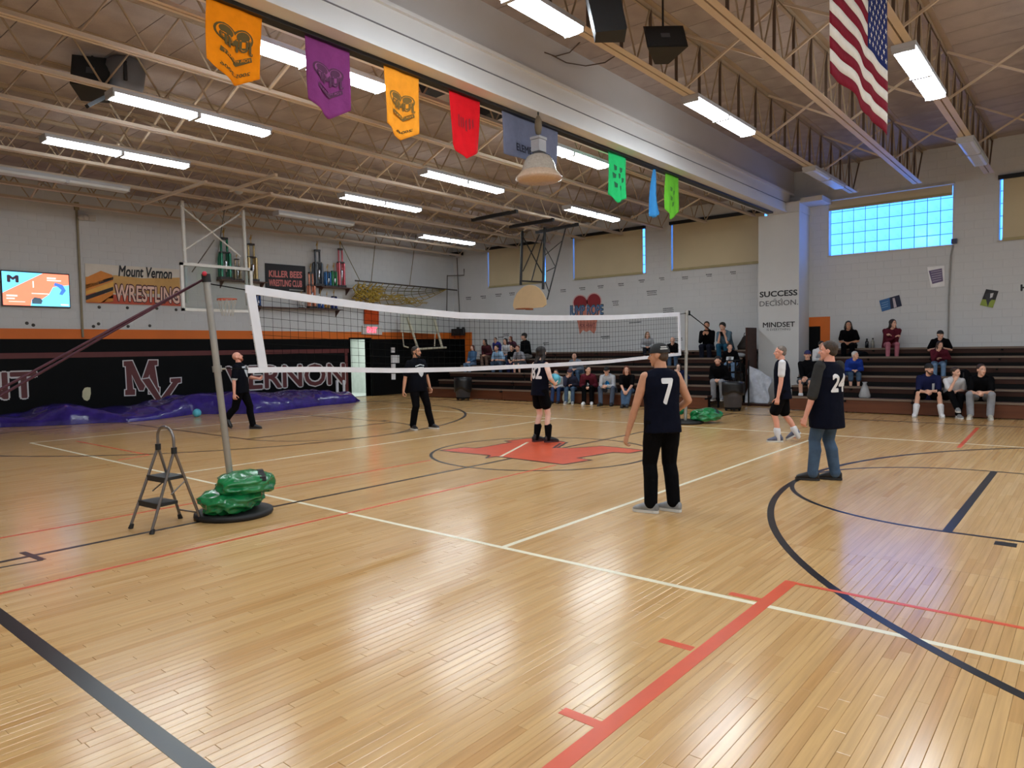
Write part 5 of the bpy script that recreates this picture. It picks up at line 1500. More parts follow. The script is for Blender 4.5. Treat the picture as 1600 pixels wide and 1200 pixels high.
def bottle(label, p, r, h, rgb):
    t = thing('drink_bottle', label, 'bottle', tuple(p), 'bottles on the top row')
    MB().lathe(p, [(0, 0), (r, 0), (r, h * .65), (r * .45, h * .8), (r * .45, h * .86), (0, h * .86)], 14).build('body', MAT('bottle_%d_%d_%d' % rgb, rgb, .25), t)
    MB().lathe(V3(p) + V3((0, 0, h * .86)), [(r * .5, 0), (r * .5, h * .14), (0, h * .14)], 12).build('lid', M_SPK, t)
ur = row_front('R', 5) + .2
bottle('black drink bottle on the top row left of the woman in pink', V3((ur, WR(1349, 540, .55).y, SZ[5])), .045, .26, (30, 30, 34))
bottle('clear drink bottle on the top row beside the black one', V3((ur + .02, WR(1358, 540, .55).y, SZ[5])), .04, .27, (160, 158, 150))
sb = thing('shopping_bag', 'white plastic bag slumped on the lowest bench right of the blue jumper', 'bag', (9.25, 0, SZ[0]))
p = PX(1351, 625, 9.25)
MB().lathe((9.25, p.y, SZ[0]), [(0, 0), (.12, 0), (.13, .06), (.09, .2), (.04, .34), (.06, .38), (0, .37)], 14).build('sack', MAT('white_plastic', (150, 152, 156), .3, bump=.5, bscale=12), sb)
dk = thing('paper_fan', 'round pale paper fan propped against the bench front', 'fan', tuple(FL(887, 630)))
pd = PX(887, 619, 8.12)
MB().lathe((8.12, pd.y, .20), [(0, -.01), (.19, -.01), (.195, 0), (.19, .01), (0, .012)], 28, (-1, 0, .18)).build('disc', MAT('pale_paper', (196, 200, 176), .7, noise=.12, scale=9), dk)
MB().lathe((8.105, pd.y, .20), [(0, 0), (.12, 0), (.12, .004), (0, .004)], 24, (-1, 0, .18)).build('print', MAT('fan_print', (176, 176, 150), .7), dk)
hb = thing('handbag', 'dark slouched bag on the top row against the wall by the pilaster', 'bag', (11.6, 1.2, SZ[5]))
p = PX(1166, 548, 11.6)
MB().lathe((11.6, p.y, SZ[5]), [(0, 0), (.24, 0), (.26, .1), (.16, .26), (.10, .38), (.05, .42), (0, .42)], 16).build('sack', MAT('dark_canvas', (44, 36, 32), .8, bump=.5, bscale=10), hb)
MB().path([(11.6, p.y - .1, SZ[5] + .3), (11.6, p.y - .05, SZ[5] + .5), (11.6, p.y + .05, SZ[5] + .5), (11.6, p.y + .1, SZ[5] + .3)], .012, 6).build('strap', M_STRAPB, hb)
pp = thing('white_parcel', 'small crumpled white parcel on the bench by the pilaster', 'parcel', (10.9, 1.35, SZ[4]))
p = PX(1155, 556, 10.75)
MB().ball((10.75, p.y, SZ[4] + .07), .10, .20, .07, rot=None).build('sack', MAT('white_plastic', (0, 0, 0)), pp)
yb_ = thing('yellow_towel', 'yellow cloth lying on the floor before the bleachers', 'cloth', tuple(FL(984, 634)))
p = FL(986, 634)
MB().grid(lambda s, k: (p.x - .1 + .2 * s, p.y - .2 + .4 * k, .02 + .02 * math.sin(9 * s + 5 * k)), 10, 10).build('cloth', CLOTH('yellow_cloth', (200, 180, 70)), yb_, fix=False)

def heap(name, label, cat, x, y, u, z, r, mat):
    p = PX(x, y, u)
    t = thing(name, label, cat, (u, p.y, z))
    bm = bmesh.new(); bmesh.ops.create_icosphere(bm, subdivisions=4, radius=1)
    for v in bm.verts:
        n_ = mnoise.noise(v.co * 1.4 + V3((x, y, 0))) * .22 + mnoise.noise(v.co * 3.5 + V3((x, y, 4))) * .08
        c = v.co * (1 + n_); v.co = V3((u + c.x * r[0], p.y + c.y * r[1], z + max(0, c.z * .5 + .5) * r[2]))
    me = bpy.data.meshes.new('cloth'); bm.to_mesh(me); bm.free(); me.materials.append(mat)
    me.polygons.foreach_set('use_smooth', [True] * len(me.polygons))
    link('cloth', me, t)
    return t, p
heap('folded_jacket', 'dark jacket heaped on the top row beside the drink bottles', 'jacket', 1340, 550, row_front('R', 4) + .16, SZ[4], (.15, .24, .16), CLOTH('black_jacket', (16, 17, 22)))
t, p = heap('backpack', 'black backpack on the second row behind the woman in white tee', 'backpack', 1504, 596, row_front('R', 1) + .17, SZ[1], (.15, .19, .42), CLOTH('backpack_black', (14, 14, 17)))
MB().path([(p.x - .14, p.y - .05, SZ[1] + .1), (p.x - .19, p.y - .04, SZ[1] + .22), (p.x - .12, p.y - .03, SZ[1] + .36)], .014, 6).build('strap', M_STRAPB, t)
# ================================================================== PEOPLE
PENDING = []          # (object with a remesh, function run once its surface is evaluated)
def remesh_obj(mb, name, mats, parent, vox, smooth=5, after=None):
    me = mb.mesh(name, mats)
    bm = bmesh.new(); bm.from_mesh(me); bmesh.ops.recalc_face_normals(bm, faces=bm.faces); bm.to_mesh(me); bm.free()
    o = link(name, me, parent)
    m = o.modifiers.new('skin', 'REMESH'); m.mode = 'VOXEL'; m.voxel_size = vox; m.use_smooth_shade = True
    if smooth:
        s = o.modifiers.new('soften', 'SMOOTH'); s.iterations = smooth; s.factor = .5
    PENDING.append((o, after))
    return o
def settle():
    bpy.context.view_layer.update()
    dg = bpy.context.evaluated_depsgraph_get()
    todo, PENDING[:] = PENDING[:], []
    for o, after in todo:
        me = bpy.data.meshes.new_from_object(o.evaluated_get(dg))
        me.name = o.data.name
        o.modifiers.clear()
        o.data = me
    for o, after in todo:
        if after: after(o)
def arrays(me):
    return [v.co.copy() for v in me.vertices], [tuple(p.vertices) for p in me.polygons]

# templates: head (origin at its centre, +y forward, 0.23 high) and hands (wrist at origin, fingers along +y, palm to -z)
def head_prims():
    q = MB()
    q.ball((0, -.012, .030), .074, .094, .086, 20, 14)
    q.ball((0, .022, -.030), .060, .066, .082, 18, 12)
    q.ball((0, .055, -.090), .030, .028, .026)
    q.ball((0, -.01, -.05), .058, .06, .06)
    for s in (-1, 1):
        q.ball((s * .030, .058, -.018), .026, .024, .022)
        q.ball((s * .075, -.006, -.005), .012, .022, .032)
        q.ball((s * .030, .072, .022), .026, .014, .011)
    q.capsule((0, .083, .012), (0, .102, -.022), .009, .015)
    q.ball((0, .090, -.030), .019, .012, .010)
    q.ball((0, .076, -.056), .024, .014, .008); q.ball((0, .075, -.066), .020, .013, .008)
    q.capsule((0, -.02, -.06), (0, -.03, -.13), .052, .054)
    return q
def hand_prims(curl):
    q = MB()
    q.loft([((0, -.03, 0), (.026, 0, 0), (0, 0, .020)), ((0, .0, 0), (.030, 0, 0), (0, 0, .019)), ((0, .04, 0), (.040, 0, 0), (0, 0, .016)), ((0, .082, -.002), (.041, 0, 0), (0, 0, .013))], 12)
    for i, (x, L) in enumerate(((.031, .072), (.0105, .080), (-.0105, .075), (-.031, .060))):
        p = V3((x, .080, 0)); a = 0
        d = V3((x * .9, 1, 0)).normalized()
        for k, f in enumerate((.45, .31, .24)):
            a += curl * (1 - .12 * i if curl < 40 else 1)
            dd = V3((d.x * math.cos(math.radians(a)), d.y * math.cos(math.radians(a)), -math.sin(math.radians(a))))
            e = p + dd * L * f
            q.capsule(p, e, .0088 - .0008 * k, .0084 - .0008 * k, 8); p = e
    p = V3((.028, .018, -.004))
    for d, L, r in ((V3((.75, .55, -.25)), .040, .0115), (V3((.45, .85, -.25 - curl / 100)), .030, .0100), (V3((.2, .95, -.3 - curl / 80)), .022, .009)):
        e = p + d.normalized() * L
        q.capsule(p, e, r, r * .92, 8); p = e
    return q
_tm = MAT('template', (128, 128, 128))
_to = [remesh_obj(head_prims(), 'template_head', _tm, None, .0062, 4), remesh_obj(hand_prims(14), 'template_hand', _tm, None, .0042, 2), remesh_obj(hand_prims(42), 'template_hand2', _tm, None, .0042, 2)]
settle()
HEAD, HAND, HANDC = [arrays(o.data) for o in _to]
for o in _to: bpy.data.objects.remove(o)

SKIN = {'fair': (222, 172, 148), 'pink': (224, 160, 138), 'tan': (196, 142, 112), 'pale': (232, 196, 178)}
M_EYEW, M_IRIS, M_LIP = MAT('eye_white', (225, 222, 216), .3), MAT('eye_iris', (50, 36, 28), .2), MAT('lip', (168, 92, 84), .5)
def ik(a, b, l1, l2, pole):
    """middle joint of a two-bone chain"""
    a, b, pole = V3(a), V3(b), V3(pole)
    d = b - a; L = d.length
    if L > (l1 + l2) * .998:
        k = L / ((l1 + l2) * .998); l1 *= k; l2 *= k
    x = (l1 * l1 - l2 * l2 + L * L) / (2 * L)
    h = math.sqrt(max(0, l1 * l1 - x * x))
    u = d / L; n = pole - u * pole.dot(u)
    if n.length < 1e-5: n = V3((0, 1, 0)) - u * u.y
    return a + u * x + n.normalized() * h
def frame(fwd, up):
    y = V3(fwd).normalized(); z = V3(up); z = (z - y * z.dot(y)).normalized(); x = y.cross(z)
    return Matrix((x, y, z)).transposed()

def person(label, base, heading, H=1.75, skin='fair', group=None, bulk=1.0, vox=.012,
           pelvis=(0, 0, .95), lean=0, side=0, twist=0, feet=None, toe=(0, 0), kneeout=(0, 0), kneefwd=1,
           hands=None, palm=None, elbow=None, curled=True, head=(0, 0), roll=0, hunch=0,
           top=None, bottom=None, shoes=None, socks=None, hair=None, beard=None, cap=None, heel=(0, 0)):
    """feet, hands: ((x,y,z) left, (x,y,z) right) in the person's own frame, in metres for a 1.75 m body; head: (yaw, pitch) degrees"""
    s = H / 1.75
    t = thing('person', label, 'person', tuple(base), group)
    R_ = Matrix.Rotation(math.radians(heading - 90), 3, 'Z')
    B = V3(base)
    W = lambda p: B + R_ @ (V3(p) * s)
    D = lambda d: R_ @ V3(d)
    rad = math.radians
    P = V3(pelvis)
    up = Matrix.Rotation(rad(side), 3, 'Y') @ Matrix.Rotation(rad(-lean), 3, 'X') @ V3((0, 0, 1))
    up2 = Matrix.Rotation(rad(side), 3, 'Y') @ Matrix.Rotation(rad(-lean - hunch), 3, 'X') @ V3((0, 0, 1))
    rt0 = Matrix.Rotation(rad(side * .5), 3, 'Y') @ V3((1, 0, 0))
    rt = Matrix.Rotation(rad(twist), 3, 'Z') @ V3((1, 0, 0)); rt = (rt - up2 * rt.dot(up2)).normalized()
    fw0 = up.cross(rt0).normalized(); fw = up2.cross(rt).normalized()
    waist = P + up * .17; chest = waist + (up + up2).normalized() * .19; neck = chest + up2 * .18
    shz = chest + up2 * .125
    SL, SR = shz - up2 * .026 - rt * (.158 + .014 * bulk), shz - up2 * .026 + rt * (.158 + .014 * bulk)
    hipL, hipR = P - rt0 * .088 - up * .02, P + rt0 * .088 - up * .02
    fL, fR = [V3(f) for f in feet]
    aL, aR = fL + V3((0, 0, .085)), fR + V3((0, 0, .085))
    kL = ik(hipL, aL, .43, .43, V3((-kneeout[0], kneefwd, .25))); kR = ik(hipR, aR, .43, .43, V3((kneeout[1], kneefwd, .25)))
    hL, hR = [V3(h) for h in hands]
    el = elbow or ((-.5, -.8, -.3), (.5, -.8, -.3))
    eL, eR = ik(SL, hL, .285, .255, V3(el[0])), ik(SR, hR, .285, .255, V3(el[1]))
    b = bulk
    # torso stations (centre, half width, half depth)
    def torso(inf, lo=-.10, hi=1.0, hemw=0.0):
        st = []
        xb = .066 * max(0, b - 1)
        lst = [(P + up * lo, .150 * (.6 + .4 * b) + hemw + xb, .108 * b + hemw), (P, .158 * (.6 + .4 * b) + xb, .112 * b), (waist - up * .04, .146 * b, .108 * b), (waist + up2 * .06, .150 * b, .110 * b ** .8), (chest, .166 * (.5 + .5 * b), .115 * (.5 + .5 * b)), (chest + up2 * .085, .168 * (.5 + .5 * b), .104), (shz, .140, .092), (shz + up2 * .028, .108, .080), (neck, .068, .063)]
        for i, (c, w_, d_) in enumerate(lst):
            f_, r_ = (fw0, rt0) if i < 3 else (fw, rt)
            bel = .018 * (b - 1) * 4 if i in (1, 2, 3) else 0
            st.append((W(c + f_ * bel), D(r_) * (w_ + inf) * s, D(f_) * (d_ + inf) * s))
        return st
    def limb(q, pts, rs, inf=0.0):
        for i in range(len(pts) - 1): q.capsule(W(pts[i]), W(pts[i + 1]), (rs[i] + inf) * s, (rs[i + 1] + inf) * s)
    LB = .75 + .25 * b
    def leg(q, h, k, a, inf=0.0, end=1.0, ankle=.042):
        calf = k + (a - k) * .32 - V3((0, .018, 0)) * kneefwd
        limb(q, [h, h + (k - h) * .5, k], [.088 * LB, .076 * LB, .058], inf)
        if end > .5: limb(q, [k, calf, a], [.055, .056 * LB, ankle], inf)
    def arm(q, sh, e, h, inf=0.0, frac=1.0):
        limb(q, [sh, sh + (e - sh) * .45, e], [.053, .050 * LB, .040], inf)
        f1 = e + (h - e) * .28
        limb(q, [e, f1, h], [.040, .041, .027], inf)
    # ---- body
    msk = MAT('skin_' + skin, SKIN[skin], .55, noise=.05, scale=20)
    hairm = MAT('hair_%d_%d_%d' % (hair[1] if hair else (60, 40, 30)), hair[1] if hair else (60, 40, 30), .6, noise=.25, scale=30, bump=.5, bscale=60, stretch=(1, 1, .3))
    q = MB()
    q.loft(torso(-.012))
    hp_, hd_ = rad(head[1]), rad(head[0])
    hR_ = Matrix.Rotation(hd_ + rad(twist), 3, 'Z') @ Matrix.Rotation(hp_, 3, 'X') @ Matrix.Rotation(rad(roll), 3, 'Y')
    hup = hR_ @ V3((0, 0, 1))
    hc = neck + (up2 * .6 + V3((0, 0, .4))).normalized() * .050 + hup * .085 + (hR_ @ V3((0, 1, 0))) * .018
    HC = W(hc); HM = R_ @ hR_ * s
    q.capsule(W(neck - up2 * .03), W(neck + (hc - neck) * .55), .066 * s, .058 * s)
    leg(q, hipL, kL, aL, -.004); leg(q, hipR, kR, aR, -.004)
    arm(q, SL, eL, hL); arm(q, SR, eR, hR)
    for a, f, tz in ((aL, fL, toe[0]), (aR, fR, toe[1])):
        td = Matrix.Rotation(rad(tz), 3, 'Z') @ V3((0, 1, 0))
        q.capsule(W(a - V3((0, 0, .03))), W(f + td * .12 + V3((0, 0, .045))), .034 * s, .028 * s)
    palms = palm or ((.9, 0, -.3), (-.9, 0, -.3))
    extra = []
    Hd = [HC + HM @ v for v in HEAD[0]]
    extra.append((Hd, HEAD[1], 0))
    fe = MB()
    for sx in (-1, 1):
        for c_, r_, mi in (((sx * .031, .0765, .004), (.0125, .006, .0075), 1), ((sx * .031, .0815, .004), (.0055, .003, .006), 2)):
            e_ = MB().ball((0, 0, 0), *r_, 10, 6); extra.append(([HC + HM @ (V3(v) + V3(c_)) for v in e_.v], e_.f, mi))
        e_ = MB().ball((0, 0, 0), .019, .006, .0038, 10, 6); extra.append(([HC + HM @ (V3(v) + V3((sx * .031, .083, .021))) for v in e_.v], e_.f, 4))
    e_ = MB().ball((0, 0, 0), .023, .005, .0065, 12, 6); extra.append(([HC + HM @ (V3(v) + V3((0, .0885, -.060))) for v in e_.v], e_.f, 3))
    for (e, h, pl, sgn) in ((eL, hL, palms[0], -1), (eR, hR, palms[1], 1)):
        y = (h - e).normalized(); z = -V3(pl)
        if abs(z.normalized().dot(y)) > .95: z = V3((0, 0, 1)) + V3((.1, .3, 0))
        m_ = frame(y, z)
        tv, tf = HANDC if curled is True or (isinstance(curled, tuple) and curled[0 if sgn < 0 else 1]) else HAND
        # in the template the thumb is on +x with the palm down: that is a left hand
        fl2 = [V3((v.x * (1 if sgn < 0 else -1), v.y, v.z)) for v in tv]
        extra.append(([W(h) + R_ @ (m_ @ v) * s for v in fl2], tf if sgn < 0 else [f[::-1] for f in tf], 0))
    mats = [msk, M_EYEW, M_IRIS, M_LIP, hairm]
    def join(o):
        v0, f0 = arrays(o.data)
        vs = list(v0); fs = list(f0); mi = [0] * len(f0)
        for ev, ef, m_ in extra:
            k = len(vs); vs += ev; fs += [tuple(i + k for i in f) for f in ef]; mi += [m_] * len(ef)
        me = bpy.data.meshes.new('body'); me.from_pydata([tuple(v) for v in vs], [], fs)
        for m_ in mats: me.materials.append(m_)
        me.polygons.foreach_set('material_index', mi); me.polygons.foreach_set('use_smooth', [True] * len(fs)); me.update()
        o.data = me
    remesh_obj(q, 'body', msk, t, vox, 5, join)
    # ---- trousers or shorts
    out = {}
    if bottom:
        kind, mat_ = bottom
        q = MB()
        bl_ = V3((0, 0, 0)); kb_ = 1.0 if b < 1.2 else .84
        if top and len(top) > 2 and top[2] < -.2: kb_ = .62
        q.loft([(W(P - up * .06), D(rt0) * (.158 * (.6 + .4 * b) + .006) * min(1, kb_ + .16) * s, D(fw0) * (.110 * b + .004) * min(1, kb_ + .16) * s), (W(P + bl_), D(rt0) * (.160 * (.6 + .4 * b)) * kb_ * s, D(fw0) * (.110 * b + .002) * kb_ * s), (W(P + up * .05 + bl_), D(rt0) * (.150 * b) * kb_ * s, D(fw0) * (.106 * b) * kb_ * s)])
        for h, k, a in ((hipL, kL, aL), (hipR, kR, aR)):
            if kind == 'shorts':
                limb(q, [h, h + (k - h) * .5, h + (k - h) * .86], [.094 * LB, .090 * LB, .088 * LB], .012)
            elif kind == 'short':
                limb(q, [h, h + (k - h) * .56], [.094 * LB, .094 * LB], .012)
            elif kind == 'brief':
                limb(q, [h, h + (k - h) * .38], [.094 * LB, .092 * LB], .012)
            elif kind == 'capri':
                limb(q, [h, h + (k - h) * .5, k, k + (a - k) * .35], [.092 * LB, .082 * LB, .066, .064], .012)
            else:
                wd = {'pants': .021, 'slim': .007, 'jeans': .017}[kind]
                leg(q, h, k, a + (a - k).normalized() * -.02, wd, 1, .050 if kind != 'slim' else .042)
                if kind == 'jeans': limb(q, [a + (k - a) * .16, a + V3((0, -.005, .005))], [.056, .062], .008)
        out['bottom'] = remesh_obj(q, 'trousers' if kind in ('pants', 'slim', 'jeans') else 'shorts', mat_, t, vox, 4)
    if socks:
        for a, k in ((aL, kL), (aR, kR)):
            q = MB(); q.capsule(W(a - V3((0, 0, .03))), W(a + (k - a) * socks[1]), .048 * s, (.048 + .026 * min(1, socks[1] / .45)) * s); q.build('sock', socks[0], t)
    if shoes:
        um, sm = shoes
        for a, f, tz, hl in ((aL, fL, toe[0], heel[0]), (aR, fR, toe[1], heel[1])):
            fm = Matrix.Rotation(rad(tz), 3, 'Z') @ Matrix.Rotation(rad(-hl), 3, 'X')
            piv = V3((0, .15, 0)) if hl else V3((0, 0, 0))
            T = lambda x, y, z: W(f + (Matrix.Rotation(rad(tz), 3, 'Z') @ piv) + fm @ (V3((x, y, z)) - piv))
            X = lambda k_: D(fm @ V3((1, 0, 0))) * k_ * s
            Z = lambda k_: D(fm @ V3((0, 0, 1))) * k_ * s
            q = MB()
            q.loft([(T(0, -.078, .060), X(.026), Z(.034)), (T(0, -.05, .068), X(.037), Z(.052)), (T(0, .0, .070), X(.040), Z(.056)), (T(0, .06, .062), X(.043), Z(.045)), (T(0, .12, .050), X(.046), Z(.033)), (T(0, .165, .042), X(.041), Z(.024)), (T(0, .19, .036), X(.024), Z(.013))], 14)
            q.capsule(T(0, -.02, .085), T(0, -.015, .115), .042 * s, .044 * s)
            q.cm = 1
            out_ = [(.0, -.085), (.030, -.075), (.040, -.04), (.038, .02), (.046, .09), (.047, .13), (.036, .18), (.0, .205), (-.036, .18), (-.047, .13), (-.046, .09), (-.038, .02), (-.040, -.04), (-.030, -.075)]
            q.prism([T(x, y, .002) for x, y in out_], Z(.028))
            q.build('shoe', [um, sm], t)
    # ---- top
    if top:
        kind, mat_ = top[0], top[1]
        hem = top[2] if len(top) > 2 else -.13
        sleeve = {'tank': 0, 'tee': .72, 'long': 9, 'vest': 0}[kind]
        q = MB()
        inf = .016 if kind != 'long' else .022
        q.loft(torso(inf, hem, 1, .012)[:-1] + [(W(neck - up2 * .012), D(rt) * .086 * s, D(fw) * .076 * s), (W(neck + up2 * (.006 if kind == 'tank' else .022)), D(rt) * .070 * s, D(fw) * .066 * s)])
        if sleeve == 0:
            for sh in (SL, SR): q.capsule(W(sh + (shz - sh) * .5), W(sh + (shz - sh) * .22 - up2 * .01), .070 * s, .062 * s)
        for sh, e, h in ((SL, eL, hL), (SR, eR, hR)):
            if sleeve == 0: continue
            if sleeve < 2:
                limb(q, [sh, sh + (e - sh) * .4, sh + (e - sh) * sleeve], [.054, .057 * LB, .062 * LB], .010)
            else:
                fr = top[3] if len(top) > 3 else .93
                f1 = e + (h - e) * .3
                limb(q, [sh, sh + (e - sh) * .45, e], [.054, .052 * LB, .047], .013)
                if fr > .25: limb(q, [e, f1, e + (h - e) * fr], [.047, .046, .034], .013)
        out['top'] = remesh_obj(q, 'jersey' if kind in ('tank', 'vest') else 'shirt', mat_, t, vox, 5)
        if kind == 'long' and len(top) > 4 and top[4]:
            q = MB(); q.capsule(W(neck - fw * .06 - rt * .05), W(neck - fw * .06 + rt * .05), .05 * s, .05 * s); q.capsule(W(neck - fw * .07), W(neck - fw * .08 - up2 * .06), .06 * s, .05 * s)
            remesh_obj(q, 'hood', mat_, t, vox, 3)
    # ---- hair, beard, cap
    hp = lambda x, y, z: HC + HM @ V3((x, y, z))
    if hair and hair[0] != 'bald':
        k = hair[0]; q = MB()
        def ballh(c, rx, ry, rz): q.ball(hp(*c), rx * s, ry * s, rz * s, 16, 10, HM * (1 / s))
        th = {'buzz': .003, 'short': .010, 'curly': .020}.get(k, .012)
        ballh((0, -.020, .044), .074 + th, .090 + th, .078 + th)
        ballh((0, -.045, -.01), .066 + th * .6, .058 + th * .6, .062)
        if k == 'curly':
            for i in range(16):
                a = i * 2.4; r_ = .055
                ballh((r_ * math.cos(a), -.03 + r_ * math.sin(a), .10 - .002 * i), .030, .030, .028)
        if k in ('long', 'wavy'):
            L = hair[2] if len(hair) > 2 else .26
            for sx in (-1, 0, 1):
                a_ = hp(sx * .062, -.045 if sx == 0 else -.02, .03)
                e_ = W(neck - fw * (.085 if sx == 0 else .045) + rt * sx * .085 * (1 if sx else 0) - up2 * (L - .16))
                m_ = hp(sx * .078, -.055 if sx == 0 else -.02, -.07)
                q.capsule(a_, m_, .034 * s, .040 * s); q.capsule(m_, e_, .040 * s, .026 * s)
        if k in ('pony', 'bun'):
            q.capsule(hp(0, -.10, .06), hp(0, -.13, .05 if k == 'bun' else -.12), .032 * s, .034 * s if k == 'bun' else .018 * s)
        ho = remesh_obj(q, 'hair', hairm, t, .0085, 2)
        def trim(o):      # keep the face and ears clear of hair
            bm = bmesh.new(); bm.from_mesh(o.data); inv = HM.inverted()
            kill = []
            for v in bm.verts:
                p = inv @ (v.co - HC)
                lim = .050 - max(0, (.072 - p.z)) * .62 if k not in ('long', 'wavy') else .052 - max(0, .06 - p.z) * .25
                if p.z < .088 and p.y > lim and p.z > -.14: v.co = HC + HM @ V3((p.x * .92, min(p.y, lim), p.z)) 
            bm.to_mesh(o.data); bm.free()
        PENDING[-1] = (ho, trim)
    if beard:
        q = MB()
        bm_ = MAT('beard_%d_%d_%d' % beard, beard, .8, noise=.2, scale=40)
        q.ball(hp(0, .050, -.088), .040 * s, .036 * s, .034 * s, 14, 8, HM * (1 / s)); q.ball(hp(0, .082, -.048), .030 * s, .010 * s, .006 * s, 12, 6, HM * (1 / s))
        for sx in (-1, 1):
            q.capsule(hp(sx * .030, .060, -.085), hp(sx * .060, .012, -.03), .022 * s, .012 * s)
        q.build('beard', bm_, t)
    if cap:
        cm_, back = cap[0], cap[1]
        if len(cap) > 3:      # two rows of small white stitched marks
            mk = MB()
            for k_, lo_s, hi_s in ((.60, cap[3], cap[3] + .12), (.74, cap[3] - .01, cap[3] + .13)):
                n_ = 9
                for i in range(n_):
                    a0, a1 = lo_s + (hi_s - lo_s) * i / n_, lo_s + (hi_s - lo_s) * (i + .72) / n_
                    def dm(s_, kk):
                        a = 2 * math.pi * s_; th = kk * math.pi / 2; r_ = math.sin(th) ** .8
                        return hp(.0865 * r_ * math.cos(a), -.016 + .1065 * r_ * math.sin(a), .030 + .1005 * math.cos(th))
                    mk.add([dm(a0, k_), dm(a1, k_), dm(a1, k_ + .08), dm(a0, k_ + .08)], [(0, 1, 2, 3)])
            mk.build('cap_lettering', MAT('stitch_white', (224, 224, 220), .7), t)
        yw = Matrix.Rotation(math.pi if back else 0, 3, 'Z')
        q = MB(); n = 20
        def dome(s_, k_):
            a = 2 * math.pi * s_; th = k_ * math.pi / 2
            r_ = math.sin(th) ** .8
            return hp(.084 * r_ * math.cos(a), -.016 + .104 * r_ * math.sin(a), .030 + (.098 * math.cos(th) if k_ < 1 else 0) + (-.004 if k_ == 1 else 0))
        q.grid(dome, n, 8)
        q.add([dome(i / n, 1) for i in range(n)], [tuple(range(n))])
        cc_ = q.build('cap_crown', cm_, t)
        q = MB()
        pts = []
        for i in range(13):
            a = math.pi * (.14 + .72 * i / 12)
            pts.append(V3((.082 * math.cos(a), .085 * math.sin(a), 0)))
        for i in range(13):
            a = math.pi * (.86 - .72 * i / 12)
            pts.append(V3((.078 * math.cos(a), .080 * math.sin(a) + .075 * math.sin(math.pi * (1 - i / 12)) ** .6, -.012)))
        q.prism([HC + HM @ (yw @ p + V3((0, -.012, .036))) for p in pts], HM @ V3((0, 0, .006)))
        q.build('cap_bill', cap[2] if len(cap) > 2 else cm_, cc_)
    info = dict(W=W, D=D, HC=HC, HM=HM, neck=W(neck), chest=W(chest), fw=D(fw), rt=D(rt), up=D(up2), s=s, hL=W(hL), hR=W(hR), P=W(P), shz=W(shz), t=t, **out)
    return info
DECALS = []
def on_shirt(info, geo, cx, cz, w_, h_, mat, back=True, name='shirt_print', yaw=0, dist=.004):
    """print (vs, fs in a unit box) cast onto the shirt along the back or front direction; cx, cz in metres from the chest centre"""
    DECALS.append((info, geo, cx, cz, w_, h_, mat, back, name, yaw, dist))
def cast_decals():
    for info, (vs, fs), cx, cz, w_, h_, mat, back, name, yaw, dist in DECALS:
        me = info['top'].data
        bv = BVHTree.FromPolygons([v.co for v in me.vertices], [p.vertices for p in me.polygons])
        f = info['fw'] * (-1 if back else 1); f = (Matrix.Rotation(math.radians(yaw), 3, 'Z') @ f).normalized()
        r_ = info['up'].cross(f) * 1.0
        bm = bmesh.new()
        lay = vs[:, 2] if vs.shape[1] > 2 else np.zeros(len(vs)); v2 = vs[:, :2]
        lo, hi = v2.min(0), v2.max(0); q_ = (v2 - lo) / (hi - lo) - .5
        vv = [bm.verts.new((a * w_, b * h_, l * .0003)) for (a, b), l in zip(q_, lay)]
        for f_ in fs:
            try: bm.faces.new([vv[i] for i in f_])
            except ValueError: pass
        bmesh.ops.triangulate(bm, faces=bm.faces)
        for _ in range(5):
            long_ = [e for e in bm.edges if e.calc_length() > .022]
            if not long_: break
            bmesh.ops.subdivide_edges(bm, edges=long_, cuts=1); bmesh.ops.triangulate(bm, faces=bm.faces)
        for v in bm.verts:
            o_ = info['chest'] + r_ * (cx + v.co.x) + info['up'] * (cz + v.co.y) + f * .6
            h = bv.ray_cast(o_, -f)
            v.co = (h[0] + f * (dist + v.co.z)) if h[0] is not None else o_ - f * .45
        m2 = bpy.data.meshes.new(name); bm.to_mesh(m2); bm.free(); m2.materials.append(mat)
        link(name, m2, info['t'])
def poly_geo(pts):
    return (np.array(pts, float), [tuple(range(len(pts)))])
# ------------------------------------------------------------------ the players on the court
NAVY, BLK, INKB = CLOTH('navy_jersey', (13, 16, 30)), CLOTH('black_cloth', (10, 10, 13)), CLOTH('ink_tee', (12, 14, 22))
CHAR, JEAN, GREY_T = CLOTH('charcoal_cloth', (58, 58, 58)), CLOTH('blue_jeans', (72, 92, 116), .2), CLOTH('grey_sweatpants', (142, 144, 150))
WHT = CLOTH('white_cloth', (216, 216, 220), .05)
S_BLACK, S_WHITE, S_GREY, SOLE_W, SOLE_G = MAT('shoe_black', (26, 26, 30), .5), MAT('shoe_white', (220, 220, 222), .5), MAT('shoe_grey', (140, 142, 144), .55, noise=.3, scale=14), MAT('sole_white', (214, 212, 206), .5), MAT('sole_dark', (40, 40, 42), .6)
NUM = MAT('jersey_number', (226, 226, 228), .6)
def num(s): return text_geo(s, .035)
b = FL(1036, 801)
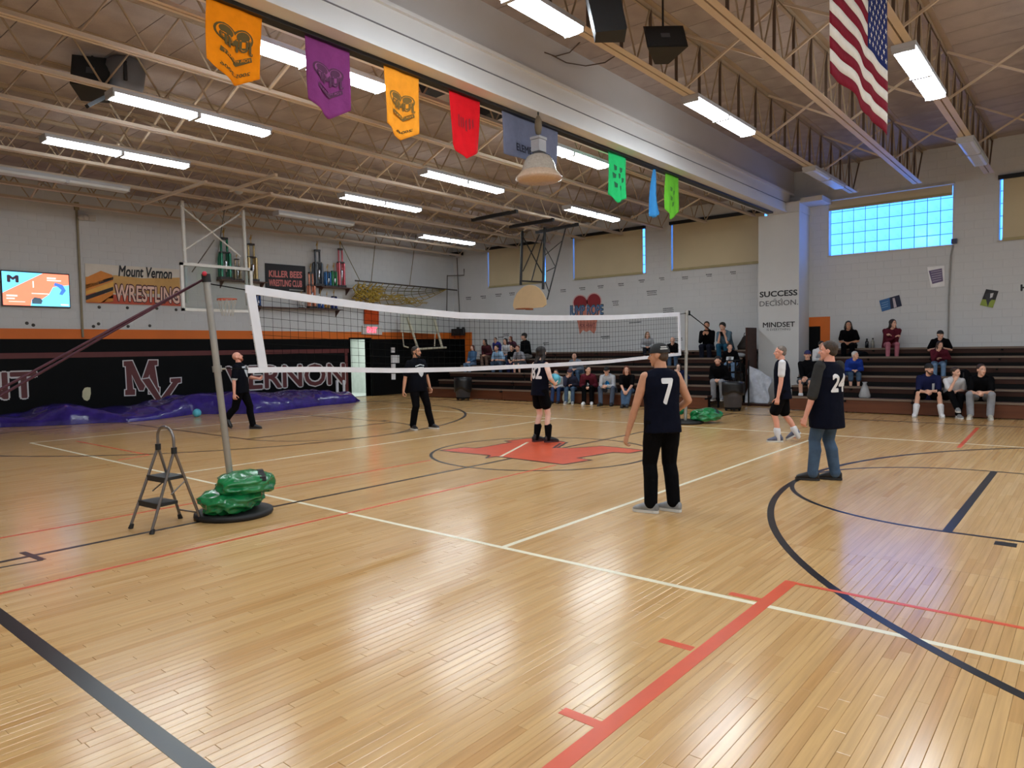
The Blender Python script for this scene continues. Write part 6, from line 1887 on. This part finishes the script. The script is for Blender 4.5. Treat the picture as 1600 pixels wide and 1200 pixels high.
p7 = person('man in navy number 7 sleeveless jersey and black cap, seen from behind', (b.x, b.y, 0), 52, 1.69, 'tan', bulk=1.12, vox=.010,
            pelvis=(.0, .0, .95), lean=4, feet=((-.12, .03, 0), (.13, .02, 0)), toe=(48, 40), kneefwd=1, hands=((-.33, .14, .80), (.20, .20, 1.00)), palm=((.9, .1, -.2), (-.6, .2, .6)),
            elbow=((-.6, -.8, 0), (.9, -.8, -.4)), curled=True, head=(48, -3), top=('tank', NAVY, -.12), bottom=('pants', BLK), shoes=(S_GREY, SOLE_W), hair=('buzz', (70, 52, 40)), beard=None, cap=(MAT('cap_black', (24, 24, 26), .7), False, MAT('cap_black', (0, 0, 0)), .565))
on_shirt(p7, num('7'), .01, -.055, .125, .26, NUM, True, 'jersey_number')
b = FL(1293, 751)
p24 = person('heavy man in navy number 24 jersey and blue jeans watching play', (b.x, b.y, 0), 70, 1.69, 'pink', bulk=1.42, vox=.010,
             pelvis=(0, 0, .95), lean=-2, feet=((-.13, .12, 0), (.12, -.02, 0)), toe=(32, 25), hands=((-.30, .10, .80), (.30, .12, .82)), palm=((.9, .0, -.1), (-.9, 0, -.1)),
             head=(30, 0), top=('tank', NAVY, -.28), bottom=('jeans', JEAN), shoes=(S_BLACK, SOLE_G), hair=('short', (58, 44, 34)), curled=True)
on_shirt(p24, num('24'), .0, -.07, .24, .22, NUM, True, 'jersey_number')
b = FL(1225, 690)
p5 = person('grey-haired man in navy vest over white tee, black shorts, walking left', (b.x, b.y, 0), 112, 1.66, 'pink', bulk=1.12, vox=.010,
            pelvis=(0, .02, .93), lean=3, feet=((-.09, .10, 0), (.10, -.24, .03)), toe=(8, -5), heel=(0, 28), kneefwd=1, hands=((-.27, .12, .80), (.27, -.02, .80)),
            head=(6, 0), top=('tank', NAVY, -.16), bottom=('shorts', BLK), shoes=(MAT('shoe_navy_white', (92, 96, 118), .5, noise=.6, scale=12), SOLE_W), socks=(WHT, .30), hair=('buzz', (112, 100, 92)))
b = FL(846, 691)
p82 = person('player in black number 82 jersey, black socks and cap, holding a ball', (b.x, b.y, 0), -15, 1.70, 'pale', bulk=1.06, vox=.010,
             pelvis=(0, -.02, .95), lean=3, feet=((-.13, -.02, 0), (.10, .08, 0)), toe=(-6, -22), hands=((-.10, .18, 1.03), (.19, .17, 1.07)), palm=((.7, .55, .3), (-.8, .45, .2)), elbow=((-.8, -.5, -.3), (.8, -.6, -.5)),
             head=(10, -4), top=('tank', NAVY, -.10), bottom=('short', BLK), shoes=(S_BLACK, MAT('sole_plum', (70, 40, 44), .6)), socks=(BLK, .46), hair=('long', (34, 28, 28), .19), cap=(MAT('cap_black', (0, 0, 0)), True))
on_shirt(p82, num('82'), .03, -.03, .23, .25, NUM, True, 'jersey_number')
volleyball(p82['W']((.04, .30, 1.13)), .108, 'sky blue volleyball held by the number 82 player', M_BALL)
b = FL(378, 671)
p1 = person('bald bearded man in black printed tee, striding and looking up', (b.x, b.y, 0), -52, 1.72, 'pink', bulk=1.22, vox=.010,
            pelvis=(0, .0, .93), lean=-2, feet=((-.08, .22, 0), (.10, -.36, .07)), toe=(0, -12), heel=(0, 42), hands=((-.14, .36, 1.12), (.28, -.02, .80)), palm=((.6, .2, .5), (-.9, .1, -.1)), elbow=((-.7, -.8, -.6), (.6, -.9, 0)),
            head=(8, 24), top=('tee', INKB, -.12), bottom=('pants', BLK), shoes=(S_BLACK, SOLE_G), hair=('bald', (150, 80, 50)), beard=(150, 84, 58))
M_SP = MAT('shirt_print_white', (196, 202, 208), .7)
pick = [(-.5, .5), (.5, .5), (.46, .1), (.25, -.3), (0, -.5), (-.25, -.3), (-.46, .1)]
on_shirt(p1, poly_geo(pick), .02, -.04, .15, .20, M_SP, False); on_shirt(p1, poly_geo([(-.5, -.2), (.5, .1), (.5, .5), (-.5, .3)]), .02, .09, .24, .05, M_SP, False)
sh_ = p1['shz'] + p1['rt'] * .17 - V3((0, 0, .03)); e_ = ik(sh_, p1['W']((.28, -.02, .80)), .28, .25, p1['D']((.6, -.9, 0)))
q = MB(); q.capsule(sh_ + (e_ - sh_) * .42, sh_ + (e_ - sh_) * .74, .070, .072); remesh_obj(q, 'sleeve_print', M_SP, p1['t'], .011, 4)
b = FL(652, 671)
p2 = person('dark-bearded man in black tee with a white pick print behind the net', (b.x, b.y, 0), -100, 1.76, 'tan', bulk=1.2, vox=.010,
            pelvis=(-.03, .0, .94), side=3, feet=((-.30, .10, 0), (.08, -.04, 0)), toe=(14, -8), hands=((-.30, .06, .86), (.31, .0, .82)), palm=((.9, .2, 0), (-.9, .2, 0)),
            head=(28, 0), top=('tee', INKB, -.14), bottom=('pants', BLK), shoes=(S_BLACK, SOLE_W), hair=('buzz', (44, 36, 32)), beard=(42, 34, 32))
on_shirt(p2, poly_geo(pick), .01, -.10, .17, .21, M_SP, False); on_shirt(p2, poly_geo([(-.5, -.5), (0, .2), (.5, -.5), (.5, 0), (0, .6), (-.5, 0)]), .01, .04, .22, .05, M_SP, False)
def sleeves(info, joints, mat, r, name='sleeve'):
    for a, b_ in joints:
        q = MB(); q.capsule(a, b_, r, r * .94); q.capsule(a, a + (b_ - a) * .5, r * .98, r)
        remesh_obj(q, name, mat, info['t'], .011, 4)
for inf_, m_, fr, el, r_ in ((p24, CHAR, 1.05, ((-.30, .10, .80), (.30, .12, .82)), .072), (p5, WHT, .62, ((-.27, .12, .80), (.27, -.02, .80)), .068)):
    js = []
    for sgn, h in ((-1, el[0]), (1, el[1])):
        sh = inf_['shz'] + inf_['rt'] * sgn * .186 * inf_['s']
        e_ = ik(sh, inf_['W'](h), .285 * inf_['s'], .255 * inf_['s'], inf_['D']((sgn * .5, -.8, -.3)))
        js.append((sh, sh + (e_ - sh) * fr))
    sleeves(inf_, js, m_, r_ * inf_['s'])

# ------------------------------------------------------------------ the spectators on the bleachers
GP = 'spectators on the bleachers'
def seat(label, hx, hy, sec, row, yaw=0, H=1.70, arms='lap', legs='down', head=(0, 0), spread=.11, du=.17, **kw):
    s = H / 1.75
    f = row_front(sec, row); z0 = SZ[row]
    up = f + du
    th = 0.0
    for _ in range(12):
        p = PX(hx, hy, up - math.sin(th) * .67 * s)
        c = (p.z - z0 - .10 * s) / (.672 * s)
        th = math.acos(min(1, max(.66, c)))
    c = (p.z - z0 - .10 * s) / (.672 * s)
    if c < .80:
        s = max(.87 * s, (p.z - z0) / (.10 + .672 * .80)); H = s * 1.75
        th = math.acos(min(1, max(.74, (p.z - z0 - .10 * s) / (.672 * s))))
        p = PX(hx, hy, up - math.sin(th) * .67 * s)
    lean = math.degrees(th) if c < 1 else -2
    fz = 0.0 if row == 0 else z0 - .39
    fl_ = (fz - z0) / s
    fwd = (du + (.24 if row == 0 else .14)) / s
    if legs == 'out': fwd += .22
    if legs == 'tuck': fwd -= .05
    feet = ((-spread, fwd, fl_), (spread, fwd + .03, fl_))
    if legs == 'cross': feet = ((-.02, fwd + .05, fl_), (.05, fwd + .22, fl_ + .16))
    hd_ = {'lap': ((-.07, .26, .17), (.07, .26, .17)), 'together': ((-.05, .40, .22), (.05, .42, .20)), 'knees': ((-.14, .34, .22), (.14, .34, .22)), 'phone': ((-.07, .28, .46), (.07, .28, .46)),
           'crossed': ((.05, .36, .33), (-.05, .38, .30)), 'chin': ((-.10, .30, .22), (.06, .34, .50)), 'low': ((-.05, .42, .08), (.05, .42, .08))}[arms]
    if arms == 'chin':
        cz = .10 + .67 * math.cos(th); cy = .67 * math.sin(th)
        hd_ = ((-.06, .28, .24), (.05, cy + .10, cz - .16))
    hd_ = tuple((x_, y_ + .20 * math.sin(th), z_) for x_, y_, z_ in hd_) if arms != 'chin' else hd_
    pl = {'lap': ((.5, .2, -.8), (-.5, .2, -.8)), 'phone': ((.7, -.6, .2), (-.7, -.6, .2)), 'chin': ((.2, 0, -.9), (-.2, -.8, .5))}.get(arms, ((.6, 0, -.6), (-.6, 0, -.6)))
    kw.setdefault('vox', .0135)
    return person(label, (up, p.y, z0), 180 + yaw, H, kw.pop('skin', 'fair'), None, pelvis=(0, 0, .10), lean=lean * .8, hunch=lean * .45, feet=feet, toe=(8, -8), kneeout=(.25 if spread > .12 else .05,) * 2,
                  hands=hd_, palm=pl, elbow=((-.42, -.5, -.5), (.42, -.5, -.5)), head=head, **kw)
C_ = lambda n, rgb: CLOTH(n, rgb)
MAR, PINK, BLUE = C_('maroon_cloth', (92, 34, 46)), C_('dusty_pink', (190, 118, 132)), C_('royal_blue', (36, 62, 150))
LBLUE, DENIM, GREYH, TEALT = C_('pale_blue_cloth', (150, 186, 220)), C_('denim_jacket', (74, 104, 138)), C_('pale_grey_hoodie', (178, 180, 186)), C_('slate_tee', (92, 116, 132))
NAVYC, SLATE, PATT = C_('navy_cloth', (32, 36, 72)), C_('slate_shorts', (76, 82, 92)), CLOTH('patterned_grey', (150, 150, 158), .35)
SB, SW = (S_BLACK, SOLE_G), (S_WHITE, SOLE_W)
BRN, DRK, RED_H, BLN, GRY = (62, 44, 34), (30, 25, 24), (112, 62, 42), (136, 104, 76), (206, 204, 200)
# right section
seat('man in blue cap and black hoodie with bare shins beside the pilaster', 1261, 555, 'R', 1, 8, 1.76, 'together', head=(6, 0), top=('long', BLK), bottom=('shorts', SLATE), shoes=SW, socks=(WHT, .2), hair=('short', BRN), cap=(MAT('cap_navy', (36, 40, 92), .7), False, MAT('bill_red', (150, 40, 44), .7)), bulk=1.15)
seat('person in white shirt leaning forward behind the man in blue cap', 1275, 540, 'R', 3, 20, 1.72, 'together', head=(30, -8), top=('long', WHT), bottom=('pants', BLK), shoes=SB, hair=('short', DRK))
seat('woman with dark hair and black tee against the wall, top row', 1323, 509, 'R', 5, 5, 1.66, 'lap', head=(15, 0), skin='tan', top=('tee', BLK), bottom=('pants', BLK), shoes=SB, hair=('long', DRK, .28))
seat('woman in maroon top and pink leggings hugging her knees, top row', 1386, 507, 'R', 5, 20, 1.68, 'crossed', head=(35, 0), top=('long', MAR), bottom=('slim', PINK), shoes=(MAT('shoe_pink', (190, 130, 140), .5), SOLE_W), hair=('long', (40, 28, 28), .26), bulk=1.18)
seat('white-haired person in a royal blue jumper and denim capris', 1325, 560, 'R', 2, 25, 1.66, 'lap', head=(40, 0), top=('long', BLUE), bottom=('capri', JEAN), shoes=(S_GREY, SOLE_W), hair=('short', GRY), bulk=1.1)
seat('man in black cap and black tee sitting behind the long-haired girl', 1464, 527, 'R', 4, 10, 1.74, 'knees', head=(25, 0), top=('tee', BLK), bottom=('jeans', JEAN), shoes=SB, hair=('short', DRK), cap=(MAT('cap_black', (0, 0, 0)), False), bulk=1.12)
seat('girl with long brown hair and maroon top, chin on hand', 1462, 547, 'R', 3, 12, 1.62, 'chin', head=(25, -4), top=('long', MAR), bottom=('jeans', C_('light_jeans', (110, 136, 166))), shoes=SW, hair=('long', BRN, .30))
r8 = seat('bearded man in navy sweatshirt and black shorts on the lowest row', 1446, 578, 'R', 0, 10, 1.80, 'together', head=(32, 0), spread=.24, top=('long', NAVYC, -.10, .22), bottom=('shorts', BLK), shoes=SW, socks=(WHT, .36), hair=('short', DRK), beard=(70, 46, 36), cap=(MAT('cap_black', (0, 0, 0)), True), bulk=1.12)
on_shirt(r8, poly_geo([(-.5, -.5), (.5, -.5), (.5, .5), (-.5, .5)]), .09, -.02, .045, .16, M_SP, False)
seat('woman in white tee and glasses with chin on hand, lowest row', 1481, 583, 'R', 0, 25, 1.64, 'chin', 'cross', head=(30, -2), top=('tee', WHT), bottom=('pants', BLK), shoes=(S_GREY, SOLE_W), socks=(WHT, .2), hair=('bun', BRN), spread=.08)
seat('young man in black tee and grey sweatpants at the end of lowest row', 1530, 579, 'R', 0, 5, 1.78, 'together', head=(30, 0), spread=.17, top=('tee', BLK), bottom=('pants', GREY_T), shoes=(MAT('shoe_cream', (190, 184, 170), .5), SOLE_W), hair=('short', BRN))
# left section, towards the pilaster
seat('masked person in black hoodie at the top of left bleachers', 1102, 509, 'L', 5, 10, 1.76, 'phone', head=(10, -6), skin='tan', top=('long', BLK), bottom=('pants', C_('dark_navy_pants', (30, 32, 44))), shoes=SB, hair=('short', DRK))
m11 = seat('curly-haired person in slate tee looking at a phone, top row', 1129, 511, 'L', 5, 0, 1.78, 'phone', head=(-5, -18), top=('tee', TEALT), bottom=('jeans', C_('teal_jeans', (40, 86, 112))), shoes=SB, hair=('curly', DRK), bulk=1.12)
ph = thing('phone', 'black phone held by the curly-haired person in slate tee', 'phone', tuple((m11['hL'] + m11['hR']) / 2))
pc = (m11['hL'] + m11['hR']) / 2 + m11['fw'] * .06 + V3((0, 0, .05))
MB().obox(pc, m11['rt'] * .038, m11['up'] * .078, m11['fw'] * .005).build('case', M_SPK, ph)
MB().obox(pc - m11['fw'] * .006, m11['rt'] * .034, m11['up'] * .072, m11['fw'] * .001).build('screen', MAT('phone_screen', (60, 70, 90), .1), ph)
m12 = seat('person in black hoodie with white fan print beside the trash can', 1135, 547, 'L', 3, 12, 1.72, 'lap', head=(25, 0), top=('long', BLK), bottom=('jeans', C_('light_jeans', (0, 0, 0))), shoes=SB, hair=('pony', BRN))
on_shirt(m12, poly_geo([(-.5, .3), (-.2, .5), (.2, .5), (.5, .3), (.15, -.2), (.1, -.5), (-.1, -.5), (-.15, -.2)]), 0, -.02, .20, .17, M_SP, False)
seat('man in dark jacket and grey sweatpants looking down by the trash can', 1118, 564, 'L', 1, 8, 1.74, 'lap', head=(10, -22), top=('long', BLK), bottom=('pants', GREY_T), shoes=(S_GREY, SOLE_W), hair=('short', DRK), beard=(120, 66, 50))
seat('girl in navy top seated behind the far net post', 1056, 578, 'L', 1, 10, 1.60, 'chin', head=(10, 0), skin='pale', top=('long', NAVYC), bottom=('pants', NAVYC), shoes=SW, hair=('long', DRK, .26))
seat('bald man in black shirt on the upper rows behind the net', 1046, 538, 'L', 4, 12, 1.74, 'lap', head=(15, 0), top=('long', BLK), bottom=('jeans', JEAN), shoes=SB, hair=('bald', (120, 110, 100)), bulk=1.12)
seat('woman in grey hoodie with legs folded, top row beyond the net', 1003, 524, 'L', 5, 30, 1.62, 'lap', head=(15, 0), top=('long', GREYH), bottom=('capri', C_('dark_navy_pants', (0, 0, 0))), shoes=(MAT('sandal', (150, 120, 100), .6), SOLE_G), hair=('long', BLN, .30))
# left section, lowest rows
seat('woman in black tee and jeans stretching her ankles, lowest row', 972, 579, 'L', 0, 22, 1.68, 'low', 'out', head=(5, 0), spread=.05, top=('tee', BLK), bottom=('jeans', JEAN), shoes=SB, hair=('long', RED_H, .30), bulk=1.1)
m5 = seat('person in cap and pale grey hoodie over blue tee, lowest row', 942, 580, 'L', 0, 15, 1.72, 'together', head=(10, -8), spread=.16, top=('long', GREYH), bottom=('jeans', C_('grey_jeans', (82, 92, 110))), shoes=SB, hair=('short', DRK), cap=(MAT('cap_black', (0, 0, 0)), False), bulk=1.1)
on_shirt(m5, poly_geo([(-.4, .5), (.4, .5), (.5, -.5), (-.5, -.5)]), 0, -.06, .13, .28, C_('bright_blue_tee', (40, 130, 190)), False)
m4 = seat('person in maroon hoodie and black trousers looking left, lowest row', 910, 579, 'L', 0, 25, 1.72, 'lap', head=(35, 0), top=('long', MAR), bottom=('pants', BLK), shoes=SW, socks=(WHT, .2), hair=('pony', DRK), bulk=1.1)
on_shirt(m4, poly_geo([(-.4, .5), (.4, .5), (.5, -.5), (-.5, -.5)]), -.02, -.06, .13, .28, BLK, False)
on_shirt(m4, poly_geo([(-.5, 0), (0, .5), (.5, 0), (0, -.5)]), -.02, -.07, .09, .12, M_SP, False, dist=.008)
seat('balding man with glasses in grey denim jacket, second row', 893, 565, 'L', 2, 12, 1.76, 'lap', head=(8, -4), top=('long', C_('grey_denim', (112, 122, 136))), bottom=('jeans', JEAN), shoes=SB, hair=('bald', (90, 80, 70)), bulk=1.1)
seat('person in plum hat and dark jacket hunched beside the paper fan', 882, 583, 'L', 0, 25, 1.66, 'chin', head=(20, -10), top=('long', C_('dark_plaid', (52, 54, 72))), bottom=('jeans', JEAN), shoes=(S_GREY, SOLE_W), hair=('short', DRK), cap=(MAT('hat_plum', (70, 50, 68), .8), False))
seat('person in blue jeans half hidden behind the number 82 player', 864, 584, 'L', 0, 15, 1.66, 'lap', head=(10, 0), top=('long', GREYH), bottom=('jeans', C_('deep_jeans', (48, 66, 104))), shoes=SB, hair=('short', BRN))
# left section, the cluster at the far end
seat('tall person in black jacket with a dark cap at the far end', 820, 526, 'L', 4, -15, 1.82, 'lap', head=(-30, 0), top=('long', BLK), bottom=('pants', C_('pale_grey_pants', (130, 128, 128))), shoes=SW, hair=('short', DRK), cap=(MAT('cap_black', (0, 0, 0)), False))
seat('red-haired child in patterned grey top and shorts, far end', 807, 545, 'L', 3, 5, 1.52, 'knees', head=(5, 0), top=('tee', PATT), bottom=('shorts', SLATE), shoes=SW, hair=('short', RED_H))
m7 = seat('boy in black tee with a white print, far end', 797, 544, 'L', 3, 10, 1.56, 'lap', head=(5, 0), top=('tee', BLK), bottom=('pants', NAVYC), shoes=SB, hair=('short', DRK))
on_shirt(m7, poly_geo([(-.5, .4), (.4, .5), (.5, -.2), (0, -.5), (-.5, -.3)]), 0, -.08, .20, .17, M_SP, False)
seat('long-haired girl in white top near the far end, upper row', 788, 534, 'L', 4, 5, 1.60, 'lap', head=(0, 0), top=('tee', WHT), bottom=('jeans', JEAN), shoes=SW, hair=('long', DRK, .28))
seat('red-haired person looking over her neighbour, top row, far end', 796, 530, 'L', 5, 5, 1.58, 'lap', head=(-10, 0), top=('tee', C_('plum_tee', (84, 50, 66))), bottom=('jeans', JEAN), shoes=SW, hair=('long', RED_H, .2))
seat('person in pale blue tee with dark hair at the far end', 773, 545, 'L', 3, 8, 1.64, 'knees', head=(0, 0), spread=.15, top=('tee', LBLUE), bottom=('jeans', JEAN), shoes=SW, hair=('short', DRK), bulk=1.15)
seat('person in blue-violet top behind the pale blue tee, far end', 772, 535, 'L', 5, 5, 1.58, 'lap', head=(10, 0), top=('long', C_('violet_top', (58, 58, 130))), bottom=('jeans', JEAN), shoes=SB, hair=('short', BRN))
seat('girl in maroon top with long dark hair, second from the far end', 756, 535, 'L', 4, 5, 1.60, 'lap', head=(-5, 0), skin='tan', top=('long', C_('dark_maroon', (74, 36, 42))), bottom=('pants', C_('tan_pants', (120, 96, 84))), shoes=SB, hair=('long', DRK, .32))
seat('small girl in denim jacket and jeans at the far end of bleachers', 738, 541, 'L', 3, 5, 1.46, 'lap', head=(0, 0), top=('long', DENIM), bottom=('jeans', C_('light_jeans', (0, 0, 0))), shoes=SW, hair=('long', (84, 44, 36), .22))
settle()
cast_decals()
